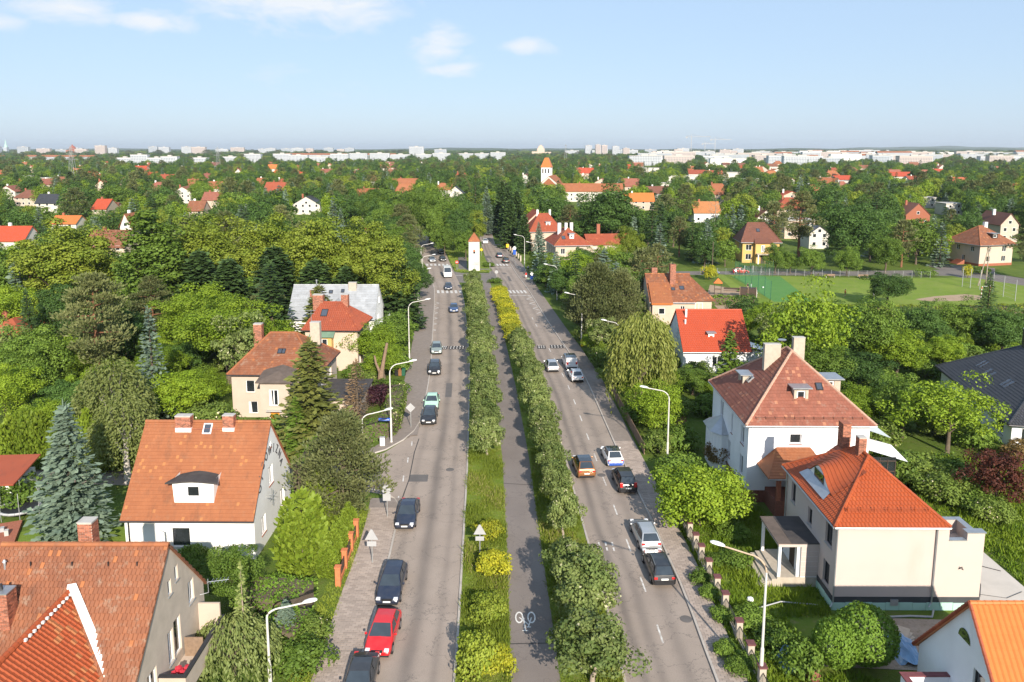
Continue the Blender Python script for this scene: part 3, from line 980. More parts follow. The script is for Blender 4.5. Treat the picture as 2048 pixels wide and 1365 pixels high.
def house(name, label, x, y, rz, w, d, eave, ridge_z, kind='hip', ridge=None, o=0.4, og=0.15, wallm='white', roofm='tiles_old', tile=(.26, .34, 'flat'),
  wins=(), base=None, group=None, gutter='zinc', wild=0.5, caps=None, cat='house', warp=None, walldepth=.16, tiles=True, capr=.13):
 """wins: (face, u0, z0, u1, z1, options)"""
 t = thing(name, label, cat, (x, y, 0), rz, group)
 t['_'] = 0
 del t['_']
 mb = MB()
 slope_o = (ridge_z - eave) / max(.5, (d / 2 if kind == 'gx' else w / 2 if kind == 'gy' else min(w, d) / 2))
 ez = eave - o * min(slope_o, 1.0) * .6
 for fn in 'SNWE':
  to, inw = FACES[fn]
  f = to(w, d)
  L = w if fn in 'SN' else d
  poly = [(0, 0), (L, 0), (L, eave), (0, eave)]
  if kind == 'gx' and fn in 'WE':
   poly = [(0, 0), (L, 0), (L, eave), (ridge if ridge else d / 2, ridge_z - .12), (0, eave)]
  if kind == 'gy' and fn in 'SN':
   poly = [(0, 0), (L, 0), (L, eave), (ridge if ridge else w / 2, ridge_z - .12), (0, eave)]
  holes = [(q[1], q[2], q[3], q[4]) for q in wins if q[0] == fn]
  wall_face(mb, f, inw, poly, holes, walldepth)
 mb.build('wall', M[wallm], t)
 if base:
  MB().box(-.05, -.05, 0, w + .05, d + .05, base[0]).build('plinth', M[base[1]], t)
 for q in wins:
  f = FACES[q[0]][0](w, d)
  kw = dict(depth=walldepth - .01)
  if len(q) > 5:
   kw.update(q[5])
  window(t, f, q[1], q[2], q[3], q[4], **kw)
 S, L = roof_slopes(kind, w, d, ez, ridge_z, o, og, ridge)
 rb = MB()
 for s in S:
  rb.slab(s, 0.14)
 rf = rb.build('roof', M[roofm], t)
 if tiles:
  tb = MB()
  for s in S:
   tile_slope(tb, s, tile[0], tile[1], prof=tile[2], wild=wild, warp=warp)
  stuffpart(tb.build('roof_tiles', M[roofm], rf))
 cb = MB()
 for a, b in L:
  ridge_line(cb, a, b, capr)
 stuffpart(cb.build('ridge_caps', M[caps or roofm], rf))
 if gutter:
  for s in S:
   a, b = Vector(s[0]), Vector(s[1])
   dn = Vector((0, 0, -.09))
   out = (b - a).cross(Vector((0, 0, 1))).normalized() * .05
   MB().tube([a + dn + out, b + dn + out], .07, 6).build('gutter', M[gutter], t)
 return t, rf

def skylight(parent, S, u, v, w, h, m='skyglass', fm='darkmetal', name='skylight'):
 """roof window lying on a slope given by its polygon; u along the eave, v up the slope, metres"""
 A, B = Vector(S[0]), Vector(S[1])
 ux = (B - A).normalized()
 n = (B - A).cross(Vector(S[2]) - A).normalized()
 if n.z < 0:
  n = -n
 uy = n.cross(ux)
 if uy.z < 0:
  uy = -uy

 def P(a, b, k):
  return A + ux * (u + a) + uy * (v + b) + n * k
 mb = MB()
 for (a, b, c, d) in ((-.08, -.08, w + .08, 0), (-.08, h, w + .08, h + .08), (-.08, 0, 0, h), (w, 0, w + .08, h)):
  mb.add([P(a, b, .14), P(c, b, .14), P(c, d, .14), P(a, d, .14), P(a, b, 0), P(c, b, 0), P(c, d, 0), P(a, d, 0)], ((0, 1, 2, 3), (0, 4, 5, 1), (1, 5, 6, 2), (2, 6, 7, 3), (3, 7, 4, 0)))
 k = mb.build(name, M[fm], parent)
 g = MB()
 g.add([P(0, 0, .11), P(w, 0, .11), P(w, h, .11), P(0, h, .11)], [(0, 1, 2, 3)])
 g.build('pane', M[m], k)
 return k

def antenna(parent, x, y, z, h=1.5):
 mb = MB()
 mb.tube([(x, y, z), (x, y, z + h)], .03, 5)
 mb.tube([(x - .6, y, z + h - .1), (x + .6, y, z + h - .1)], .02, 4)
 for i in range(6):
  xx = x - .55 + i * .2
  mb.tube([(xx, y - .35, z + h - .1), (xx, y + .35, z + h - .1)], .015, 4)
 mb.tube([(x - .4, y - .1, z + h - .5), (x + .4, y + .1, z + h - .5)], .02, 4)
 return mb.build('aerial', M['zinc'], parent)

W0 = dict(sill='zinc')
# ---- white gabled house in the lower left, its right gable lettered
t, rf = house('white_house', 'white house with steep orange tiled roof, small dormer and curved lettering on its gable', -30.4, 57.4, R(-.6), 10.2, 9.6, 3.7, 9.6, 'gx',
   roofm='tiles_orange', tile=(.24, .30, 'flat'), o=.45, og=.12, wild=.42, capr=.14,
   wins=[('S', 3.6, 1.0, 5.1, 2.6, dict(fm='frame', bars=0, sill='zinc')), ('E', 3.9, 4.3, 5.0, 5.9, dict(sill='brick', depth=.17)), ('E', 1.6, 1.1, 2.7, 2.6, dict(sill='brick', depth=.17)),
     ('E', 6.6, 1.1, 7.8, 2.7, dict(sill='brick', depth=.17)), ('E', 4.4, 7.4, 4.9, 7.9, dict(sill='brick', bars=0, depth=.17))], gutter='darkmetal', walldepth=.2)
MB().tube([(.35, -.12, 3.3), (.35, -.12, 0)], .06, 6).build('downpipe', M['darkmetal'], t)
chimney(t, 2.6, 4.2, 3.85, 4.85, 8.5, 10.2, base_white=.75)
chimney(t, 6.5, 4.25, 7.4, 4.85, 8.5, 10.25, base_white=.75)
S, _ = roof_slopes('gx', 10.2, 9.6, 3.45, 9.6, .45, .12, None)
skylight(t, S[0], 5.05, 7.05, .55, .75, fm='frame')
MB().tube([(3.9, 4.3, 9.12), (6.5, 4.3, 9.12)], .05, 5).build('snow_rail', M['brick'], t)
# dormer with a dark curved lid
dm = MB()
DY = .45
to = lambda u, z, k=0: (u, DY + k, z)
wall_face(dm, to, (0, 1, 0), [(3.85, 4.3), (6.95, 4.3), (7.05, 6.3), (3.75, 6.3)], [(4.85, 4.95, 5.85, 5.85)])
dm.quad((3.85, DY, 4.3), (3.85, 2.3, 6.4), (3.75, 2.3, 6.4), (3.75, DY, 6.3)).quad((6.95, DY, 4.3), (7.05, DY, 6.3), (7.05, 2.3, 6.4), (6.95, 2.3, 6.4))
dw = dm.build('dormer', M['white'], t)
dl = MB()
arc = [(3.35, 6.28), (4.1, 6.36), (4.8, 6.43), (5.4, 6.46), (6.0, 6.43), (6.8, 6.36), (7.5, 6.28)]
for (a, b) in zip(arc, arc[1:]):
 k = lambda q: 5.42 + (q[0] - 5.42) * .72
 zb = lambda q: 6.45 + (q[1] - 6.28) * 1.5
 dl.add([(a[0], .1, a[1]), (b[0], .1, b[1]), (k(b), 1.75, zb(b) - .12), (k(a), 1.75, zb(a) - .12), (a[0], .1, a[1] - .12), (b[0], .1, b[1] - .12)], [(0, 1, 2, 3), (4, 5, 1, 0)])
dl.add([(3.35, .1, 6.28), (3.93, 1.75, 6.33), (3.35, .1, 6.16)], [(0, 1, 2)]).add([(7.5, .1, 6.28), (6.92, 1.75, 6.33), (7.5, .1, 6.16)], [(0, 1, 2)])
dl.build('dormer_roof', M['bitumen'], dw)
window(dw, to, 4.85, 4.95, 5.85, 5.85, bars=0, fm='frame', name='window')
# open window leaf and the aerial bracket on the gable
MB().box(2.82, -.62, 1.05, 3.52, -.58, 2.65, rz=R(-35)).build('window_leaf', M['frame'], t)
ab = MB()
ab.tube([(10.2, 3.1, 3.7), (10.75, 2.9, 3.75)], .025, 4).tube([(10.75, 2.9, 3.2), (10.75, 2.9, 4.6)], .025, 4)
ab.tube([(10.75, 2.0, 4.0), (10.75, 3.8, 4.0)], .02, 4).tube([(10.45, 2.4, 4.0), (11.05, 2.4, 4.0)], .015, 4).tube([(10.45, 3.0, 4.0), (11.05, 3.0, 4.0)], .015, 4)
ab.build('aerial', M['zinc'], t)
# the word set on an arc above the gable window
lm = mat('dark_letters', (0.06, 0.06, 0.065), 0.6, 0.1)
word = 'OJCOWIZNA'
verts, faces = [], []
for i, ch in enumerate(word):
 cu = bpy.data.curves.new('letter', 'FONT')
 cu.body = ch
 cu.size = 1.05
 cu.align_x = 'CENTER'
 cu.extrude = 0.02
 tmp = bpy.data.objects.new('letter', cu)
 me = bpy.data.meshes.new_from_object(tmp)
 ang = R(168 - 156 * i / (len(word) - 1))
 cx, cz = 4.45 + 2.55 * math.cos(ang), 4.55 + 2.35 * math.sin(ang)
 rot = ang - PI / 2
 b = len(verts)
 for v in me.vertices:
  a_, b_ = v.co.x * 0.8, v.co.y
  verts.append((10.2 + .022 + v.co.z, cx + a_ * math.cos(rot) - b_ * math.sin(rot), cz + a_ * math.sin(rot) + b_ * math.cos(rot)))
 faces += [tuple(b + k for k in p.vertices) for p in me.polygons]
 bpy.data.objects.remove(tmp)
me = bpy.data.meshes.new('lettering')
me.from_pydata(verts, [], faces)
me.materials.append(lm)
link('lettering', me, t)

# ---- grey gabled house in the lower left corner with a red tiled cross wing
t, rf = house('grey_house', 'grey rendered house with weathered tile roof and balcony in the lower left corner', -28.6, 36.6, 0, 9.2, 8.8, 5.1, 10.0, 'gx', roofm='tiles_old',
   tile=(.24, .33, 'wave'), o=.3, og=.1, wallm='greyrender', wild=.45, caps='tiles_orange', capr=.15,
   wins=[('E', 5.0, 7.35, 5.45, 8.25, dict(W0, bars=0)), ('E', 4.05, 7.0, 4.5, 7.9, dict(W0, bars=0)), ('E', 6.6, 4.9, 7.4, 6.3, W0),
     ('E', 3.6, 3.0, 4.3, 5.0, W0), ('E', 4.42, 3.0, 5.3, 5.2, dict(bars=0)), ('E', 1.0, 2.7, 2.1, 4.2, W0), ('E', 6.4, .9, 7.3, 2.3, W0), ('E', 1.2, .6, 2.2, 1.9, W0)])
cb = chimney(t, 3.75, 5.2, 4.55, 5.9, 8.8, 10.85)
b = MB()
b.box(9.2, 2.2, 2.15, 10.7, 7.9, 2.4).box(10.55, 2.2, 2.4, 10.7, 7.9, 3.35).box(9.22, 2.2, 2.4, 10.55, 2.35, 3.35).box(9.22, 7.75, 2.4, 10.55, 7.9, 4.3)
b.box(9.22, 2.5, 0, 10.5, 3.9, 2.15)
bl = b.build('balcony', M['cream'], t)
MB().box(10.5, 2.15, 3.35, 10.75, 7.95, 3.43).box(9.2, 2.15, 3.35, 10.5, 2.4, 3.43).build('coping', M['darkmetal'], bl)
fb = MB()
for i in range(26):
 fb.box(*(lambda X, Y, Z: (X, Y, Z, X + .18, Y + .2, Z + .16))(9.6 + rnd.random() * .7, 2.5 + rnd.random() * .8, 2.9 + rnd.random() * .25), rz=rnd.random() * 3)
stuffpart(fb.build('flowers', mat('red_geraniums', (0.5, 0.03, 0.05), 0.8, 0.3, 5), bl))
MB().box(9.3, 5.4, 2.4, 10.4, 5.46, 3.6).build('privacy_panel', M['wood'], bl)
ab = MB()
ab.tube([(9.2, 8.2, 4.6), (9.7, 8.3, 4.7), (9.7, 8.3, 5.6)], .03, 5).tube([(9.7, 8.3, 5.4), (10.9, 8.6, 5.4)], .02, 4)
for i in range(5):
 ab.tube([(9.9 + i * .22, 8.1 + i * .05, 5.4), (9.9 + i * .22, 8.7 + i * .05, 5.4)], .015, 4)
ab.build('aerial', M['zinc'], t)
# satellite dish
MB().lathe([(.02, 0), (.22, .05), (.3, .12)], 12, (9.5, .6, 3.1)).build('satellite_dish', M['zinc'], t)
# cross wing: ridge runs towards the street front, meeting the main slope in a valley
wg = MB()
WX, WY, WZ = 4.5, 2.72, 8.15      # where its ridge dies into the main roof
wl_, wy0 = -9.0, -9.0
sl_r = [(WX + 3.25, wy0, 4.6), (WX + 3.25, -.3, 4.6), (WX, WY, WZ), (WX, wy0, WZ)]
sl_l = [(WX - 3.6, -.3, 4.2), (WX - 3.6, wy0, 4.2), (WX, wy0, WZ), (WX, WY, WZ)]
wg.slab(sl_r, .14).slab(sl_l, .14)
wr = wg.build('wing_roof', M['tiles_new'], t)
tb = MB()
# the tiles nearest the lens are each an object of their own
tile_mesh = MB()
tile_mesh.add([(0, 0, .03), (.075, 0, .075), (.16, 0, .045), (.27, 0, .03), (0, .36, .0), (.075, .36, .045), (.16, .36, .015), (.27, .36, 0), (0, 0, 0), (.075, 0, .02), (.16, 0, .01), (.27, 0, 0)],
   [(0, 1, 5, 4), (1, 2, 6, 5), (2, 3, 7, 6), (8, 9, 1, 0), (9, 10, 2, 1), (10, 11, 3, 2)], 0.3)
protos = []
for tn in (0.15, 0.4, 0.6, 0.8):
 tile_mesh.t = [tn] * len(tile_mesh.t)
 o_ = tile_mesh.build('tile', M['tiles_new'], wr)
 protos.append(o_)
tile_mesh.t = [0.99] * len(tile_mesh.t)
p_old = tile_mesh.build('tile', M['tiles_old'], wr)
A_, B_, T_ = Vector(sl_r[0]), Vector(sl_r[1]), Vector(sl_r[2])
ux = Vector((0, 1, 0))
up = (Vector(sl_r[3]) - A_).normalized()
nn = ux.cross(up).normalized()
nn = nn if nn.z > 0 else -nn
slen = (Vector(sl_r[3]) - A_).length
rows = int(slen / .335)
cnt = 0
used = set()
for r in range(rows):
 v = r * .335
 frac = v / slen
 umax = (B_.y - A_.y) + (WY + .3) * frac
 u = umax - .27
 k = 0
 while u > 0.0:
  near = u > 4.4          # the part of the slope that reaches into the picture
  pos = A_ + ux * u + up * v + nn * .012
  if near and cnt < 296:
   weather = rnd.random() < .45 * max(0, 1 - (umax - u) / 2.8)
   src_ = p_old if weather else protos[rnd.randrange(4)]
   c = src_ if src_.name not in used else src_.copy()
   if src_.name in used:
    COL.objects.link(c)
   used.add(src_.name)
   mx = Matrix((ux, up, nn)).transposed().to_4x4()
   mx.translation = pos
   c.parent = wr
   c.matrix_local = mx
   cnt += 1
  else:
   vs = [pos + ux * a + up * b_ + nn * c_ for (a, b_, c_) in tile_mesh.v]
   tb.add(vs, tile_mesh.f, rnd.random() * .8)
  u -= .27
  k += 1
stuffpart(tb.build('far_tiles', M['tiles_new'], wr))
for pr in protos + [p_old]:
 if pr.name not in used:
  bpy.data.objects.remove(pr)
tb = MB()
tile_slope(tb, sl_l, .27, .34, prof='wave', wild=.2)
stuffpart(tb.build('shaded_tiles', M['tiles_new'], wr))
cb = MB()
for i in range(34):
 y0 = wy0 + i * .35
 if y0 > WY - .2:
  break
 cb.tube([(WX, y0, WZ + .0), (WX, min(y0 + .4, WY), WZ + .02)], [.14, .17], 7, rnd.random())
stuffpart(cb.build('ridge_caps', M['tiles_new'], wr))
mo = MB()
for i in range(12):
 y0 = -1.6 + i * .36
 mo.box(WX + .05, y0, WZ - .06, WX + .26, y0 + .14, WZ + .06, rz=0)
mo.build('ridge_mortar', M['flash'], wr)
fl = MB()
Vt, Vb = Vector((WX, WY + .05, WZ + .1)), Vector((WX + 3.15, -.1, 4.75))
for a, b_ in ((0, 1),):
 e = Vector((.28, .12, 0))
 up_ = Vector((0, -.08, .34))
 fl.add([Vb - e * .1 + up_, Vb + e * 1.5 + up_, Vt + e * 1.1 + up_, Vt - e * .3 + up_, Vb - e * .1, Vb + e * 1.5, Vt + e * 1.1, Vt - e * .3], [(0, 1, 2, 3), (4, 0, 3, 7), (1, 5, 6, 2)])
fl.tube([Vt + Vector((-.1, 0, .1)), Vt + Vector((.25, 0, .12))], .17, 6)
fl.build('valley_flashing', M['flash'], wr)
wf = MB()
wf.box(WX - 3.2, wy0 + .4, 0, WX + 2.8, .0, 4.5)
wf.add([(WX - 3.2, wy0 + .4, 4.5), (WX + 2.8, wy0 + .4, 4.5), (WX, wy0 + .4, WZ - .3)], [(0, 1, 2)])
wf.build('wing_wall', M['greyrender'], t)
chimney(t, .95, 1.35, 1.95, 2.15, 4.8, 8.78, cap='zinc', pots=1)
# roof vents and step irons
for (u, v, nm) in ((1.0, 4.6, 'vent_pipe'),):
 zz = 5.1 + 4.9 / 4.4 * (v - .0) * .72
 MB().tube([(.55, 3.5, 8.9), (.55, 3.5, 9.5)], .06, 6).lathe([(.12, 0), (.05, .12)], 8, (.55, 3.5, 9.45)).build('vent_pipe', M['zinc'], t)
st = MB()
for xx in (1.9, 4.2, 6.2, 7.8):
 st.box(xx, 3.55, 9.15, xx + .05, 3.62, 9.4)
st.build('step_irons', M['darkmetal'], t)

# ---- cream hipped house with projecting bay and an orange door
t, rf = house('cream_house', 'cream house with brownish hipped roof and small bay over an orange door', -33.6, 90.3, R(-1.0), 10.2, 10.0, 5.6, 9.3, 'hip', ((3.3, 5.0), (6.5, 5.0)),
   wallm='cream', roofm='tiles_old', tile=(.28, .36, 'flat'), wild=.3, caps='tiles_orange', gutter='darkmetal',
   wins=[('S', 1.7, 3.1, 2.75, 4.6, dict(sill='cream', bars=0)), ('S', 1.9, .5, 3.0, 2.0, dict(sill='cream', bars=0, curtain=True)), ('E', 2.2, 3.2, 3.3, 4.6, W0), ('E', 6.2, 3.2, 7.3, 4.6, W0)])
bb = MB()
to = lambda u, z, k=0: (4.3 + u, -2.6 + k, z)
wall_face(bb, to, (0, 1, 0), [(0, 0), (3.5, 0), (3.5, 5.3), (0, 5.3)], [(1.0, 2.3, 2.1, 4.3), (1.1, 0, 2.15, 1.55)])
bb.quad((4.3, -2.6, 0), (4.3, 0, 0), (4.3, 0, 5.3), (4.3, -2.6, 5.3)).quad((7.8, -2.6, 0), (7.8, -2.6, 5.3), (7.8, 0, 5.3), (7.8, 0, 0))
by = bb.build('bay', M['cream'], t)
window(by, to, 1.0, 2.3, 2.1, 4.3, bars=1, fw=.12, sill='cream', curtain=True)
br = MB()
E = [(3.9, -3.0, 5.25), (8.2, -3.0, 5.25), (8.2, .5, 5.9), (6.05, .9, 6.35), (3.9, .5, 5.9)]
br.add(E + [(6.05, -1.0, 6.1)], [(0, 1, 5), (1, 2, 5), (2, 3, 5), (3, 4, 5), (4, 0, 5)])
br.box(3.9, -3.0, 5.13, 8.2, .2, 5.245)
br.build('bay_roof', M['bitumen_brown'], by)
MB().box(5.42, -2.52, 0, 5.92, -2.47, 1.5).box(5.94, -2.52, 0, 6.43, -2.47, 1.5).build('door', M['oakdoor'], by)
MB().box(5.0, -3.1, 1.75, 6.9, -2.6, 1.85).build('door_canopy', M['concrete'], by)
MB().tube([(7.9, -2.4, 5.1), (7.9, -2.4, 0)], .06, 6).build('downpipe', M['darkmetal'], t)
chimney(t, 1.3, 4.6, 2.3, 5.4, 7.0, 10.4)
chimney(t, 8.1, 5.6, 9.3, 6.5, 7.6, 10.4, m='stone', bricks=False)
antenna(t, 8.2, 6.0, 10.4, 1.6)
S, _ = roof_slopes('hip', 10.2, 10.0, 5.4, 9.3, .4, .15, ((3.3, 5.0), (6.5, 5.0)))
skylight(t, S[0], 5.4, 3.3, .4, .6)
skylight(t, S[0], 5.9, 3.3, .3, .6, name='skylight')
# flat dark garage roof beside it
t = thing('garage', 'flat dark roofed garage behind the brown dead spruce', 'garage', (-24.6, 88.8, 0), 0)
MB().box(0, 0, 0, 6.6, 8.0, 2.6).build('wall', M['cream'], t)
MB().box(-.2, -.2, 2.6, 6.8, 8.2, 2.78).build('roof', M['bitumen'], t)

# ---- sandy house with red hipped roof, a yellow oriel
t, rf = house('sandy_house', 'tall sandy house with bright red hipped roof and a yellow oriel window', -30.0, 110.4, R(-2), 7.6, 8.0, 6.3, 9.4, 'hip', ((1.6, 4.0), (4.4, 4.0)), wallm='sand', roofm='tiles_red',
   tile=(.3, .36, 'wave'), wild=.3, gutter='darkmetal', wins=[('E', 1.4, 3.6, 2.4, 5.0, W0), ('E', 5.2, 3.6, 6.2, 5.0, W0), ('E', 3.2, 1.0, 4.2, 2.5, W0), ('E', .8, .8, 1.8, 2.2, W0)])
ob = MB()
to = lambda u, z, k=0: (1.2 + u, -1.1 + k, z)
wall_face(ob, to, (0, 1, 0), [(0, 3.4), (2.9, 3.4), (2.9, 5.4), (0, 5.4)], [(.7, 3.7, 2.3, 5.0)])
ob.box(1.2, -1.09, 3.25, 4.1, 0, 3.4).quad((1.2, -1.1, 3.4), (1.2, 0, 3.4), (1.2, 0, 5.4), (1.2, -1.1, 5.4)).quad((4.1, -1.1, 3.4), (4.1, -1.1, 5.4), (4.1, 0, 5.4), (4.1, 0, 3.4))
ow = ob.build('oriel', M['yellowwall'], t)
window(ow, to, .7, 3.7, 2.3, 5.0, bars=1, fw=.1, curtain=True)
orf = MB()
orf.add([(.9, -1.5, 5.4), (4.5, -1.5, 5.4), (4.5, 0, 6.1), (.9, 0, 6.1), (.9, -1.5, 5.3), (4.5, -1.5, 5.3)], [(0, 1, 2, 3), (4, 5, 1, 0), (0, 3, 4), (1, 5, 2)])
orf.build('oriel_roof', mat('green_copper', (0.14, 0.22, 0.15), 0.7, 0.15), ow)
chimney(t, .2, 3.7, 1.7, 4.6, 8.0, 10.5)
chimney(t, 4.4, 3.9, 5.4, 4.8, 8.6, 10.5)
S, _ = roof_slopes('hip', 7.6, 8.0, 6.1, 9.4, .4, .15, ((1.6, 4.0), (4.4, 4.0)))
skylight(t, S[0], 2.3, 2.7, .8, 1.2)

# ---- long grey sheet-metal roof behind
t, rf = house('metal_roofed_house', 'long house under a pale grey sheet metal roof with brick chimneys', -36.5, 124.6, R(0), 14.0, 9.0, 4.9, 9.4, 'gx', roofm='metalroof', tile=(.8, .5, 'flat'), wild=.5, wallm='white',
   o=.5, wins=[('S', 10.5, 2.0, 11.6, 3.5, W0), ('S', 7, 2.0, 8.1, 3.5, W0), ('E', 3, 3.0, 4.2, 4.6, W0), ('E', 4.4, 6.2, 5.4, 7.4, W0)])
chimney(t, 3.0, 2.6, 3.6, 3.1, 6.5, 8.9)
chimney(t, 9.2, 3.6, 10.5, 4.4, 8.0, 9.9, m='stone', bricks=False)
MB().tube([(3.9, 3.6, 8), (3.9, 3.6, 10.3)], .1, 7).lathe([(.16, 0), (.16, .25)], 8, (3.9, 3.6, 10.2)).build('flue', M['zinc'], t)
S, _ = roof_slopes('gx', 14.0, 9.0, 4.6, 9.4, .5, .15, None)
skylight(t, S[0], 6.2, 5.2, .5, .5)
skylight(t, S[0], 8.2, 5.4, .4, .5)
dm = MB()
dm.add([(6.6, .9, 5.2), (8.9, .9, 5.2), (8.9, .9, 6.5), (7.75, .9, 7.5), (6.6, .9, 6.5)], [(0, 1, 2, 3, 4)])
dm.quad((6.6, .9, 5.2), (6.6, .9, 6.5), (6.6, 2.4, 6.5), (6.6, 2.4, 6.0)).quad((8.9, .9, 5.2), (8.9, 2.4, 6.0), (8.9, 2.4, 6.5), (8.9, .9, 6.5))
dd = dm.build('dormer', M['white'], t)
dr = MB()
dr.slab([(6.3, .6, 6.35), (7.75, .6, 7.62), (7.75, 4.2, 7.62), (6.3, 2.6, 6.35)], .1).slab([(7.75, .6, 7.62), (9.2, .6, 6.35), (9.2, 2.6, 6.35), (7.75, 4.2, 7.62)], .1)
dr.build('dormer_roof', M['metalroof'], dd)
window(dd, lambda u, z, k=0: (7.2 + u, .88 - .1 + k, z), 0, 5.5, 1.1, 6.5, depth=.1)
dm = MB()
dm.slab([(3.5, .4, 6.2), (4.8, .4, 7.7), (4.8, 4.2, 7.7), (3.5, 3.0, 6.2)], .1).slab([(4.8, .4, 7.7), (6.1, .4, 6.2), (6.1, 3.0, 6.2), (4.8, 4.2, 7.7)], .1)
dd = dm.build('dormer', M['metalroof'], t)
MB().add([(3.7, .8, 5.2), (5.9, .8, 5.2), (5.9, .8, 6.3), (4.8, .8, 7.45), (3.7, .8, 6.3)], [(0, 1, 2, 3, 4)]).build('dormer_front', M['white'], dd)
b = MB()
b.box(14.0, 2.6, 2.9, 15.6, 6.4, 3.05)
for i in range(8):
 b.box(15.5, 2.6 + i * .54, 3.05, 15.58, 2.68 + i * .54, 4.0)
b.box(15.48, 2.6, 4.0, 15.6, 6.45, 4.1)
b.build('balcony', M['frame'], t)

# ---- beige two-storey house on the right
def eyebrow(q):
 return q

t, rf = house('beige_house', 'beige two storey house with new red hipped roof and an eyebrow dormer', 22.5, 50.5, R(-.3), 7.25, 9.9, 6.55, 9.6, 'hip', ((3.75, 4.2), (3.75, 6.1)), wallm='beige', roofm='tiles_new',
   tile=(.26, .33, 'wave'), wild=.12, o=.35, caps='tiles_new', base=None, walldepth=.24,
   wins=[('W', .75, 4.15, 1.95, 6.0, dict(fm='darkmetal', bars=0, sill='zinc', depth=.22, curtain=True)), ('W', .85, 1.15, 1.95, 2.85, dict(fm='darkmetal', bars=0, sill='zinc', depth=.22, curtain=True)),
     ('W', 4.5, 3.9, 5.3, 5.2, dict(fm='darkmetal', bars=0, sill='zinc', depth=.22)), ('W', 8.0, 4.0, 8.9, 5.6, dict(fm='darkmetal', bars=0, sill='zinc', depth=.22))])
# unfinished plinth: dark membrane over green insulation board
pl = MB()
pl.box(-.03, -.03, .55, 10.25, 9.93, .98)
pl.build('plinth_membrane', M['tar'], t)
n = 11
for i in range(n):
 x0 = -.06 + i * (10.34 / n)
 o_ = MB().box(x0 + .012, -.07, 0, x0 + 10.34 / n - .012, 0, .55 + (.03 if i % 3 else 0)).build('insulation_board', M['greenrender'], t)
for i in range(8):
 y0 = .02 + i * (9.8 / 8)
 MB().box(-.07, y0 + .012, 0, 0, y0 + 9.8 / 8 - .012, .55 + (.03 if i % 2 else 0)).build('insulation_board', M['greenrender'], t)
# wing with roof terrace continuing the front wall
wg = MB()
wg.box(7.25, 0, .0, 10.2, 3.2, 4.3).box(7.25, 0, 4.3, 7.75, .3, 6.1).box(7.75, 0, 4.3, 9.0, .3, 5.2).box(9.0, 0, 4.3, 10.2, .5, 5.75).box(9.9, .5, 4.3, 10.2, 3.2, 5.3).box(7.25, 2.9, 4.3, 9.9, 3.2, 5.3)
wg.build('terrace_wing', M['beige'], t)
cp = MB()
cp.box(7.76, -.06, 5.2, 8.99, .36, 5.26).box(8.95, -.06, 5.75, 10.28, .58, 5.82).box(9.84, .59, 5.3, 10.28, 3.26, 5.36).box(7.4, 2.84, 5.3, 9.83, 3.26, 5.36)
cp.build('coping', M['zinc'], t)
for (px, q0) in ((-.02, .25), (6.85, .3)):
 MB().tube([(px, -.34, 6.35), (px, -.12, 6.05), (px, -.1, .6), (px - .25, -.25, .35)], .055, 7).build('downpipe', M['zinc'], t)
MB().tube([(-.12, 9.8, 6.3), (-.1, 9.8, .2)], .055, 7).build('downpipe', M['zinc'], t)
MB().box(4.0, -.1, .35, 4.55, -.02, .8).build('vent_cover', M['zinc'], t)
MB().tube([(8.6, -.03, 3.1), (8.7, -.2, 3.35)], .03, 5).tube([(8.7, -.2, 3.35), (8.9, -.05, 3.05)], .025, 5).build('bracket', M['darkmetal'], t)
chimney(t, 3.35, 4.95, 3.9, 5.55, 8.4, 10.7, m='brick', cap='concrete')
chimney(t, 3.0, 7.0, 3.6, 7.9, 8.2, 11.0, m='brick', cap='brick')
# snow guards along the front eave
sg = MB()
for i in range(7):
 xx = .75 + i * .93
 sg.box(xx, .28, 7.2, xx + .05, .5, 7.42)
sg.tube([(.7, .3, 7.4), (6.5, .3, 7.4)], .02, 4).tube([(.7, .3, 7.3), (6.5, .3, 7.3)], .02, 4).tube([(.7, .33, 7.2), (6.5, .33, 7.2)], .02, 4)
sg.build('snow_guard', M['tiles_new'], t)
# the eyebrow dormer: the tiles swell into a wave over a low window on the street slope
eb = MB()
cyl = 5.25
ncol, nrow = 26, 9
grid = []
for r in range(nrow + 1):
 fr = r / nrow
 row = []
 for c in range(ncol + 1):
  yy = 2.6 + 5.3 * c / ncol
  s = (yy - cyl) / 2.65
  bulge = (0.5 + .5 * math.cos(PI * max(-1, min(1, s)))) ** 1.15 * 1.15 * (1 - fr) ** .75
  xx = .62 + 2.35 * fr
  base_z = 6.42 + (xx + .35) * (9.6 - 6.42) / 4.1
  row.append((xx, yy, base_z + bulge + .05))
 grid.append(row)
for r in range(nrow):
 for c in range(ncol):
  a, b_, c_, d_ = grid[r][c], grid[r][c + 1], grid[r + 1][c + 1], grid[r + 1][c]
  up_ = .035
  eb.add([(a[0], a[1], a[2] + up_), (b_[0], b_[1], b_[2] + up_), c_, d_, a, b_], [(0, 3, 2, 1), (0, 1, 5, 4)], rnd.random() * .8)
ebo = eb.build('eyebrow_dormer', M['tiles_new'], t)
ew = MB()
for c in range(ncol):
 a, b_ = grid[0][c], grid[0][c + 1]
 za = 6.42 + (.62 + .35) * (9.6 - 6.42) / 4.1
 ew.quad((a[0] + .06, a[1], za), (b_[0] + .06, b_[1], za), (b_[0] + .06, b_[1], b_[2] - .03), (a[0] + .06, a[1], a[2] - .03))
ew.build('dormer_front', M['frame'], ebo)
MB().box(.6, 4.4, 7.32, .66, 6.1, 8.0).build('pane', M['glass'], ebo)
MB().add([(.05, 2.8, 6.86), (.05, 7.7, 6.86), (.68, 7.4, 7.32), (.68, 3.1, 7.32)], [(0, 1, 2, 3)]).build('apron_flashing', M['zinc'], ebo)
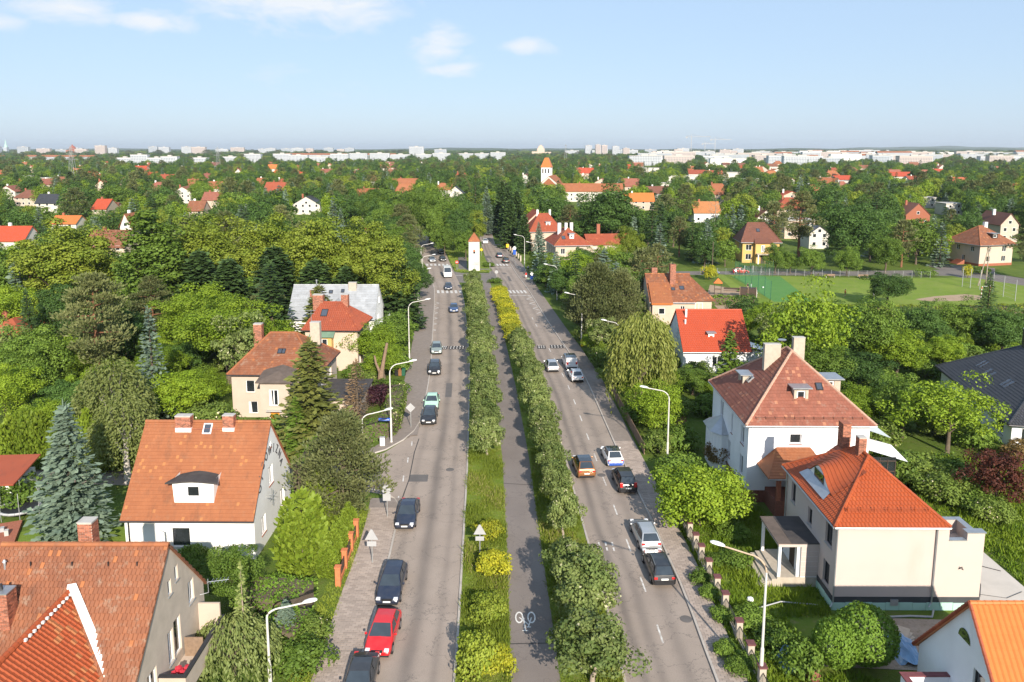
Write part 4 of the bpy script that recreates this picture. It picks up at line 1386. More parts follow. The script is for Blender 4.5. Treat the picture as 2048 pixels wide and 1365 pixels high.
# porch with flat roof, posts and steps
pr = MB()
pr.box(-1.25, 2.9, .75, 0, 6.7, 3.15)
po = pr.build('porch', M['bluewhite'], t)
cl = MB()
for i in range(6):
 cl.box(-1.262, 2.888, .8 + i * .4, -.002, 2.9, .8 + i * .4 + .385)
cl.build('cladding_boards', M['beige'], po)
MB().box(-2.95, 2.85, 3.15, 0, 7.0, 3.4).build('porch_beam', M['beige'], po)
MB().box(-3.05, 2.78, 3.4, -2.05, 7.08, 3.47).build('roof_edge', M['bitumen_brown'], po)
MB().box(-2.04, 2.78, 3.4, 0, 7.08, 3.48).build('porch_roof', M['bitumen'], po)
for (px, py) in ((-2.9, 2.95), (-2.9, 6.75), (-1.55, 2.95)):
 MB().box(px, py, .75, px + .2, py + .2, 3.15).build('post', M['frame'], po)
MB().box(-1.28, 4.2, .75, -1.24, 5.2, 2.8).build('door', M['darkwood'], po)
MB().box(-2.95, 2.85, 0, -.0, 7.0, .75).build('landing', M['stone'], po)
for i in range(5):
 MB().box(-2.95 - .38 * (i + 1), 2.85, 0, -2.955 - .38 * i, 7.0, .75 - .15 * (i + 1) + .01).build('step', M['stone'], po)
# concrete slab behind the wing
t = thing('concrete_terrace', 'bare concrete terrace slab beside the beige house with loose cables', 'terrace', (32.85, 50.5, 0))
MB().box(0, 0, 0, 4.6, 11.5, .35).build('slab', M['slab'], t)
MB().tube([(.6, 1.0, .38), (1.6, 2.6, .38), (1.5, 4.6, .38), (2.4, 5.6, .38), (4.2, 4.4, .38)], .03, 5).tube([(.3, 1.4, .38), (2.4, .8, .38), (4, 1.6, .38)], .02, 5).build('cable', M['darkmetal'], t)
MB().box(1.6, 11.0, .35, 2.6, 11.6, .8).build('block', M['concrete'], t)

# ---- large white house with hipped roof
t, rf = house('large_white_house', 'large white house with weathered hipped roof, tall pale chimney and brick porch', 21.4, 67.4, R(-.4), 10.9, 12.9, 7.7, 12.9, 'hip', ((5.35, 5.2), (5.35, 6.6)), wallm='bluewhite', roofm='tiles_hip',
   tile=(.3, .36, 'flat'), wild=.55, caps='ridge_mortar', o=.4, base=(1.15, 'darkbrick'), walldepth=.22,
   wins=[('S', 3.75, 5.6, 4.8, 6.5, dict(sill='darkbrick', bars=0)), ('W', 1.3, 4.9, 2.3, 6.6, dict(sill='darkbrick')), ('W', 1.3, 1.9, 2.3, 3.8, dict(sill='darkbrick')), ('W', 5.1, 4.6, 5.6, 6.6, dict(sill='darkbrick', bars=0)),
     ('W', 8.7, 4.9, 9.7, 6.6, dict(sill='darkbrick')), ('W', 5.6, 1.9, 6.4, 3.6, dict(sill='darkbrick', bars=0))])
chimney(t, 3.0, 5.9, 4.55, 6.5, 8.9, 13.3, m='stone', bricks=False)
chimney(t, 6.3, 7.4, 7.4, 8.0, 10.8, 13.6, m='stone', bricks=False)
S, _ = roof_slopes('hip', 10.9, 12.9, 7.5, 12.9, .4, .15, ((5.35, 5.2), (5.35, 6.6)))

def boxdormer(x0, x1, yf, yb, z0, z1, face, wallm, win):
 d_ = MB()
 if face == 'S':
  to = lambda u, z, k=0: (x0 + u, yf + k, z)
  wall_face(d_, to, (0, 1, 0), [(0, z0), (x1 - x0, z0), (x1 - x0, z1), (0, z1)], [win])
  d_.quad((x0, yf, z0), (x0, yf, z1), (x0, yb, z1), (x0, yb, z0)).quad((x1, yf, z0), (x1, yb, z0), (x1, yb, z1), (x1, yf, z1))
  lid = (x0 - .25, yf - .35, z1, x1 + .25, yb, z1 + .1)
 else:
  to = lambda u, z, k=0: (x0 + k, yf + u, z)
  wall_face(d_, to, (1, 0, 0), [(0, z0), (yb - yf, z0), (yb - yf, z1), (0, z1)], [win])
  d_.quad((x0, yf, z0), (x1, yf, z0), (x1, yf, z1), (x0, yf, z1)).quad((x0, yb, z0), (x0, yb, z1), (x1, yb, z1), (x1, yb, z0))
  lid = (x0 - .3, yf - .2, z1, x1, yb + .2, z1 + .1)
 b_ = d_.build('dormer', M[wallm], t)
 MB().box(*lid).build('dormer_roof', M['zinc'], b_)
 window(b_, to, *win, bars=0, fm='frame', fw=.12)
 return b_

boxdormer(4.45, 5.75, 1.5, 4.0, 8.6, 10.35, 'S', 'stone', (.25, 8.85, 1.05, 10.1))
boxdormer(1.3, 3.6, 6.9, 8.4, 8.5, 9.95, 'W', 'stone', (.25, 8.75, 1.1, 9.8))
boxdormer(8.6, 10.2, 5.2, 7.2, 8.8, 10.1, 'S', 'stone', (.25, 9.0, 1.0, 9.9))
skylight(t, S[0], 7.2, 3.6, .45, .6)
skylight(t, S[3], 6.6, 2.9, .5, .6, fm='zinc')
gd = MB()
gd.tube([(.6, .05, 8.05), (10.2, .05, 8.05)], .03, 4).tube([(.6, .02, 7.9), (10.2, .02, 7.9)], .03, 4)
for i in range(12):
 gd.box(.6 + i * .87, .0, 7.8, .65 + i * .87, .3, 8.1)
gd.build('snow_guard', M['tiles_dark'], t)
MB().tube([(8.9, -.3, 7.3), (8.7, -.12, 7.0), (8.7, -.1, .2)], .055, 6).build('downpipe', M['zinc'], t)
# brick porch with its own hipped roof
pb = MB()
pb.box(1.7, -3.0, 0, 6.0, 0, 1.5).box(3.6, -2.9, 1.5, 6.0, -.0, 3.6)
pw = pb.build('porch', M['darkbrick'], t)
for px in (1.8, 3.3):
 MB().box(px, -2.95, 1.5, px + .35, -2.6, 3.7).build('brick_pillar', M['brick'], pw)
MB().box(3.75, -2.96, 1.7, 4.6, -2.9, 3.4).build('pane', M['glass'], pw)
q = [(.9, -3.4, 3.75), (6.6, -3.4, 3.75), (6.6, 0, 3.75), (.9, 0, 3.75)]
pf = MB()
A, B = (2.6, -.05, 5.3), (5.6, -.05, 5.3)
S1, S2, S3 = [q[0], q[1], B, A], [q[3], q[0], A], [q[1], q[2], B]
for s in (S1, S2, S3):
 pf.slab(s, .12)
po = pf.build('porch_roof', M['tiles_orange'], pw)
tb = MB()
for s in (S1, S2, S3):
 tile_slope(tb, s, .3, .34, wild=.4)
stuffpart(tb.build('porch_tiles', M['tiles_orange'], pw))
MB().box(.9, -3.5, 3.6, 6.6, -3.42, 3.72).build('porch_gutter', M['zinc'], pw)
# round bay on the street side
bw = MB()
bw.prism([(-1.3, 7.6), (-1.3, 10.2), (-.6, 11.2), (0, 11.2), (0, 6.6), (-.6, 6.6)][::-1], 0.0, 4.0)
bo = bw.build('bay', M['bluewhite'], t)
MB().add([(-1.6, 7.4, 4.0), (-1.6, 10.4, 4.0), (-.7, 11.5, 4.0), (.0, 11.5, 4.0), (0, 6.3, 4.0), (-.7, 6.3, 4.0), (0, 8.9, 5.2)], [(0, 6, 1), (1, 6, 2), (2, 6, 3), (5, 6, 0), (4, 6, 5), (0, 1, 2, 3, 4, 5)]).build('bay_roof', M['zinc'], bo)
window(bo, lambda u, z, k=0: (-1.3 - .07 + k, 7.8 + u, z), 0, 2.3, 2.2, 3.7, depth=.1, bars=2)
window(bo, lambda u, z, k=0: (-1.2 + u * .7, 7.45 - u - .06 + k, z), 0, 2.3, .75, 3.7, depth=.1, bars=1)
# glazed lean-to on the garden side
ln = MB()
ln.add([(10.9, 1.2, 6.6), (14.4, 3.0, 5.0), (14.4, 11.0, 5.0), (10.9, 11.0, 7.4)], [(0, 1, 2, 3)])
lo = ln.build('lean_to_roof', mat('pale_sheeting', (0.62, 0.66, 0.66), 0.4, 0.05, 1.0), t)
fr = MB()
for i in range(5):
 fr.box(10.95 + i * .72, .8, 1.0, 11.02 + i * .72, .87, 4.2 - i * .15)
fr.box(10.95, .8, 2.6, 13.9, .87, 2.68).box(10.95, .8, 3.6, 13.9, .87, 3.68)
fr.build('lean_to_frame', M['darkwood'], lo)
MB().add([(10.9, .3, 4.95), (15.2, 1.2, 3.4), (15.0, 4.2, 3.9), (10.9, 4.4, 5.0)], [(0, 1, 2, 3)]).build('awning', M['frame'], lo)
MB().box(10.95, .86, 1.0, 13.9, .88, 4.0).build('pane', M['glass'], lo)
MB().lathe([(.02, 0), (.3, .06), (.42, .16)], 12, (4.7, 6.2, 13.6)).build('satellite_dish', M['zinc'], t)

# ---- house in the lower right corner with bright orange roof
t, rf = house('orange_roofed_house', 'white gabled house with vivid orange tiled roof in the lower right corner', 24.35, 33.4, R(0), 8.3, 9.2, 2.75, 8.3, 'gx', roofm='tiles_bright', tile=(.30, .36, 'wave'), wild=.08, o=.35, og=.18,
   tiles=False, gutter='darkmetal', walldepth=.2, wallm='bluewhite', wins=[('W', 3.0, 3.2, 4.0, 5.0, dict(fm='darkmetal', bars=0, depth=.18))], caps='tiles_bright')
S, _ = roof_slopes('gx', 8.3, 9.2, 2.5, 8.3, .35, .18, None)
tb = MB()
tile_slope(tb, S[1], .3, .36, prof='wave', wild=.1)
stuffpart(tb.build('far_slope_tiles', M['tiles_bright'], rf))
A_, B_ = Vector(S[0][0]), Vector(S[0][1])
ux = (B_ - A_).normalized()
up = (Vector(S[0][3]) - A_).normalized()
nn = ux.cross(up).normalized()
slen = (Vector(S[0][3]) - A_).length
tm = MB()
tm.add([(.004, 0, .03), (.085, 0, .075), (.18, 0, .045), (.296, 0, .03), (.004, .39, .0), (.085, .39, .045), (.18, .39, .015), (.296, .39, 0), (.004, 0, 0), (.085, 0, .02), (.18, 0, .01), (.296, 0, 0)],
 [(0, 1, 5, 4), (1, 2, 6, 5), (2, 3, 7, 6), (8, 9, 1, 0), (9, 10, 2, 1), (10, 11, 3, 2)], 0.3)
protos = []
for tn in (0.2, 0.45, 0.7):
 tm.t = [tn] * 6
 protos.append(tm.build('tile', M['tiles_bright'], rf))
used, cnt = set(), 0
tb = MB()
rows = int(slen / .36)
for r in range(rows - 1, -1, -1):
 for k in range(int((B_ - A_).length / .3)):
  pos = A_ + ux * (k * .3) + up * (r * .36) + nn * .012
  if cnt < 297 and k < 24:
   s_ = protos[rnd.randrange(3)]
   c = s_ if s_.name not in used else s_.copy()
   if s_.name in used:
    COL.objects.link(c)
   used.add(s_.name)
   mx = Matrix((ux, up, nn)).transposed().to_4x4()
   mx.translation = pos
   c.matrix_local = mx
   cnt += 1
  else:
   tb.add([pos + ux * a + up * b_ + nn * c_ for (a, b_, c_) in tm.v], tm.f, rnd.random() * .8)
stuffpart(tb.build('lower_tiles', M['tiles_bright'], rf))
vb = MB()
for s_ in (-1, 1):
 n_ = 18
 for i in range(n_):
  f0, f1 = i / n_, (i + 1) / n_
  y0, z0 = 4.6 + s_ * 4.95 * (1 - f0), 2.5 + 5.8 * f0
  y1, z1 = 4.6 + s_ * 4.95 * (1 - f1), 2.5 + 5.8 * f1
  vb.tube([(-.18, y0, z0 + .05), (-.18, y1, z1 + .04)], [.11, .09], 6, rnd.random())
stuffpart(vb.build('verge_tiles', M['tiles_red'], rf))
hw = MB()
for i in range(10):
 a0, a1 = PI * i / 10, PI * (i + 1) / 10
 hw.add([(-.03, 5.0, 5.9), (-.03, 5.0 + .55 * math.cos(a0), 5.9 + .62 * math.sin(a0)), (-.03, 5.0 + .55 * math.cos(a1), 5.9 + .62 * math.sin(a1))], [(0, 1, 2)])
hw.build('half_round_pane', M['glass'], t)
b = MB()
b.box(-2.6, 2.2, 0, 0, 6.2, 2.1).box(-2.6, 2.2, 2.1, -2.4, 6.2, 3.0).box(-2.4, 6.0, 2.1, 0, 6.2, 3.0)
bo = b.build('terrace', M['bluewhite'], t)
MB().box(-2.68, 2.1, 3.0, -2.32, 6.28, 3.07).box(-2.32, 5.92, 3.0, 0, 6.28, 3.07).build('coping', mat('maroon_coping', (0.16, 0.05, 0.055), 0.7, 0.2, 3), bo)
MB().box(-2.39, 2.2, 2.1, 0, 5.99, 2.14).build('terrace_floor', M['bitumen'], bo)

# ---- scarlet-roofed house on the right
t, rf = house('scarlet_roofed_house', 'white house with plain scarlet roof and a tiny dormer behind the weeping willow', 24.7, 109.2, R(-.6), 9.6, 11.6, 3.4, 8.1, 'gx', roofm='tiles_scarlet', tile=(.34, .4, 'bump'), wild=.1, wallm='bluewhite', o=.45,
   caps='tiles_scarlet', wins=[('W', 4.0, 4.2, 4.9, 5.4, W0), ('W', 7.2, 1.2, 8.2, 2.6, W0), ('S', 4.2, .9, 5.6, 2.4, W0)])
boxdormer(3.9, 4.75, 1.7, 3.4, 4.3, 5.5, 'S', 'frame', (.18, 4.5, .67, 5.2))
MB().tube([(1.2, 4.7, 7.2), (1.2, 4.7, 8.4)], .16, 7).tube([(.9, 3.6, 6.4), (.9, 3.6, 7.1)], .12, 7).build('flue', M['frame'], t)
b = MB()
b.box(9.6, .6, 0, 12.0, 4.0, 3.0)
b.slab([(9.6, .3, 3.9), (12.4, .3, 3.0), (12.4, 4.4, 3.0), (9.6, 4.4, 3.9)], .1)
b.build('annex', M['bluewhite'], t)
MB().lathe([(.02, 0), (.4, .08), (.55, .2)], 12, (9.9, 5.5, 5.2)).build('satellite_dish', M['frame'], t)

# ---- terracotta house with a tall brick chimney
t, rf = house('terracotta_house', 'pale house with terracotta roofs, newer orange patch and a tall brick chimney', 24.6, 136.4, R(-.5), 8.0, 11.6, 5.2, 9.2, 'gx', roofm='tiles_old', tile=(.34, .42, 'flat'), wallm='sand', wild=.6, caps='tiles_orange',
   wins=[('S', 1.5, 3.2, 2.4, 4.3, W0), ('S', 5.4, 3.1, 6.2, 4.3, W0)])
rb = MB()
S, _ = roof_slopes('hip', 6.6, 9.4, 4.9, 8.6, .4, .15, ((1.2, 4.7), (3.3, 4.7)))
S = [[(x + 5.2, y + 2.6, z) for x, y, z in s] for s in S]
for s in S:
 rb.slab(s, .14)
wr = rb.build('wing_roof', M['tiles_old'], t)
tb = MB()
for s in S:
 tile_slope(tb, s, .34, .42, wild=.6)
stuffpart(tb.build('wing_tiles', M['tiles_old'], wr))
MB().box(5.2, 2.6, 0, 11.6, 11.8, 5.0).build('wing_wall', M['sand'], t)
window(t, lambda u, z, k=0: (8.6 + u, 2.6 - .08 + k, z), 0, 2.8, 1.4, 4.4, depth=.1)
ex = MB()
exs = [(.1, -1.1, 5.0), (3.9, -1.1, 5.0), (3.9, 3.3, 8.0), (.1, 3.3, 8.0)]
ex.slab(exs, .25)
ep = ex.build('newer_roof', M['tiles_bright'], t)
tb = MB()
tile_slope(tb, exs, .34, .4, wild=.15)
stuffpart(tb.build('newer_tiles', M['tiles_orange'], ep))
MB().box(.3, -.8, 0, 3.7, 0.0, 4.9).build('annex', M['sand'], t)
window(t, lambda u, z, k=0: (1.4 + u, -.8 - .09 + k, z), 0, 3.0, 1.1, 4.1, depth=.1, bars=0)
chimney(t, 4.1, 3.4, 5.1, 4.5, 6.5, 11.2, m='brick', cap='brick', pots=1, base_white=.0)
chimney(t, 1.4, 7.2, 2.4, 7.9, 7.8, 10.0, m='brick', cap='brick')
S, _ = roof_slopes('gx', 8, 11.6, 4.9, 9.2, .4, .15, None)
skylight(t, S[0], 5.9, 3.4, .7, .8)
skylight(t, S[0], 4.4, 3.2, .5, .6)

# ---- house with a graphite roof at the right edge
t, rf = house('graphite_roofed_house', 'modern white house with wide graphite hipped roof and several skylights', 53.6, 80.0, R(-11), 15.5, 22.0, 3.2, 8.0, 'hip', ((6.6, 7.6), (6.6, 15.2)), wallm='bluewhite', roofm='tiles_slate', tile=(.32, .38, 'wave'), wild=.3, o=.6,
   gutter='darkmetal', caps='tiles_slate', wins=[('W', 2.0, .9, 4.0, 2.5, dict(fm='frame', sill='zinc')), ('S', 1.0, .2, 2.1, 2.4, dict(fm='darkmetal', bars=0)), ('S', 3.4, .8, 5.0, 2.4, dict(fm='frame'))])
S, _ = roof_slopes('hip', 15.5, 22.0, 2.85, 8.0, .6, .15, ((6.6, 7.6), (6.6, 15.2)))
for (u, v) in ((18.2, 2.7), (18.2, 2.7), (14.6, 3.1), (13.75, 3.1), (10.2, 2.8), (6.6, 3.4), (8.9, 2.9)):
 skylight(t, S[3], 23.2 - u if False else u, v, .7, 1.3) if (u, v) != (18.2, 2.7) else None
skylight(t, S[3], 6.0, 3.3, .75, 1.35)
chimney(t, 6.4, 13.6, 7.8, 15.0, 6.4, 10.2, m='darkmetal', cap='zinc', bricks=False, pots=1)

# ---- yellow villa beyond the playing field
t, rf = house('yellow_villa', 'yellow villa with brown hipped roof and a columned entrance across the field', 65.4, 219.6, R(-4), 10.2, 10.0, 6.2, 11.0, 'hip', ((2.2, 5.0), (7.0, 5.0)), wallm='yellowwall', roofm='tiles_dark', tile=(.5, .6, 'flat'), wild=.3, caps='tiles_dark',
   o=.6, wins=[('S', .9, 3.6, 2.5, 5.2, W0), ('S', .9, .9, 2.5, 2.5, W0), ('S', 7.9, 3.6, 9.5, 5.2, W0), ('S', 7.9, 1.0, 9.5, 2.5, W0), ('W', 3, 3.6, 4.4, 5.2, W0)])
cn = MB()
to = lambda u, z, k=0: (3.3 + u, -1.4 + k, z)
wall_face(cn, to, (0, 1, 0), [(0, 0), (4.2, 0), (4.2, 6.0), (0, 6.0)], [(1.6, 3.2, 2.6, 5.2)])
cn.quad((3.3, -1.4, 0), (3.3, 0, 0), (3.3, 0, 6), (3.3, -1.4, 6)).quad((7.5, -1.4, 0), (7.5, -1.4, 6), (7.5, 0, 6), (7.5, 0, 0))
cc = cn.build('entrance_bay', M['yellowwall'], t)
window(cc, to, 1.6, 3.2, 2.6, 5.2, bars=1, fw=.18)
MB().slab([(2.9, -1.8, 5.9), (7.9, -1.8, 5.9), (7.4, 1.2, 7.2), (3.4, 1.2, 7.2)], .2).build('bay_roof', M['tiles_dark'], cc)
MB().box(3.5, -3.0, 2.6, 7.3, -1.4, 2.85).build('entrance_balcony', M['stone'], cc)
for px in (3.7, 6.85):
 MB().box(px, -2.9, 0, px + .28, -2.62, 2.6).build('column', M['frame'], cc)
MB().box(4.8, -1.46, 0, 6.0, -1.41, 2.3).build('door', M['darkwood'], cc)
S, _ = roof_slopes('hip', 10.2, 10, 5.9, 11.0, .6, .15, ((2.2, 5.0), (7.0, 5.0)))
skylight(t, S[0], 4.9, 4.0, .8, 1.1)

# ---- cream villa at the right edge
t, rf = house('cream_villa', 'cream two storey villa with terracotta hipped roof beyond the field corner', 128.4, 212.3, R(14), 11.0, 11.5, 6.2, 10.6, 'hip', ((4.2, 5.4), (5.6, 5.6)), wallm='sand', roofm='tiles_old', tile=(.5, .6, 'flat'), caps='tiles_orange', wild=.5, o=.7,
   base=(.7, 'brick'), wins=[('S', 2.4, 3.9, 3.6, 5.4, W0), ('S', 2.4, 1.2, 3.6, 2.7, W0), ('S', 7.4, 3.9, 8.8, 5.4, W0), ('S', 7.4, 1.2, 8.8, 2.7, W0), ('W', 2, 3.9, 3.2, 5.3, W0), ('W', 7, 3.9, 8.2, 5.3, W0), ('W', 5, 1.0, 6, 2.6, W0)])
boxdormer(5.0, 6.8, 1.2, 4.0, 7.5, 8.8, 'S', 'darkwood', (.3, 7.7, 1.5, 8.5))
chimney(t, 5.9, 5.0, 6.9, 5.8, 9.8, 11.6, m='frame', bricks=False)
for i in range(5):
 MB().box(-1.0 - .5 * i, 4.4, 0, -.5 - .5 * i - .01, 7.2, 1.2 - .24 * i).build('step', M['brick'], t)

# ---- red hipped houses right of the avenue past the tower
t, rf = house('red_hipped_house', 'long house with red hipped roof and white chimneys by the far crossing', 11.9, 210.8, R(8), 9.6, 14, 6.2, 10.2, 'hip', ((4.4, 5.2), (4.4, 9)), wallm='sand', roofm='tiles_red', tile=(.5, .6, 'flat'), wild=.4, caps='tiles_orange', o=.5,
   wins=[('S', 1.4, 3.6, 2.6, 5.1, W0), ('S', 5.6, 3.6, 6.8, 5.1, W0), ('W', 2, 3.6, 3.2, 5.2, W0), ('W', 5, 3.6, 6.2, 5.2, W0), ('W', 8, 3.6, 9.2, 5.2, W0)])
boxdormer(4.2, 5.4, 1.6, 3.6, 7.6, 8.9, 'S', 'frame', (.3, 7.8, .9, 8.6))
chimney(t, 3.6, 5.2, 4.3, 5.9, 9, 11.6, m='frame', bricks=False)
chimney(t, 2.0, 7.2, 2.9, 8.0, 8, 11.4, m='frame', bricks=False)
chimney(t, 5.6, 7.6, 6.4, 8.4, 8.5, 11.4, m='frame', bricks=False)
wb = MB()
Sx = [[(9.2, 1.6, 5.8), (22, 1.6, 5.8), (22, 5.6, 8.4), (9.2, 5.6, 8.4)], [(22, 9.6, 5.8), (9.2, 9.6, 5.8), (9.2, 5.6, 8.4), (22, 5.6, 8.4)]]
for s in Sx:
 wb.slab(s, .15)
wr = wb.build('wing_roof', M['tiles_red'], t)
tb = MB()
tile_slope(tb, Sx[0], .5, .6, wild=.4)
stuffpart(tb.build('wing_tiles', M['tiles_red'], wr))
MB().box(9.6, 2.0, 0, 21.8, 9.2, 5.8).add([(21.8, 2.0, 5.8), (21.8, 9.2, 5.8), (21.8, 5.6, 8.2)], [(0, 1, 2)]).build('wing_wall', M['sand'], t)
for ux_ in (11.0, 14.0, 17.0, 19.6):
 window(t, lambda u, z, k=0, ux_=ux_: (ux_ + u, 2.0 - .08 + k, z), 0, 3.4, 1.2, 4.9, depth=.1)
chimney(t, 13.0, 6.2, 13.9, 7.0, 7.8, 11.0, m='brick', cap='brick', bricks=False)
S, _ = roof_slopes('hip', 9.6, 14, 5.9, 10.2, .5, .15, ((4.4, 5.2), (4.4, 9)))
skylight(t, S[0], 2.6, 2.6, .9, 1.2)

t, rf = house('red_hipped_house', 'house with saturated red hipped roof and a white dormer behind the silver spruce', 5.8, 243.0, R(8), 10.0, 11.0, 6.6, 11.6, 'hip', ((3.6, 5.4), (6.6, 5.4)), wallm='sand', roofm='tiles_red', tile=(.55, .65, 'flat'), wild=.2, caps='tiles_red', o=.5,
   wins=[('S', 1.4, 4, 2.6, 5.4, W0), ('W', 3, 4, 4.2, 5.4, W0)])
boxdormer(5.2, 6.6, 1.6, 3.6, 7.9, 9.2, 'S', 'frame', (.3, 8.1, 1.0, 8.9))
chimney(t, 2.8, 5.2, 3.4, 5.9, 10.6, 12.8, m='frame', bricks=False)
chimney(t, 6.8, 5.2, 7.4, 5.9, 10.6, 12.8, m='frame', bricks=False)
t, rf = house('red_gabled_house', 'red roofed house just visible behind the other two by the avenue', 4.0, 266.0, R(8), 10.0, 11.0, 6.2, 10.8, 'gy', None, wallm='sand', roofm='tiles_red', tile=(.6, .7, 'flat'), wild=.3, wins=[('S', 1.4, 4, 2.6, 5.4, W0)])

# ---- the old transformer tower standing on the island
t = thing('tower', 'slender white square tower with red pyramid roof and graffiti at its foot', 'tower', (-11.45, 203.7, .1), R(2))
mb = MB()
to = lambda u, z, k=0: (u, k, z)
wall_face(mb, to, (0, 1, 0), [(0, 0), (2.95, 0), (2.88, 7.9), (.07, 7.9)], [(1.25, 4.6, 1.75, 5.6)])
mb.quad((0, 0, 0), (.07, .07, 7.9), (.07, 2.88, 7.9), (0, 2.95, 0)).quad((2.95, 0, 0), (2.95, 2.95, 0), (2.88, 2.88, 7.9), (2.88, .07, 7.9)).quad((0, 2.95, 0), (.07, 2.88, 7.9), (2.88, 2.88, 7.9), (2.95, 2.95, 0))
mb.build('wall', M['towerwall'], t)
rb = MB()
E = [(-.12, -.12, 7.85), (3.07, -.12, 7.85), (3.07, 3.07, 7.85), (-.12, 3.07, 7.85)]
ap = (1.475, 1.475, 10.1)
for i in range(4):
 rb.slab([E[i], E[(i + 1) % 4], ap], .1)
rf = rb.build('roof', M['tiles_orange'], t)
tb = MB()
for i in range(4):
 tile_slope(tb, [E[i], E[(i + 1) % 4], ap], .35, .4, wild=.4)
stuffpart(tb.build('roof_tiles', M['tiles_orange'], rf))
MB().box(1.28, .08, 4.65, 1.72, .12, 5.1).build('pane', M['glass'], t)
MB().box(1.26, .06, 5.12, 1.74, .13, 5.58).build('window_panel', mat('orange_panel', (0.5, 0.15, 0.06), 0.7, 0.1), t)
gf = MB()
for (zz, x0, x1) in ((1.95, 1.05, 2.75), (1.55, 1.0, 2.6)):
 xx = x0
 while xx < x1:
  hgt = .16 + rnd.random() * .2
  wd = .12 + rnd.random() * .12
  gf.box(xx, -.012, zz, xx + .04, -.004, zz + hgt)
  gf.box(xx + .04, -.012, zz + hgt - .045, xx + wd, -.004, zz + hgt)
  if rnd.random() < .5:
   gf.box(xx + .04, -.012, zz + .06, xx + wd, -.004, zz + .1)
  xx += wd + .05
gf.box(1.4, -.012, .55, 1.46, -.004, 1.05).box(1.46, -.012, .98, 1.68, -.004, 1.03).box(1.46, -.012, .76, 1.6, -.004, .81).box(1.46, -.012, .55, 1.7, -.004, .6)
gf.build('graffiti', mat('graffiti_paint', (0.2, 0.2, 0.22), 0.7, 0.2), t)
# ------------------------------------------------------------------ trees and shrubs
M['leaf_mid'] = leaf_mat('leaves_mid_green', (0.086, 0.154, 0.019), (0.163, 0.245, 0.036))
M['leaf_dark'] = leaf_mat('leaves_dark_green', (0.047, 0.100, 0.020), (0.096, 0.173, 0.033))
M['leaf_bright'] = leaf_mat('leaves_bright_green', (0.128, 0.217, 0.014), (0.247, 0.330, 0.026))
M['leaf_lime'] = leaf_mat('leaves_lime_flower', (0.137, 0.202, 0.020), (0.279, 0.319, 0.040))
M['leaf_grey'] = leaf_mat('leaves_grey_green', (0.091, 0.144, 0.033), (0.246, 0.287, 0.093), (0.491, 0.476, 0.296))
M['leaf_yellow'] = leaf_mat('leaves_golden', (0.20, 0.25, 0.02), (0.52, 0.47, 0.03))
M['leaf_red'] = leaf_mat('leaves_copper', (0.072, 0.023, 0.016), (0.150, 0.047, 0.026))
M['leaf_purple'] = leaf_mat('leaves_purple', (0.036, 0.012, 0.019), (0.072, 0.026, 0.036))
M['leaf_brown'] = leaf_mat('needles_dead', (0.169, 0.111, 0.058), (0.286, 0.195, 0.111), transl=.1)
M['leaf_blossom'] = leaf_mat('leaves_with_white_blossom', (0.103, 0.165, 0.025), (0.204, 0.261, 0.050), (0.904, 0.797, 0.520))
M['leaf_rust'] = leaf_mat('leaves_rusty', (0.156, 0.091, 0.033), (0.221, 0.169, 0.052))
M['needle'] = leaf_mat('needles_dark', (0.032, 0.071, 0.021), (0.076, 0.126, 0.034), transl=.12)
M['needle_mid'] = leaf_mat('needles_olive', (0.095, 0.126, 0.029), (0.220, 0.226, 0.057), transl=.15)
M['needle_blue'] = leaf_mat('needles_blue', (0.085, 0.135, 0.095), (0.215, 0.28, 0.205), transl=.12)
M['needle_pine'] = leaf_mat('needles_pine', (0.077, 0.101, 0.033), (0.182, 0.188, 0.073), transl=.14)
M['thuja'] = leaf_mat('thuja_sprays', (0.113, 0.181, 0.016), (0.224, 0.288, 0.030), transl=.18)
M['larch'] = leaf_mat('larch_needles', (0.16, 0.215, 0.06), (0.28, 0.32, 0.11), transl=.25)
M['willow'] = leaf_mat('willow_leaves', (0.140, 0.178, 0.031), (0.296, 0.310, 0.077))
M['birch'] = leaf_mat('birch_leaves', (0.094, 0.130, 0.029), (0.197, 0.218, 0.066))
M['hedge'] = leaf_mat('hedge_leaves', (0.088, 0.175, 0.018), (0.177, 0.275, 0.033))
M['bark'] = mat('bark', (0.11, 0.085, 0.06), 0.95, 0.2, 3.0, bmp=.3)
M['bark_pale'] = mat('pale_bark', (0.30, 0.25, 0.19), 0.95, 0.2, 3.0, bmp=.3)
M['bark_red'] = mat('red_pine_bark', (0.19, 0.085, 0.045), 0.95, 0.2, 3.0, bmp=.3)
M['bark_white'] = mat('birch_bark', (0.38, 0.35, 0.31), 0.9, 0.2, 3.0)

def frames(n, nrm, rng, jit):
 """random tangent frames round jittered normals"""
 N = nrm + rng.normal(0, jit, (n, 3))
 N /= np.linalg.norm(N, axis=1, keepdims=True) + 1e-9
 A = np.cross(N, rng.normal(0, 1, (n, 3)))
 A /= np.linalg.norm(A, axis=1, keepdims=True) + 1e-9
 return N, A, np.cross(N, A)

def leaf_quads(P, nrm, size, rng, jit=0.6, asp=0.75):
 n = len(P)
 N, A, B = frames(n, nrm, rng, jit)
 s = (np.asarray(size) * rng.uniform(.55, 1.4, n))[:, None] * .5
 a, b = A * s, B * s * asp
 k = N * s * .35
 return np.stack([P - a, P - b * .9 + k, P + a, P + b * .9 + k], 1)

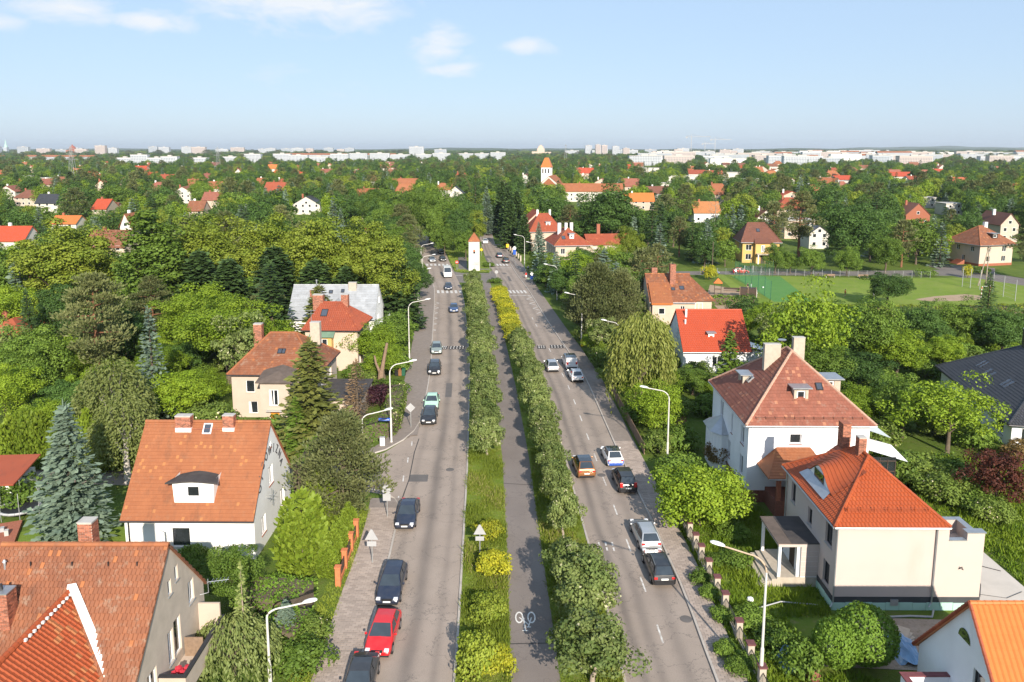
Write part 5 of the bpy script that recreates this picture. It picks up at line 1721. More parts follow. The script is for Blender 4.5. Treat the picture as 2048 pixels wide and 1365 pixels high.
def strand_quads(P, D, L, W, rng):
 """narrow blades from P along D"""
 n = len(P)
 D = D / (np.linalg.norm(D, axis=1, keepdims=True) + 1e-9)
 S = np.cross(D, rng.normal(0, 1, (n, 3)))
 S /= np.linalg.norm(S, axis=1, keepdims=True) + 1e-9
 L = np.asarray(L).reshape(-1, 1)
 W = np.asarray(W).reshape(-1, 1) * .5
 return np.stack([P - S * W * .6, P + D * L * .5 - S * W, P + D * L, P + D * L * .5 + S * W], 1)

def limb_tree(mb, H, R_, th, rng, n=5, r0=None, lean=0.0, top=0.8, up=.55):
 r0 = r0 or H * .018 + .05
 tp = [(0, 0, -.2), (lean * .3, 0, th * .6), (lean, rng.normal(0, .1), th), (lean + rng.normal(0, .2), rng.normal(0, .2), H * top)]
 mb.tube(tp, [r0 * 1.25, r0, r0 * .85, r0 * .25], 7)
 for i in range(n):
  a = 2 * PI * i / n + rng.uniform(-.4, .4)
  z0 = th * rng.uniform(.75, 1.05) + (H - th) * rng.uniform(0, .25)
  r = R_ * rng.uniform(.5, .8)
  z1 = z0 + (H - z0) * up * rng.uniform(.6, 1.1)
  mb.tube([(lean, 0, z0), (lean + r * .5 * math.cos(a), r * .5 * math.sin(a), (z0 + z1) / 2 + .2), (lean + r * math.cos(a), r * math.sin(a), z1)], [r0 * .5, r0 * .35, r0 * .12], 5)

def broadleaf(seed, H=10., R_=4., th=2.0, nc=60, nl=150, size=.34, mats=('leaf_mid', 'bark'), flat=0.0, clump=.30, jit=.55, ragged=.18, cz=None, bush=False, limbs=5):
 rng = np.random.default_rng(seed)
 cz = cz or (th + H) / 2
 hz = (H - th * .85) / 2
 V, T = [], []
 for i in range(nc):
  u = (i + .5) / nc
  ph = i * 2.39996 + rng.uniform(-.3, .3)
  cosz = 1 - 2 * u * (0.9 if not bush else 0.62)
  s = math.sqrt(max(0, 1 - cosz * cosz))
  q = rng.uniform(.58, .86) * (1 + rng.normal(0, ragged))
  if i % 5 == 0:
   q *= .55
  cr = R_ * clump * rng.uniform(.6, 1.35)
  c = np.array([R_ * q * s * math.cos(ph), R_ * q * s * math.sin(ph), cz + hz * q * cosz * (1 - flat * .3)])
  m = int(nl * rng.uniform(.7, 1.3))
  d = rng.normal(0, 1, (m, 3))
  d[:, 2] += .35
  d += np.array([s * math.cos(ph), s * math.sin(ph), cosz]) * .5
  d /= np.linalg.norm(d, axis=1, keepdims=True)
  rr = cr * rng.uniform(.55, 1.05, (m, 1))
  P = c + d * rr * np.array([1.1, 1.1, .8])
  P[:, 2] = np.maximum(P[:, 2], .05)
  V.append(leaf_quads(P, d + np.array([0, 0, .35]), size, rng, jit))
  tone = np.clip(rng.uniform(.15, .7) + rng.normal(0, .16, m), 0, 1)
  T.append(tone)
 crown = quads_mesh('crown', np.concatenate(V), np.concatenate(T), M[mats[0]])
 mb = MB()
 if bush:
  for i in range(4):
   a = i * 1.57 + rng.uniform(0, 1)
   mb.tube([(0, 0, -.1), (R_ * .5 * math.cos(a), R_ * .5 * math.sin(a), H * .6)], [.05, .02], 5)
 else:
  limb_tree(mb, H, R_, th, rng, limbs)
 return crown, mb, M[mats[1]]

def conifer(seed, H=12., R_=2.8, base=.06, step=.42, nb=11, droop=.25, mats=('needle', 'bark'), power=.9, ns=9, size=.5, width=.24, gap=0.0, upsweep=.12):
 rng = np.random.default_rng(seed)
 V, T = [], []
 z = H * base
 lev = 0
 while z < H * .985:
  f = max(0.0, 1 - (z - H * base) / (H * (1 - base)))
  r = R_ * f ** power * rng.uniform(.82, 1.12) + .08
  n = max(4, int(nb * (.45 + .55 * f)))
  off = rng.uniform(0, 6)
  for k in range(n):
   if rng.random() < gap:
    continue
   a = off + 2 * PI * k / n + rng.uniform(-.2, .2)
   L = r * rng.uniform(.75, 1.12)
   m = max(3, int(ns * L / R_) + 2)
   t = (np.arange(m) + rng.uniform(.1, .9, m)) / m
   t = t ** .75
   dirv = np.array([math.cos(a), math.sin(a), 0])
   P = dirv * (L * t)[:, None]
   P[:, 2] = z - droop * L * t ** 1.3 + upsweep * L * t ** 3
   side = np.array([-math.sin(a), math.cos(a), 0])
   P += side * (rng.normal(0, .16, m) * L * (1.1 - t))[:, None]
   D = dirv + side * rng.normal(0, .65, (m, 1)) + np.array([0, 0, 1]) * rng.normal(-.1, .22, (m, 1))
   S = np.cross(D, np.array([0, 0, 1]) + rng.normal(0, .35, (m, 3)))
   S /= np.linalg.norm(S, axis=1, keepdims=True) + 1e-9
   D /= np.linalg.norm(D, axis=1, keepdims=True)
   ll = (size * rng.uniform(.7, 1.3, m))[:, None]
   ww = (width * rng.uniform(.7, 1.3, m))[:, None]
   V.append(np.stack([P - S * ww * .5 - D * ll * .25, P - S * ww * .6 + D * ll * .35 + np.array([0, 0, -.05]), P + D * ll * .8, P + S * ww * .6 + D * ll * .3], 1))
   T.append(np.clip(rng.uniform(.2, .75) + rng.normal(0, .12, m) + .15 * (t > .75), 0, 1))
  z += step * (0.6 + .5 * f) * rng.uniform(.85, 1.15)
  lev += 1
 m = 14
 P = np.stack([rng.normal(0, .05, m), rng.normal(0, .05, m), H * rng.uniform(.94, .99, m)], 1)
 V.append(strand_quads(P, rng.normal(0, .4, (m, 3)) + np.array([0, 0, 1]), np.full(m, H * .05), np.full(m, .12), rng))
 T.append(rng.uniform(.4, .8, m))
 crown = quads_mesh('crown', np.concatenate(V), np.concatenate(T), M[mats[0]])
 mb = MB()
 mb.tube([(0, 0, -.2), (0, 0, H * .5), (0, 0, H * .97)], [H * .016 + .05, H * .01 + .03, .02], 7)
 return crown, mb, M[mats[1]]

def pine(seed, H=14., R_=4., th=4.5, nc=34, nl=170, size=.42, mats=('needle_pine', 'bark_red'), droop=0.):
 rng = np.random.default_rng(seed)
 V, T = [], []
 mb = MB()
 mb.tube([(0, 0, -.2), (.15, .1, H * .4), (-.1, .1, H * .7), (0, 0, H * .95)], [H * .018 + .05, H * .014, H * .009, .03], 7)
 for i in range(nc):
  f = (i + rng.uniform(0, 1)) / nc
  z = th + (H - th) * f
  prof = math.sin(PI * min(1, (.22 + .78 * (1 - f)))) if f < .25 else (1 - ((f - .25) / .8) ** 2)
  r = R_ * max(.12, prof) * rng.uniform(.45, .92)
  a = i * 2.39996 + rng.uniform(-.4, .4)
  c = np.array([r * math.cos(a), r * math.sin(a), z])
  cr = R_ * .36 * rng.uniform(.75, 1.2) * (1.0 - .35 * f)
  m = int(nl * rng.uniform(.7, 1.3))
  d = rng.normal(0, 1, (m, 3))
  d /= np.linalg.norm(d, axis=1, keepdims=True)
  P = c + d * (cr * rng.uniform(.35, 1.05, (m, 1))) * np.array([1.15, 1.15, .5])
  dd = d * .6 + np.array([0, 0, .75]) + np.array([math.cos(a), math.sin(a), 0]) * .3 + rng.normal(0, .35, (m, 3))
  V.append(strand_quads(P, dd, size * rng.uniform(.6, 1.3, m), size * .45 * np.ones(m), rng))
  T.append(np.clip(rng.uniform(.15, .65) + rng.normal(0, .15, m), 0, 1))
  mb.tube([(0, 0, z - .35), (c[0] * .5, c[1] * .5, z - .15), tuple(c)], [.07 + H * .003, .06, .03], 5)
 return quads_mesh('crown', np.concatenate(V), np.concatenate(T), M[mats[0]]), mb, M[mats[1]]

def weeping(seed, H=12., R_=4., nst=420, per=15, mats=('willow', 'bark'), lmin=.3, lmax=.62, leaf=.46, lw=.13, th=2.0, dome=.6, lift=.6):
 rng = np.random.default_rng(seed)
 V, T = [], []
 for i in range(nst):
  u = rng.random()
  r = R_ * math.sqrt(u) * rng.uniform(.8, 1.02)
  a = rng.uniform(0, 2 * PI)
  z = H * (lift + (1 - lift) * max(0.0, 1 - (r / R_) ** 2) ** dome) * rng.uniform(.9, 1.0)
  L = H * rng.uniform(lmin, lmax) * (.55 + .45 * r / R_)
  L = min(L, z - .4)
  m = max(4, int(per * L / (H * .5)))
  t = np.linspace(0, 1, m) + rng.uniform(-.03, .03, m)
  bul = np.sin(np.clip(t, 0, 1) * 1.9) * .35
  P = np.stack([(r + bul) * math.cos(a) + rng.normal(0, .1, m), (r + bul) * math.sin(a) + rng.normal(0, .1, m), z - L * t], 1)
  D = np.stack([math.cos(a) * (.6 - t) + rng.normal(0, .35, m), math.sin(a) * (.6 - t) + rng.normal(0, .35, m), -np.ones(m) * .9], 1)
  V.append(strand_quads(P, D, leaf * rng.uniform(.7, 1.3, m), lw * rng.uniform(.8, 1.3, m), rng))
  T.append(np.clip(rng.uniform(.2, .75) + rng.normal(0, .1, m), 0, 1))
 mb = MB()
 limb_tree(mb, H, R_, th, rng, 6, up=.7)
 return quads_mesh('crown', np.concatenate(V), np.concatenate(T), M[mats[0]]), mb, M[mats[1]]

def thuja(seed, H=5., R_=1.0, n=2600, mats=('thuja', 'bark'), tips=7, size=.34, fat=.7):
 rng = np.random.default_rng(seed)
 V, T = [], []
 sub = [(0, 0, H, R_)] + [(R_ * .55 * math.cos(k * 2.4), R_ * .55 * math.sin(k * 2.4), H * rng.uniform(.72, .93), R_ * rng.uniform(.45, .62)) for k in range(tips)]
 tot = sum(s[2] * s[3] for s in sub)
 for (cx, cy, h, r) in sub:
  m = int(n * h * r / tot)
  f = rng.uniform(0, 1, m) ** 1.15
  a = rng.uniform(0, 2 * PI, m)
  prof = np.minimum(1, (1 - f) ** fat * 1.25) * np.minimum(1, .55 + f * 3)
  rr = r * prof * rng.uniform(.78, 1.06, m)
  P = np.stack([cx + rr * np.cos(a), cy + rr * np.sin(a), h * f], 1)
  D = np.stack([np.cos(a) * .35, np.sin(a) * .35, np.ones(m)], 1) + rng.normal(0, .22, (m, 3))
  V.append(strand_quads(P, D, size * rng.uniform(.7, 1.4, m), size * .55 * np.ones(m), rng))
  T.append(np.clip(rng.uniform(.3, .6) + rng.normal(0, .18, m), 0, 1))
 mb = MB()
 mb.tube([(0, 0, -.1), (0, 0, H * .8)], [.1, .03], 6)
 return quads_mesh('crown', np.concatenate(V), np.concatenate(T), M[mats[0]]), mb, M[mats[1]]

def bare(seed, H=9., R_=3.2, mats=('bark_pale',), needles=None, n=16):
 rng = np.random.default_rng(seed)
 mb = MB()
 mb.tube([(0, 0, -.2), (.1, 0, H * .5), (0, .1, H * .97)], [H * .02, H * .013, .02], 7)
 P = []
 for i in range(n):
  a = i * 2.4 + rng.uniform(-.4, .4)
  z = H * (.3 + .66 * i / n)
  L = R_ * (1 - .6 * i / n) * rng.uniform(.7, 1.1)
  e = (L * math.cos(a), L * math.sin(a), z + L * .55)
  mid = (L * .5 * math.cos(a), L * .5 * math.sin(a), z + L * .15)
  mb.tube([(0, 0, z), mid, e], [.05, .035, .012], 5)
  for q in range(4):
   b = a + rng.uniform(-.9, .9)
   t = rng.uniform(.35, .95)
   s = (L * t * math.cos(a), L * t * math.sin(a), z + L * .5 * t)
   l2 = L * rng.uniform(.25, .5)
   mb.tube([s, (s[0] + l2 * math.cos(b), s[1] + l2 * math.sin(b), s[2] + l2 * rng.uniform(.1, .8))], [.02, .006], 4, cap=False)
 return None, mb, M[mats[0]]

PROTO = {}      # kind -> list of (crown mesh, trunk mesh, nominal H, nominal R)

def add_proto(kind, H, R_, res):
 crown, mb, bm = res
 tr = None
 if mb and mb.v:
  tr = bpy.data.meshes.new('trunk')
  tr.from_pydata(mb.v, [], mb.f)
  tr.polygons.foreach_set('use_smooth', [True] * len(tr.polygons))
  tr.materials.append(bm)
 PROTO.setdefault(kind, []).append((crown, tr, H, R_))

for s in range(2):
 add_proto('broad', 11, 4.4, broadleaf(10 + s, 11, 4.4, 2.2, 78, 250, .27, ragged=.24))
 add_proto('broad_dark', 12, 4.6, broadleaf(20 + s, 12, 4.6, 2.4, 80, 250, .28, ('leaf_dark', 'bark'), ragged=.24))
 add_proto('broad_bright', 11, 4.6, broadleaf(30 + s, 11, 4.6, 2.4, 72, 250, .27, ('leaf_bright', 'bark'), ragged=.24))
 add_proto('lime', 18, 5.8, broadleaf(40 + s, 18, 5.8, 3.0, 90, 300, .34, ('leaf_lime', 'bark'), clump=.27, ragged=.14))
 add_proto('median', 4.6, 1.95, broadleaf(50 + s, 4.6, 1.95, 1.0, 38, 190, .21, ('leaf_grey', 'bark_pale'), clump=.34, ragged=.17))
 add_proto('bush', 2.2, 1.6, broadleaf(60 + s, 2.2, 1.6, 0, 34, 90, .22, ('leaf_mid', 'bark'), clump=.42, bush=True, cz=.75))
 add_proto('spruce', 13, 3.0, conifer(70 + s, 13, 3.0, ns=12))
 add_proto('pine', 14, 4.0, pine(80 + s))
 add_proto('thuja', 5, .95, thuja(90 + s))
add_proto('median', 4.6, 1.95, broadleaf(52, 4.6, 1.95, 1.0, 42, 180, .21, ('leaf_grey', 'bark_pale'), clump=.32, ragged=.2))
add_proto('airy', 10, 5.0, broadleaf(101, 10, 5.0, 3.2, 60, 110, .32, ('leaf_bright', 'bark'), clump=.26, ragged=.3, jit=.7, limbs=8))
add_proto('robinia', 13, 5.2, broadleaf(102, 13, 5.2, 3.4, 80, 230, .24, ('leaf_bright', 'bark'), clump=.25, ragged=.22, flat=.5))
add_proto('blue_spruce', 12, 3.1, conifer(103, 12, 3.1, step=.36, nb=14, ns=15, mats=('needle_blue', 'bark'), droop=.12, size=.5, width=.26))
add_proto('blue_spruce', 14, 3.0, conifer(104, 14, 3.0, step=.6, nb=10, ns=13, mats=('needle_blue', 'bark'), droop=.22, size=.55, width=.3, upsweep=.2))
add_proto('olive_spruce', 12, 3.2, conifer(105, 12, 3.2, step=.46, nb=15, ns=24, mats=('needle_mid', 'bark'), droop=.28, size=.55, width=.28, gap=.1, upsweep=.26, power=.72))
add_proto('larch', 10, 3.6, conifer(106, 10, 3.6, step=.5, nb=10, ns=26, mats=('larch', 'bark_pale'), droop=.3, size=.42, width=.2, gap=.22, upsweep=.05, power=1.5))
add_proto('dense_pine', 9.6, 4.2, pine(123, 9.6, 4.2, .9, 64, 210, .36, ('needle_pine', 'bark')))
add_proto('feather_larch', 4.4, 3.4, weeping(124, 4.4, 3.4, 520, 16, ('larch', 'bark'), .15, .4, .34, .13, 1.2, .9, .4))
add_proto('dead_spruce', 8, 2.4, conifer(107, 8, 2.4, step=.34, nb=13, ns=10, mats=('leaf_brown', 'bark'), droop=.1, size=.42, width=.08, gap=.1))
add_proto('dense_conifer', 16, 4.6, conifer(108, 16, 4.6, step=.42, nb=16, ns=18, mats=('needle', 'bark'), droop=.2, power=.6, size=.75, width=.5))
add_proto('young_spruce', 7, 1.9, conifer(109, 7, 1.9, step=.34, nb=11, ns=10, mats=('leaf_mid', 'bark'), droop=.3, size=.42, width=.26, power=.8))
add_proto('willow', 11, 4.2, weeping(110, 11, 4.2, 640, 18, leaf=.5, lw=.14))
add_proto('birch', 14, 3.6, weeping(111, 14, 3.6, 760, 15, ('birch', 'bark_white'), .25, .55, .38, .17, 4.0, .8, .4))
add_proto('poplar', 24, 3.2, broadleaf(112, 24, 3.2, 2.0, 90, 130, .42, ('leaf_mid', 'bark'), clump=.42, ragged=.1))
add_proto('copper', 6, 3.0, broadleaf(113, 6, 3.0, .6, 54, 130, .24, ('leaf_red', 'bark'), clump=.3, ragged=.25))
add_proto('purple', 3.2, 1.8, broadleaf(114, 3.2, 1.8, 0, 36, 110, .2, ('leaf_purple', 'bark'), clump=.4, bush=True, cz=1.1))
add_proto('golden', 1.9, 1.35, broadleaf(115, 1.9, 1.35, 0, 40, 95, .17, ('leaf_yellow', 'bark'), clump=.36, bush=True, cz=.75))
add_proto('golden', 1.9, 1.35, broadleaf(116, 1.9, 1.35, 0, 36, 95, .17, ('leaf_lime', 'bark'), clump=.4, bush=True, cz=.75))
add_proto('blossom', 3.4, 2.0, broadleaf(117, 3.4, 2.0, 0, 44, 120, .22, ('leaf_blossom', 'bark'), clump=.36, bush=True, cz=1.2))
add_proto('rusty', 3.6, 1.8, broadleaf(118, 3.6, 1.8, 0, 40, 110, .22, ('leaf_rust', 'bark'), clump=.36, bush=True, cz=1.3))

def globe_crown(seed, R_, H, n=7000):
 rng = np.random.default_rng(seed)
 d = rng.normal(0, 1, (n, 3))
 d /= np.linalg.norm(d, axis=1, keepdims=True)
 hz = (H - .35) / 2
 bump_ = 1 + .035 * np.sin(d[:, 0] * 9 + 1) * np.sin(d[:, 1] * 8) + .03 * np.sin(d[:, 2] * 11 + d[:, 0] * 5)
 P = d * np.array([R_, R_, hz]) * (bump_ * rng.uniform(.9, 1.03, n))[:, None] + np.array([0, 0, .35 + hz])
 mb_ = MB()
 mb_.tube([(0, 0, -.1), (0, 0, H * .5)], [.14, .1], 6)
 return quads_mesh('crown', leaf_quads(P, d, .15, rng, .5), np.clip(.5 + rng.normal(0, .2, n), 0, 1), M['hedge']), mb_, M['bark']

add_proto('globe', 3.4, 1.5, globe_crown(119, 1.5, 3.4))
add_proto('rowan', 4.6, 3.3, broadleaf(120, 4.6, 3.3, 1.0, 76, 230, .21, ('leaf_bright', 'bark'), clump=.28, ragged=.14))
add_proto('bare', 9, 3.0, bare(121))
add_proto('feathery', 9, 3.6, broadleaf(122, 9, 3.6, 3.4, 46, 110, .3, ('leaf_grey', 'bark_pale'), clump=.24, ragged=.26, limbs=9))
# coarser crowns for trees far from the road
for s in range(2):
 add_proto('far_broad', 11, 4.6, broadleaf(200 + s, 11, 4.6, 1.5, 56, 90, .46, ('leaf_mid', 'bark'), clump=.32))
 add_proto('far_dark', 12, 4.6, broadleaf(210 + s, 12, 4.6, 1.5, 56, 90, .46, ('leaf_dark', 'bark'), clump=.32))
 add_proto('far_bright', 11, 4.6, broadleaf(220 + s, 11, 4.6, 1.5, 56, 90, .46, ('leaf_bright', 'bark'), clump=.32))
 add_proto('far_lime', 12, 4.6, broadleaf(230 + s, 12, 4.6, 1.5, 56, 90, .46, ('leaf_lime', 'bark'), clump=.30))
 add_proto('far_spruce', 14, 3.0, conifer(240 + s, 14, 3.0, step=.85, nb=10, ns=7, size=.95, width=.55))
 add_proto('far_pine', 14, 4.0, pine(250 + s, nc=26, nl=70, size=.7))
add_proto('far_blue', 13, 2.8, conifer(260, 13, 2.8, step=.8, nb=10, ns=7, size=.9, width=.5, mats=('needle_blue', 'bark')))

KIND_NAME = {'broad': 'leafy_tree', 'broad_dark': 'leafy_tree', 'broad_bright': 'leafy_tree', 'lime': 'linden_tree', 'median': 'whitebeam_tree', 'bush': 'bush', 'spruce': 'spruce_tree', 'pine': 'pine_tree',
   'thuja': 'thuja', 'airy': 'leafy_tree', 'robinia': 'leafy_tree', 'blue_spruce': 'blue_spruce_tree', 'olive_spruce': 'spruce_tree', 'larch': 'larch_tree', 'dead_spruce': 'dead_spruce_tree',
   'dense_conifer': 'conifer_tree', 'young_spruce': 'spruce_tree', 'willow': 'willow_tree', 'birch': 'birch_tree', 'poplar': 'poplar_tree', 'copper': 'copper_tree', 'purple': 'purple_shrub',
   'golden': 'golden_shrub', 'blossom': 'blossom_shrub', 'rusty': 'rusty_shrub', 'globe': 'globe_tree', 'rowan': 'leafy_tree', 'bare': 'bare_tree', 'feathery': 'leafy_tree', 'dense_pine': 'pine_tree', 'feather_larch': 'larch_tree'}
TREES = []
SPECIAL = []      # single trees that later planting must not hide

def tree(kind, x, y, H, R_, label=None, group=None, v=None, z=0.0, rz=None):
 ps = PROTO[kind]
 crown, tr, H0, R0 = ps[(len(TREES) if v is None else v) % len(ps)]
 base = kind.replace('far_', '')
 base = {'blue': 'blue_spruce'}.get(base, 'broad_' + base if base in ('dark', 'bright') else base)
 nm = KIND_NAME.get(base, 'leafy_tree')
 cat = 'shrub' if ('shrub' in nm or nm == 'bush') else 'tree'
 if label is None:
  label = 'leafy tree among the crowded gardens'
 t = thing(nm, label, cat, (x, y, z), rnd.uniform(0, 6.28) if rz is None else rz, group)
 t.scale = (R_ / R0, R_ / R0, H / H0)
 if tr:
  link('stems' if cat == 'shrub' else 'trunk', tr, t)
 if crown:
  link('leaves' if cat == 'shrub' else 'crown', crown, t)
 TREES.append((x, y, R_))
 if group is None and y < 150:
  SPECIAL.append((x, y, R_, H))
 return t

def hedge(name, label, pts, w, h, m='hedge', dens=60, size=.2, seed=1, group=None, cat='hedge', top=.18):
 """a clipped hedge along a polyline"""
 rng = np.random.default_rng(seed)
 V, T = [], []
 core = MB()
 for (p, q) in zip(pts, pts[1:]):
  p, q = np.array(p, float), np.array(q, float)
  d = q - p
  L = np.linalg.norm(d)
  d /= L
  nrm = np.array([-d[1], d[0]])
  n = int(L * (w + 2 * h) * dens)
  s = rng.uniform(-.2, L + .2, n)
  k = rng.uniform(0, w + 2 * h, n)
  side = np.where(k < h, -1, np.where(k < h + w, 0, 1))
  off = np.where(side == 0, k - h - w / 2, side * w / 2)
  lump = .12 * np.sin(s * 1.7 + seed) + .08 * np.sin(s * 4.1)
  zz = np.where(side == 0, h + lump, np.where(side < 0, k, k - h - w)) + rng.normal(0, top * .35, n)
  off = off + rng.normal(0, .07, n) + lump * .5 * side
  P = np.stack([p[0] + d[0] * s + nrm[0] * off, p[1] + d[1] * s + nrm[1] * off, np.maximum(zz, .03)], 1)
  N = np.stack([nrm[0] * side, nrm[1] * side, np.where(side == 0, 1., .3)], 1)
  V.append(leaf_quads(P, N, size, rng, .55))
  T.append(np.clip(.45 + .2 * np.sin(s * .9 + 2 * k) + rng.normal(0, .18, n), 0, 1))
  e = nrm * (w / 2 - .12)
  c = [(p + e), (p - e), (q - e), (q + e)]
  core.prism([(float(a[0]), float(a[1])) for a in c], 0, h - .14)
 t = thing(name, label, cat, (0, 0, 0), 0, group)
 link('leaves', quads_mesh('leaves', np.concatenate(V), np.concatenate(T), M[m]), t)
 core.build('branches', M['bark'], t)
 return t

def grass(name, areas, m, seed, hmin=.15, hmax=.5, blades=5, w=.05):
 """grass tufts: areas are (function giving (x, y) samples, count)"""
 rng = np.random.default_rng(seed)
 V, T = [], []
 for (x0, x1, y0, y1, n, inside) in areas:
  xs, ys = rng.uniform(x0, x1, n), rng.uniform(y0, y1, n)
  ok = np.array([inside(a, b) for a, b in zip(xs, ys)])
  xs, ys = xs[ok], ys[ok]
  hh = rng.uniform(hmin, hmax, len(xs)) * (.7 + .5 * np.sin(xs * 1.3) * np.sin(ys * .9))
  for k in range(blades):
   P = np.stack([xs + rng.normal(0, .09, len(xs)), ys + rng.normal(0, .09, len(xs)), np.full(len(xs), .02)], 1)
   D = rng.normal(0, .42, (len(xs), 3)) + np.array([0, 0, 1])
   V.append(strand_quads(P, D, np.maximum(.08, hh * rng.uniform(.7, 1.3, len(xs))), w * np.ones(len(xs)), rng))
   T.append(np.clip(.5 + .25 * np.sin(xs * .7 + ys * .5) + rng.normal(0, .18, len(xs)), 0, 1))
 o = link(name, quads_mesh(name, np.concatenate(V), np.concatenate(T), M[m]))
 return struct(o, 'stuff')

M['blade'] = leaf_mat('grass_blades', (0.13, 0.19, 0.018), (0.27, 0.31, 0.045), (0.34, 0.30, 0.12), transl=.25)
M['blade_lush'] = leaf_mat('lush_grass_blades', (0.117, 0.209, 0.014), (0.257, 0.330, 0.030), transl=.3)
inl = lambda x, y: lerp_line(LR, y) + .25 < x < lerp_line(BL, y) - .05
inr = lambda x, y: lerp_line(BR, y) + .05 < x < lerp_line(RL, y) - .25
grass('median_grass', [(-5.5, .5, 36, 80, 17000, inl), (2, 7.2, 36, 80, 12000, inr), (-12.5, .5, 80, 182, 9000, inl), (-5, 5.5, 80, 182, 6000, inr)], 'blade', 5, .15, .62)
gard = lambda x, y: lerp_line(SRO, y) + .1 < x < 22.3 and not (18.4 < x < 22.6 and 53.0 < y < 58) and not (x > 18.8 and 43.2 < y < 49.5)
grass('garden_grass', [(14.2, 22.4, 36, 66, 8500, gard)], 'blade_lush', 6, .2, .75, 6, .06)
grass('garden_grass', [(31, 52, 60, 78, 5000, lambda x, y: x > 37 or y > 64), (38, 52, 48, 62, 3500, lambda x, y: True)], 'blade_lush', 8, .2, .7, 5, .09)
vl = lambda x, y: lerp_line(SLO, y) - 1.3 < x < lerp_line(SLO, y) + .1
grass('verge_grass', [(-14.5, -11.5, 38, 66, 3200, vl)], 'blade', 7, .1, .35)
grass('island_grass', [(-22, -5, 202, 240, 4000, lambda x, y: (x < -12.4 and x > lerp_line(LR, y) + .4 and not (-16.2 < x < -12 and y > 208)) or (-8 < x < lerp_line(RL, y) - .4 and y < 206))], 'blade', 9, .15, .4, 4, .1)
# ------------------------------------------------------------------ the trees one by one
# the two rows of small trees on the median
ORD = 'first second third fourth fifth sixth seventh eighth ninth tenth eleventh twelfth thirteenth fourteenth fifteenth sixteenth seventeenth eighteenth'.split()
ROWL, ROWR = 'small whitebeam trees in the left median row', 'small whitebeam trees in the right median row'
ys = [78.0, 83.5, 88.6, 94, 99.4, 105, 110, 115.4, 121, 126, 132, 138, 143.5, 149.5, 156, 162, 168, 175.5]
for i, y in enumerate(ys):
 xc = (lerp_line(LR, y) + lerp_line(BL, y)) / 2 + .25
 tree('median', xc + rnd.uniform(-.2, .2), y, rnd.uniform(4.0, 5.2), rnd.uniform(1.65, 1.95),
  'round grey green tree standing first in the left median row, over open grass' if i == 0 else 'small grey green tree, %s from the near end of the left median row' % ORD[i], ROWL, z=.07)
for i, (y, r, h) in enumerate([(42.6, 2.25, 4.5), (48.2, 2.15, 4.9), (52.0, 1.9, 4.4), (60.3, 1.40, 4.3), (66.4, 1.36, 4.1), (71.5, 1.44, 4.1), (76.5, 1.52, 4.3), (81.5, 1.52, 4.3), (87, 1.60, 4.4), (92.5, 1.60, 4.4), (98, 1.60, 4.4), (103.5, 1.60, 4.4), (109, 1.60, 4.4), (114.5, 1.60, 4.4), (120, 1.52, 4.3)]):
 xc = (lerp_line(BR, y) + lerp_line(RL, y)) / 2 - .1
 lab = {0: 'grey green median tree at the bottom edge of the picture', 1: 'large grey green median tree right of the painted bicycle', 2: 'grey green median tree behind the largest one by the painted bicycle',
  3: 'grey green median tree with a clear pale trunk over grass', 4: 'slim grey green tree in the median beside the orange car'}.get(i)
 tree('median', xc, y, h, r, lab or 'small grey green tree, %s from the near end of the right median row' % ORD[i], ROWR, z=.07)
for i, (u, v, r, h, var) in enumerate([(981, 1078, 1.05, 1.7, 0), (984, 1148, 1.25, 1.8, 0), (977, 1236, 1.25, 1.7, 1), (990, 1345, 1.2, 1.8, 0), (955, 1345, 1.3, 2.6, 1)]):
 x, y = [(-1.79, 60.56), (-1.52, 55.16), (-1.62, 49.52), (-1.05, 43.84), (-2.13, 43.84)][i]
 lab = ['rounded golden shrub behind the sign on the left median', 'larger golden shrub in front of the sign on the left median', 'ragged golden shrub with bare twigs on the left median',
  'golden shrub at the bottom of the picture on the left median', 'tall variegated shrub at the bottom of the picture beside the golden one'][i]
 tree('golden', x, y, h, r, lab, v=var, z=.07)
for i in range(10):
 y = 127.5 + i * 4.75
 tree('golden', (lerp_line(BR, y) + lerp_line(RL, y)) / 2 - .3, y, 2.2, 1.75, 'golden clipped shrub, %s from the near end of the yellow row' % ORD[i], 'golden shrubs in the yellow row', v=0, z=.07)
tree('bush', -4.11, 185.82, 1.2, 1.6, 'low green clipped shrub at the far tip of the right median')
tree('bush', -6.31, 211.70, 1.4, 1.6, 'low round green shrub on the island right of the tower')

# left gardens, near
tree('blue_spruce', -35.89, 59.98, 12.0, 3.5, 'big dense blue green spruce beside the white gabled house', v=0)
tree('blue_spruce', -41.2, 86.5, 14.2, 2.7, 'slender silver blue spruce with layered boughs above the birch', v=1)
tree('birch', -42.0, 79.0, 11.0, 4.2, 'drooping birch with white limbs in front of the silver spruce')
tree('birch', -37.2, 71.5, 9.4, 3.6, 'dark drooping birch beside the chimneys of the white house')
for i in range(9):
 tree('thuja', -50.5 + i * 1.55, 74.8 + rnd.uniform(-.4, .4), rnd.uniform(5.2, 6.2), 1.15, 'tall clipped thuja, %s from the left in the row behind the trampoline' % ORD[i], 'thuja row behind the trampoline')
tree('pine', -53.5, 98, 16.0, 5.0, 'tall broad dark pine with reddish trunk at the left')
tree('robinia', -39.0, 104, 12.5, 6.6, 'broad bright green tree behind the silver blue spruce')
tree('robinia', -46.0, 112, 12.0, 6.0, 'bright green tree left of the broad one behind the silver spruce')
tree('feathery', -34.4, 97.0, 10.8, 3.6, 'thin grey leaved tree with bare forked trunk left of the cream house')
tree('broad_bright', -38.6, 87.2, 6.8, 3.6, 'bright green bushy tree left of the cream house')
tree('blossom', -33.6, 83.5, 4.6, 2.8, 'white blossoming shrub left of the cream house')
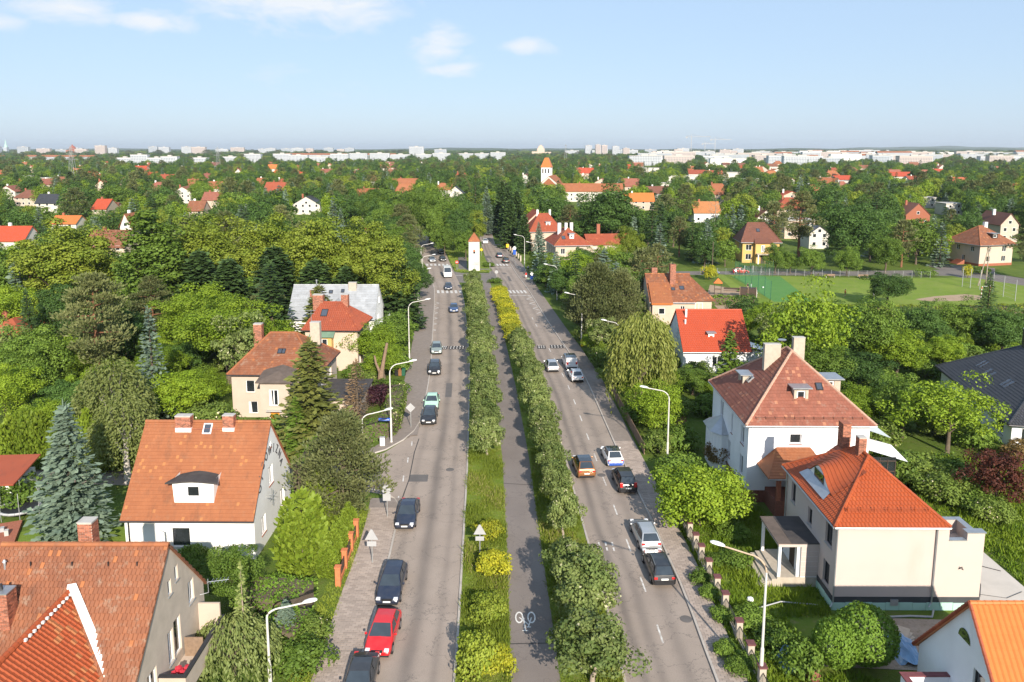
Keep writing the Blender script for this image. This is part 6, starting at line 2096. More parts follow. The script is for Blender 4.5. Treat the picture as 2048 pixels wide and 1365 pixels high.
tree('blossom', -30.6, 81.6, 3.2, 2.2, 'white blossoming shrub behind the ridge of the white house')
tree('olive_spruce', -21.13, 79.25, 12.4, 4.3, 'yellowish spruce in front of the cream house')
tree('dead_spruce', -17.81, 86.32, 8.2, 2.6, 'dead brown spruce by the dark garage roof')
tree('dense_pine', -14.71, 63.73, 9.4, 4.0, 'broad dense pine at the corner of the side street')
tree('young_spruce', -22.2, 77.0, 6.8, 1.9, 'small blue green spruce left of the corner pine')
tree('purple', -16.64, 94.49, 3.3, 2.1, 'dark purple shrub behind the flowering hedge')
tree('thuja', -16.08, 55.88, 6.2, 1.75, 'large yellow green thuja bush beside the white house')
tree('thuja', -16.43, 63.46, 4.6, 1.5, 'yellow green thuja bush behind the larger one')
for i, (u, v) in enumerate([(0, 0)] * 5):
 x, y = [(-14.03, 55.02), (-14.00, 56.76), (-13.81, 58.37), (-13.75, 59.98), (-13.71, 61.59)][i]
 tree('thuja', x, y, 2.6, .75, 'small thuja behind the orange fence, %s from the near end' % ORD[i], 'small thujas behind the orange fence')
tree('feather_larch', -17.06, 43.61, 4.0, 3.0, 'low spreading feathery larch at the bottom edge by the lamp')
tree('larch', -16.70, 44.55, 7.0, 1.7, 'thin larch leader with bare trunk rising over the spreading larch')
tree('broad', -19.85, 50.77, 4.5, 2.0, 'rounded green tree beside the grey house gable')
tree('bush', -24.58, 55.73, 2.2, 1.2, 'dark bush in front of the white house wall')
tree('blue_spruce', -14.66, 46.55, 3.2, 1.2, 'small blue conifer half hidden behind the clipped hedge', v=0)
tree('blossom', -13.52, 46.55, 2.0, 1.5, 'shrub with white flowers in front of the clipped hedge', v=0)
tree('bush', -13.24, 44.31, 2.0, 1.7, 'green bush at the bottom edge right of the larch')
tree('bush', -45.90, 66.82, 2.8, 2.4, 'low leafy tree by the trampoline')
tree('broad_bright', -20.6, 112.0, 6.2, 3.6, 'leafy tree right of the sandy house, in front of its wall')
tree('broad', -18.6, 118.0, 6.8, 3.2, 'leafy tree by the street lamp behind the pollarded trunk')
tree('broad_bright', -17.8, 105.4, 5.2, 2.6, 'leafy bush along the pavement behind the bins')
tree('dense_conifer', -21.05, 138.25, 14.5, 5.6, 'huge dark conifer by the avenue beside the metal roof')
tree('broad_dark', -20.6, 162, 8.5, 3.6, 'dark leafy tree overhanging the pavement near the first zebra crossing')
tree('bush', -18.9, 126.5, 3.2, 2.2, 'dry brownish bush on the pavement side of the lamp')
tree('olive_spruce', -30.2, 120.2, 11.0, 4.4, 'dark pine like tree left of the red hipped roof')
tree('spruce', -38.0, 121.0, 14.5, 5.6, 'wide dark green spruce left of the metal roof')
tree('bush', -22.52, 96.87, 2.4, 1.6, 'small green bush below the sandy house wall')
tree('bush', -16.06, 98.94, 2.2, 2.2, 'low green shrubbery in front of the bins')
# the great lindens and dark conifers behind
for (x, y, H, R_, lab) in [(-79.5, 138, 19.0, 8.6, 'great flowering linden at the left with yellowish crown'), (-57, 141, 20.0, 8.2, 'great rounded linden with yellowish crown behind the poplar'),
      (-45, 146, 19.5, 6.6, 'yellowish linden behind the dark conifer group'), (-35.5, 143, 19.6, 6.6, 'yellowish linden left of the metal roof chimney'),
      (-27.5, 146, 18.8, 6.4, 'yellowish linden directly behind the metal roof'), (-22.5, 139.0, 16.5, 5.4, 'yellow green linden right of the metal roof')]:
 tree('lime', x, y, H, R_, lab)
for i, (x, y, H, R_) in enumerate([(-53, 131, 15.2, 6.0), (-47, 128, 14.2, 5.4), (-41, 133, 15.6, 6.2), (-34.5, 135.5, 13.0, 5.8), (-29.5, 137.2, 11.5, 4.6)]):
 tree('dense_conifer', x, y, H, R_, 'dark conifer below the great lindens, %s from the left' % ORD[i], 'dark conifers below the lindens')
tree('poplar', -61, 131, 23.4, 5.0, 'tall narrow poplar rising above the lindens')
# right side, near
tree('rowan', 16.07, 62.82, 4.9, 3.9, 'round bright green tree leaning over the right pavement')
tree('bush', 17.92, 79.95, 3.0, 1.9, 'round dark green bush beside the white blossoms')
tree('blossom', 15.69, 79.25, 2.6, 1.7, 'cream flowering shrub at the right pavement edge')
tree('rusty', 21.15, 75.28, 3.2, 1.5, 'rusty leaved shrub in front of the white house bay')
tree('willow', 16.01, 92.97, 12.6, 4.3, 'weeping willow hanging over the right pavement')
tree('dense_pine', 14.13, 125.46, 13.0, 4.8, 'dark pine overhanging the right pavement')
tree('dense_pine', 17.68, 125.46, 12.0, 4.4, 'dark pine behind the weeping willow')
tree('dense_pine', 12.34, 138.25, 8.0, 3.2, 'low dark pine over the lamp on the right pavement')
tree('spruce', 24.53, 144.53, 11.0, 2.2, 'thin grey spruce left of the terracotta house')
tree('young_spruce', 27.87, 96.87, 9.0, 2.6, 'green spruce with drooping tips in front of the scarlet roof')
tree('broad', 23.77, 98.94, 3.6, 2.6, 'leafy bush below the scarlet roofed house')
tree('broad_bright', 26.84, 96.87, 2.8, 2.4, 'bright bush behind the large white house')
tree('airy', 39.0, 100.0, 13.4, 5.8, 'big loose green tree right of the scarlet roof')
tree('broad_dark', 44.0, 97.0, 6.6, 3.8, 'dark leafy tree behind the large white house')
tree('airy', 46.3, 79.0, 7.6, 4.6, 'walnut like tree with visible trunk in front of the graphite roof')
tree('copper', 43.94, 66.82, 5.4, 2.7, 'copper red tree near the right edge')
tree('blossom', 39.14, 71.67, 3.2, 2.6, 'white flowering shrub right of the large white house')
tree('blossom', 39.67, 67.33, 3.0, 2.2, 'white flowering shrub left of the copper tree')
tree('bush', 37.48, 72.25, 3.4, 2.4, 'green shrub behind the beige house roof')
tree('rusty', 52.23, 76.56, 2.6, 1.6, 'pale brown shrub behind the copper tree')
tree('globe', 20.18, 44.17, 3.3, 1.45, 'clipped round tree, the sunlit left one of a pair')
tree('globe', 21.99, 44.45, 3.9, 1.9, 'clipped round tree, the larger right one of a pair')
tree('bush', 17.82, 43.84, 2.4, 1.4, 'overgrown bush beside the blue tarpaulin heap')
for i, (u, h) in enumerate([(1, 1)] * 7):
 x, y = [(13.70, 45.53), (14.37, 49.28), (14.30, 52.01), (14.05, 53.98), (13.95, 43.84), (14.94, 44.55), (15.81, 56.46)][i]
 tree('bush', x, y, 1.0, .75, 'weedy bush outside the pillared fence', 'weedy bushes along the pillared fence')
for i in range(5):
 x, y = [(18.59, 60.81), (17.36, 56.46), (18.35, 63.00), (16.19, 48.71), (17.17, 46.55)][i]
 tree('bush', x, y, 1.3, 1.2, 'lush garden shrub inside the pillared fence', 'lush shrubs inside the pillared fence')
# along the right pavement further on
for (x, y, H, R_, k, lab) in [(13.5, 152, 7.4, 3.2, 'broad', 'rounded roadside tree beside the lamp beyond the pines'), (10.6, 164, 7.0, 3.0, 'broad_dark', 'roadside tree before the first crossing on the right'),
       (9.8, 176, 6.2, 2.6, 'broad', 'roadside tree at the corner of the crossing'), (14.6, 173, 9.0, 3.6, 'broad_bright', 'bright tree behind the corner of the crossing'),
       (17.8, 190, 8.4, 3.0, 'broad_dark', 'dark tree in front of the long red hipped house'), (23.5, 187, 9.2, 3.2, 'broad_bright', 'pale green tree in front of the long red roof'),
       (29.5, 193, 13.0, 3.4, 'lime', 'yellowish linden in front of the red house wing'), (19, 165, 9.5, 3.6, 'pine', 'dark pine right of the first crossing')]:
 tree(k, x, y, H, R_, lab)
tree('blue_spruce', 8.0, 232.0, 10.5, 2.4, 'silver spruce in front of the red hipped roof', v=0)
# the dark avenue beyond the tower
for (x, y, H, R_, k) in [(-13.5, 226, 8.0, 3.2, 'broad'), (-12.5, 250, 12.5, 4.2, 'lime'), (-16.5, 240, 14, 4.4, 'broad_dark'), (-20.5, 252, 16, 5.0, 'broad'), (-26, 270, 19, 6.0, 'broad'), (-18, 275, 17, 5.5, 'broad_dark')]:
 tree(k, x, y, H, R_, 'leafy tree on the island behind the white tower', 'trees on the island behind the tower')
for (x, y, H, R_) in [(-.6, 252, 16, 4.0), (1.5, 268, 18, 4.4), (-1.5, 284, 19, 4.4), (3.6, 240, 12, 3.2), (-4, 300, 20, 4.4)]:
 tree('dense_conifer', x, y, H, R_, 'dark conifer along the right side of the far avenue', 'dark conifers right of the far avenue')
tree('blue_spruce', -9.5, 292, 18, 4.0, 'blue grey spruce at the end of the avenue', v=0)
tree('spruce', -14.5, 310, 24, 4.4, 'tall dark spruce at the end of the avenue')
for (x, y, H, R_) in [(-27.5, 205, 10, 4.2), (-26.5, 190, 9, 4.2), (-30, 222, 13, 4.6), (-34, 238, 15, 5.2), (-25.5, 176, 9.5, 4.2)]:
 tree('pine' if y > 200 else 'broad_dark', x, y, H, R_, 'dark tree overhanging the left pavement near the tower', 'dark trees left of the tower')
for i, (x, y, H, R_) in enumerate([(-31.5, 214, 11, 4.4), (-35, 228, 13, 4.8), (-39, 242, 15, 5.2), (-43, 258, 16, 5.4), (-48, 274, 17, 5.6), (-54, 292, 18, 6)]):
 tree('broad_dark' if i % 2 else 'broad', x, y, H, R_, 'leafy tree shading the left carriageway beyond the tower, %s from the near end' % ORD[i])
for i, (x, y, H, R_) in enumerate([(-20.0, 230, 9.5, 3.0), (-23.5, 246, 14, 4.2), (-27.5, 258, 17, 4.8), (-33, 282, 18, 5.4)]):
 tree('broad', x, y, H, R_, 'leafy tree along the left edge of the tower island, %s from the near end' % ORD[i])
# round the playing field
for i in range(5):
 x, y, H, R_, lab = [(68.15, 199.56, 7.4, 2.9, 'trimmed roadside tree at the left end of the field'), (76.56, 197.13, 7.0, 2.8, 'trimmed roadside tree in front of the yellow villa'),
      (84.97, 195.55, 7.4, 3.0, 'trimmed roadside tree beyond the middle of the field'), (96.65, 199.56, 10.0, 4.2, 'largest trimmed roadside tree beyond the field'),
      (72.32, 200.38, 5.4, 2.2, 'smaller pale tree between the trimmed roadside trees')][i]
 tree('broad', x, y, H, R_, lab)
tree('broad_dark', 77.47, 157.87, 7.0, 4.4, 'dense rounded tree standing at the edge of the playing field')
tree('spruce', 87.73, 141.11, 9.4, 2.8, 'dark young spruce in front of the goal')
tree('broad_dark', 93, 212, 17.5, 8.2, 'great dark rounded chestnut beyond the playing field')
tree('broad_dark', 31.5, 245, 20.0, 9.6, 'great rounded dark tree behind the red house wing')
tree('pine', 76, 226, 16.5, 5.4, 'pine group right of the yellow villa', v=0)
tree('pine', 86, 232, 19, 6.4, 'dark pine standing above the great chestnut')
tree('blue_spruce', 79.5, 238.0, 13.5, 3.8, 'silver spruce right of the yellow villa', v=0)
tree('pine', 128.32, 190.19, 14, 5.4, 'dark tree cut by the right edge of the picture')
tree('bare', 68.5, 262, 17, 4.2, 'bare dead tree with pale branches above the yellow villa')
tree('bush', 105.33, 196.34, 1.8, 2.4, 'low rounded bush by the back road')
tree('bush', 121.26, 199.56, 2.2, 2.2, 'garden bush in front of the cream villa')
tree('golden', 114.37, 193.22, 3.6, 1.0, 'small yellow leaved tree by the cream villa', v=0)
tree('golden', 48.95, 190.19, 4.0, 1.6, 'yellow flowering shrub by the parked blue car', v=0)
for i in range(7):
 x, y, H, R_ = [(51.79, 109.98, 10, 5.2), (48.48, 111.65, 10, 4.6), (63.90, 118.40, 8, 4.4), (71.06, 120.78, 8, 4.2), (74.85, 116.11, 8, 4.6), (54.24, 106.46, 7, 4.4), (38.97, 96.05, 7.5, 4.2)][i]
 tree(['broad', 'broad_dark', 'broad_dark', 'broad', 'broad_dark', 'broad_bright', 'broad'][i], x, y, H, R_ * .85,
  ['rounded garden tree in front of the middle of the long hedge', 'dark garden tree right of the big loose one', 'dark garden tree below the dirt patch', 'garden tree left of the young dark spruce', 'dark garden tree at the right below the goal',
  'bright garden tree above the graphite roof', 'leafy tree behind the ridge of the large white house'][i])
# hedges
hedge('hedge', 'leafy flowering hedge at the corner of the side street', [(-14.6, 96.5), (-14.2, 91), (-13.9, 86), (-14.3, 83.6)], 2.0, 2.3, 'leaf_blossom', 45, .2, 3)
hedge('hedge', 'green hedge along the side street corner below the lamps', [(-14.6, 84.0), (-16.6, 82.2), (-19.4, 81.6)], 1.8, 2.1, 'hedge', 55, .2, 4)
hedge('hedge', 'thick clipped green hedge beside the left pavement near the lamp', [(-18.6, 50.4), (-16.0, 50.2), (-14.4, 49.8)], 3.0, 1.9, 'hedge', 80, .18, 5)
hedge('hedge', 'thick clipped hedge with white flowers by the left pavement', [(-14.9, 45.6), (-14.5, 48.2)], 2.4, 1.7, 'hedge', 80, .18, 6)
hedge('hedge', 'tall clipped hedge behind the white gabled house', [(-19.0, 79.5), (-19.6, 68.5)], 1.6, 3.2, 'hedge', 50, .2, 7)
hedge('hedge', 'long clipped hedge along the near side of the playing field', [(58, 146.5), (80, 146.5), (112, 148)], 2.4, 2.2, 'leaf_lime', 26, .3, 8)
hedge('hedge', 'dark hedge beside the terracotta roofed house drive', [(37, 160), (50, 158)], 2.0, 1.8, 'leaf_mid', 18, .36, 9)
# ------------------------------------------------------------------ vehicles
def paint(name, c, metal=0.0):
 m, nt, out = nodes_of(name)
 p = nt.nodes.new('ShaderNodeBsdfPrincipled')
 p.inputs['Roughness'].default_value = 0.32
 p.inputs['Metallic'].default_value = metal
 p.inputs['Coat Weight'].default_value = 0.6
 p.inputs['Coat Roughness'].default_value = 0.08
 d = ramp01(nt, noise(nt, 2.2, 5.0), 0.35, 0.75)
 nt.links.new(mixrgb(nt, nmath(nt, 'MULTIPLY', d, 0.12), c, (0.22, 0.19, 0.16)), p.inputs['Base Color'])
 nt.links.new(p.outputs[0], out.inputs[0])
 return m

PAINT = {k: paint('paint_' + k, c, me) for k, c, me in [
 ('black', (0.010, 0.011, 0.014), 0), ('navy', (0.012, 0.020, 0.045), .1), ('darkgrey', (0.03, 0.033, 0.038), .2), ('red', (0.55, 0.008, 0.012), 0), ('mint', (0.42, 0.66, 0.50), 0),
 ('silver', (0.46, 0.48, 0.50), .5), ('greygreen', (0.26, 0.31, 0.29), .3), ('blue', (0.045, 0.09, 0.21), .2), ('white', (0.78, 0.78, 0.78), 0), ('bronze', (0.30, 0.12, 0.035), .4), ('electric', (0.03, 0.10, 0.45), .1)]}
M['tyre'] = mat('tyre_rubber', (0.015, 0.015, 0.016), 0.9, 0.1)
M['rim'] = mat('alloy_rim', (0.42, 0.43, 0.45), 0.35, 0.1, metal=.7)
M['lamp_w'] = mat('headlamp_lens', (0.75, 0.76, 0.78), 0.12, 0.05, spec=.8)
M['lamp_r'] = mat('tail_lamp_lens', (0.50, 0.015, 0.015), 0.2, 0.05, spec=.8)
M['plate'] = mat('number_plate', (0.75, 0.75, 0.73), 0.5, 0.03)
M['plastic'] = mat('black_plastic', (0.018, 0.018, 0.02), 0.6, 0.1)
M['carglass'] = mat('car_glass', (0.03, 0.04, 0.05), 0.03, 0.2, spec=1.0)

# L, W, H, hood z, belt z, windscreen foot, roof front, roof rear, rear window foot, deck z (fractions of L from the front)
BODY = {'hatch': (4.2, 1.76, 1.50, .82, .96, .24, .44, .80, .955, .99), 'sedan': (4.65, 1.78, 1.45, .80, .93, .27, .45, .72, .86, 1.0), 'wagon': (4.6, 1.78, 1.48, .80, .95, .26, .44, .86, .975, .97),
  'suv': (4.4, 1.83, 1.62, .96, 1.08, .25, .42, .82, .965, 1.10), 'minivan': (4.5, 1.80, 1.62, .92, 1.02, .18, .38, .86, .97, 1.02), 'van': (5.6, 2.05, 2.55, 1.20, 1.35, .10, .27, .985, .995, 1.35),
  'smallvan': (4.5, 1.83, 1.86, .98, 1.12, .20, .37, .97, .99, 1.12), 'mini': (3.85, 1.72, 1.42, .86, .95, .27, .40, .84, .965, .98)}

def car(kind, col, label, x, y, heading, name='parked_car', cat='car', roof=None, group=None, rails=False, rear_col=None, z=0.012):
 """heading: direction the nose points, radians anticlockwise from the street axis towards the lens (0 = nose towards -Y)"""
 L, W, H, hz, bz, f1, f2, f3, f4, dz = BODY[kind]
 w = W / 2
 t = thing(name, label, cat, (x, y, z), heading, group)
 Y = lambda f: -L / 2 + L * f
 st = [(0.0, .30, .50, .80, .60), (.025, .22, .66, .92, .74), (.12, .20, .95 * hz, .99, .84), (f1, .20, bz, 1.0, .88), (f2 + .02, .20, bz + .015, 1.0, .9), (f3, .20, bz + .03, 1.0, .9), (f4, .22, dz, .985, .86), (.985, .26, dz * .86, .93, .8), (1.0, .34, .62, .86, .7)]
 mb = MB()
 rows = []
 for (f, zb, zt, kw, kt) in st:
  yy = Y(f)
  zm = zb + (zt - zb) * .45
  rows.append([(-w * kw * .93, yy, zb), (-w * kw, yy, zm), (-w * kw * .985, yy, zb + (zt - zb) * .8), (-w * kt, yy, zt), (0, yy, zt + .03), (w * kt, yy, zt), (w * kw * .985, yy, zb + (zt - zb) * .8), (w * kw, yy, zm), (w * kw * .93, yy, zb)])
 k = 9
 vs = [q for r in rows for q in r]
 fs = []
 for i in range(len(rows) - 1):
  for j in range(k):
   j2 = (j + 1) % k
   fs.append((i * k + j, i * k + j2, (i + 1) * k + j2, (i + 1) * k + j))
 fs.append(tuple(range(k - 1, -1, -1)))
 fs.append(tuple(range((len(rows) - 1) * k, len(rows) * k)))
 fs = [tuple(reversed(f)) for f in fs]
 mb.add(vs, fs)
 # cabin
 wb, wr = w * .90, w * .70
 if kind in ('van', 'smallvan'):
  wb, wr = w * .97, w * .88
 zr = H
 A, B, C, D = Y(f1), Y(f2), Y(f3), Y(f4)
 cab = [(-wb, A, bz - .02), (wb, A, bz - .02), (wr, B, zr - .05), (-wr, B, zr - .05), (wr * .98, (B + C) / 2, zr), (-wr * .98, (B + C) / 2, zr), (wr * .96, C, zr - .04), (-wr * .96, C, zr - .04), (wb * .95, D, dz - .02), (-wb * .95, D, dz - .02)]
 zz = bz - .05
 cab += [(wb * .99, (B + C) / 2, zz), (-wb * .99, (B + C) / 2, zz)]
 mb.add(cab, [(0, 1, 2, 3), (3, 2, 4, 5), (5, 4, 6, 7), (7, 6, 8, 9), (1, 10, 4, 2), (10, 8, 6, 4), (0, 3, 5, 11), (11, 5, 7, 9)])
 mb.build('body', PAINT[col], t, smooth=False, bevel=.045)

 def pane(a, b, c, d, nm, m='carglass', inset=.1, off=.022):
  P = [Vector(q) for q in (a, b, c, d)]
  ce = sum(P, Vector()) / 4
  n = (P[1] - P[0]).cross(P[2] - P[0]).normalized()
  if n.dot(ce - Vector((0, ce.y * .6, .6))) < 0:
   n = -n
  g = MB()
  g.add([p + (ce - p) * inset + n * off for p in P], [(0, 1, 2, 3)])
  return g.build(nm, M[m], t)
 pane(cab[0], cab[1], cab[2], cab[3], 'windscreen', inset=.09)
 if kind not in ('van', 'smallvan'):
  pane(cab[7], cab[6], cab[8], cab[9], 'rear_window', inset=.14)
 for s in (1, -1):
  a0 = (s * wb, A + .12 * L * (f2 - f1) / .2, bz)
  mid = (A * .0 + Y(f2 + (f3 - f2) * .42))
  top = zr - .04
  q1 = [(s * wb * 1.0, A + L * .05, bz), (s * wb, mid - .03, bz), (s * wr, mid - .03, top), (s * wr, B, top - .02)]
  pane(*q1, 'side_window', inset=.10)
  if kind not in ('van', 'smallvan'):
   q2 = [(s * wb, mid + .03, bz), (s * wb * .96, D - L * .05, (bz + dz) / 2 + .01), (s * wr * .97, C - .02, top), (s * wr, mid + .03, top)]
   pane(*q2, 'side_window', inset=.10)
  # lamps
  MB().box(s * w * .52 if s > 0 else -w * .86, Y(.005) - .02, .58, s * w * .86 if s > 0 else -w * .52, Y(.06), .70 + (hz - .8) * .5).build('headlight', M['lamp_w'], t, bevel=.03)
  zt = dz * .86
  MB().box(s * w * .58 if s > 0 else -w * .88, Y(.965), zt - .14, s * w * .88 if s > 0 else -w * .58, Y(.997), zt + (.3 if kind in ('van', 'smallvan', 'minivan') else .03)).build('taillight', M['lamp_r'], t, bevel=.02)
  MB().box(s * (w + .01) if s > 0 else -w - .17, A + .25, bz - .03, s * (w + .17) if s > 0 else -w - .01, A + .36, bz + .11).build('mirror', PAINT[col], t, bevel=.03)
  for f in (.19, .81):
   cy = Y(f)
   r = .32 if kind != 'van' else .35
   tm = MB()
   x0, x1 = (w - .20, w + .012) if s > 0 else (-w - .012, -w + .20)
   tm.tube([(x0, cy, r), (x1, cy, r)], r, 14)
   ty = tm.build('wheel', M['tyre'], t)
   rm = MB()
   e = w + .016
   rm.tube([(s * (e - .02), cy, r), (s * e, cy, r)], [r * .66, r * .6], 10)
   rm.build('rim', M['rim'], ty)
   am = MB()
   am.tube([(s * (w - .06), cy, r + .03), (s * (w + .004), cy, r + .03)], r + .055, 14)
   am.build('wheel_arch', M['plastic'], t)
 MB().box(-.26, Y(0) - .03, .42, .26, Y(.01), .53).build('number_plate', M['plate'], t)
 MB().box(-.26, Y(.99), .60 if kind != 'wagon' else .66, .26, Y(1) + .03, .71 if kind != 'wagon' else .77).build('number_plate', M['plate'], t)
 MB().box(-w * .42, Y(0) - .022, .54, w * .42, Y(.03), .66).build('grille', M['plastic'], t)
 MB().box(-w * .85, Y(0) - .005, .24, w * .85, Y(.04), .36).build('bumper', M['plastic'], t)
 MB().box(-w * .8, Y(.97), .28, w * .8, Y(1) + .012, .46).build('bumper', M['plastic'] if not rear_col else PAINT[rear_col], t)
 if roof:
  g = MB()
  up_ = Vector((0, 0, .02))
  g.add([Vector(cab[q]) + up_ for q in (3, 2, 4, 5, 6, 7)], [(0, 1, 2, 3), (3, 2, 4, 5)])
  g.build('roof_panel', M[roof], t)
 if rails:
  for s in (1, -1):
   MB().tube([(s * wr * .93, B + .15, zr - .02), (s * wr * .93, (B + C) / 2, zr + .06), (s * wr * .93, C - .1, zr)], .022, 5).build('roof_rail', M['rim'], t)
 if rear_col:
  MB().add([(-w * .9, Y(1) + .014, .47), (w * .9, Y(1) + .014, .47), (w * .93, Y(.985) + .02, dz * .8), (-w * .93, Y(.985) + .02, dz * .8)], [(0, 1, 2, 3)]).build('tailgate', PAINT[rear_col], t)
 return t

def tangent(line, y):
 return math.atan2(lerp_line(line, y + 3) - lerp_line(line, y - 3), 6.0)

def nose_in(kind, gx, gy, line, toward=True):
 """centre of a car from the ground point below its visible end"""
 L = BODY[kind][0]
 a = tangent(line, gy)
 return gx + math.sin(a) * L / 2, gy + math.cos(a) * L / 2, -a

PK = 'cars parked along the left kerb'
for (kind, col, gx, gy, lab, kw, d) in [
 ('sedan', 'darkgrey', -9.05, 40.0, 'dark car cut off by the bottom edge, parked behind the red hatchback', {}, 0),
 ('hatch', 'red', -8.45, 44.94, 'bright red hatchback parked between two dark cars', {}, -.05),
 ('wagon', 'navy', -8.78, 50.64, 'navy saloon with pale headlights parked behind the red hatchback', {}, -.02),
 ('sedan', 'navy', -9.01, 61.76, 'dark blue saloon parked by the round traffic sign at the side street', {}, -.04),
 ('hatch', 'black', -9.75, 87.14, 'black car with bright headlights parked in front of the mint one', {}, 0),
 ('sedan', 'mint', -9.98, 92.22, 'mint green saloon parked behind a black car', {}, 0),
 ('suv', 'black', -11.07, 107.39, 'black car with a chromed grille parked alone by the left kerb', {}, 0),
 ('hatch', 'greygreen', -11.84, 118.82, 'grey green hatchback parked by the speed bump', {}, 0)]:
 cx, cy, h = nose_in(kind, gx, gy, LL)
 car(kind, col, lab, cx, cy, h + d, **kw)
for (kind, col, gx, gy, lab, kw) in [
 ('hatch', 'blue', -11.42, 150.44, 'blue hatchback driving towards the viewer past the zigzag lines', {}),
 ('sedan', 'navy', -14.48, 175.07, 'dark blue car driving over the near zebra crossing', {}),
 ('mini', 'black', -19.63, 221.28, 'small dark car waiting behind the white van', {}),
 ('sedan', 'silver', -22.45, 219.30, 'silver car parked in the shade left of the far crossing', {}),
 ('sedan', 'black', -21.49, 237.37, 'dark car at the back of the queue in the shaded avenue', {})]:
 cx, cy, h = nose_in(kind, gx, gy, LL)
 car(kind, col, lab, cx, cy, h, name='car', **kw)
cx, cy, h = nose_in('van', -16.01, 192.45, LL)
car('van', 'white', 'white high roofed delivery van crossing the junction by the tower', cx, cy, h, name='delivery_van', cat='van')
for (kind, col, gx, gy, lab, kw, d) in [
 ('wagon', 'black', 11.19, 53.11, 'black estate car parked at the right kerb with bright tail lights', dict(rails=True), .02),
 ('wagon', 'silver', 11.08, 58.13, 'silver estate car parked in front of the black one', dict(rails=True), .03),
 ('minivan', 'black', 10.89, 68.79, 'black tall car parked by the tree shade on the right', {}, .0),
 ('hatch', 'white', 10.49, 75.03, 'white hatchback with blue tailgate and dark roof', dict(roof='carglass', rear_col='electric'), .02),
 ('suv', 'bronze', 7.28, 72.13, 'bronze sport utility car driving away in the right carriageway', dict(roof='carglass'), .02),
 ('hatch', 'white', 9.05, 104.04, 'white car parked close behind the white van', {}, .03),
 ('hatch', 'silver', 5.99, 108.90, 'pale silver car half hidden by the median trees', {}, 0),
 ('suv', 'black', -1.55, 217.35, 'dark sport utility car waiting at the far crossing', {}, 0),
 ('sedan', 'navy', -3.55, 228.52, 'dark car in front of the sport utility car past the crossing', {}, 0)]:
 cx, cy, h = nose_in(kind, gx, gy, RR)
 car(kind, col, lab, cx, cy, h + PI + d, name='parked_car' if kind in ('wagon', 'minivan') else 'car', **kw)
cx, cy, h = nose_in('smallvan', 8.77, 110.44, RR)
car('smallvan', 'white', 'white panel van parked at the right kerb with dark glass roof', cx, cy, h + PI, name='panel_van', cat='van', roof='carglass')
cx, cy, h = nose_in('suv', -8.99, 262.75, RR)
car('suv', 'white', 'white car far up the shaded avenue right of the tower', cx, cy, h, name='car')
car('sedan', 'white', 'white saloon parked sideways behind the dark pines', 30.6, 200.0, PI / 2 + .1, name='parked_car')
car('hatch', 'blue', 'dark blue car parked beside the first field tree', 51.23, 198.74, PI / 2, name='parked_car')
car('hatch', 'red', 'red car parked below the yellow villa behind the green cage', 59.44, 200.38, PI / 2, name='parked_car')
# ------------------------------------------------------------------ street furniture
M['pole'] = mat('painted_lamp_post', (0.58, 0.56, 0.52), 0.6, 0.08, 3.0, (0.42, 0.38, 0.33), (0.55, 0.8))
M['rustpole'] = mat('rusty_lamp_arm', (0.45, 0.34, 0.24), 0.7, 0.15, 4.0)
M['lamphead'] = mat('lamp_housing', (0.70, 0.70, 0.68), 0.4, 0.05)
M['signback'] = mat('grey_sign_back', (0.36, 0.365, 0.37), 0.5, 0.06, 3.0)
M['signwhite'] = mat('white_sign_face', (0.78, 0.78, 0.78), 0.45, 0.03)
M['signred'] = mat('red_sign_face', (0.55, 0.02, 0.02), 0.45, 0.05)
M['signblue'] = mat('blue_sign_face', (0.02, 0.09, 0.42), 0.45, 0.05)
M['signyellow'] = mat('yellow_sign_face', (0.75, 0.48, 0.02), 0.45, 0.05)
M['orangebrick'] = mat('orange_brick_post', (0.52, 0.17, 0.07), 0.85, 0.12, 5.0)
M['net'] = mat('green_netting_wire', (0.02, 0.10, 0.06), 0.7, 0.1)
M['wire'] = mat('galvanised_wire', (0.35, 0.36, 0.36), 0.6, 0.1, metal=.4)

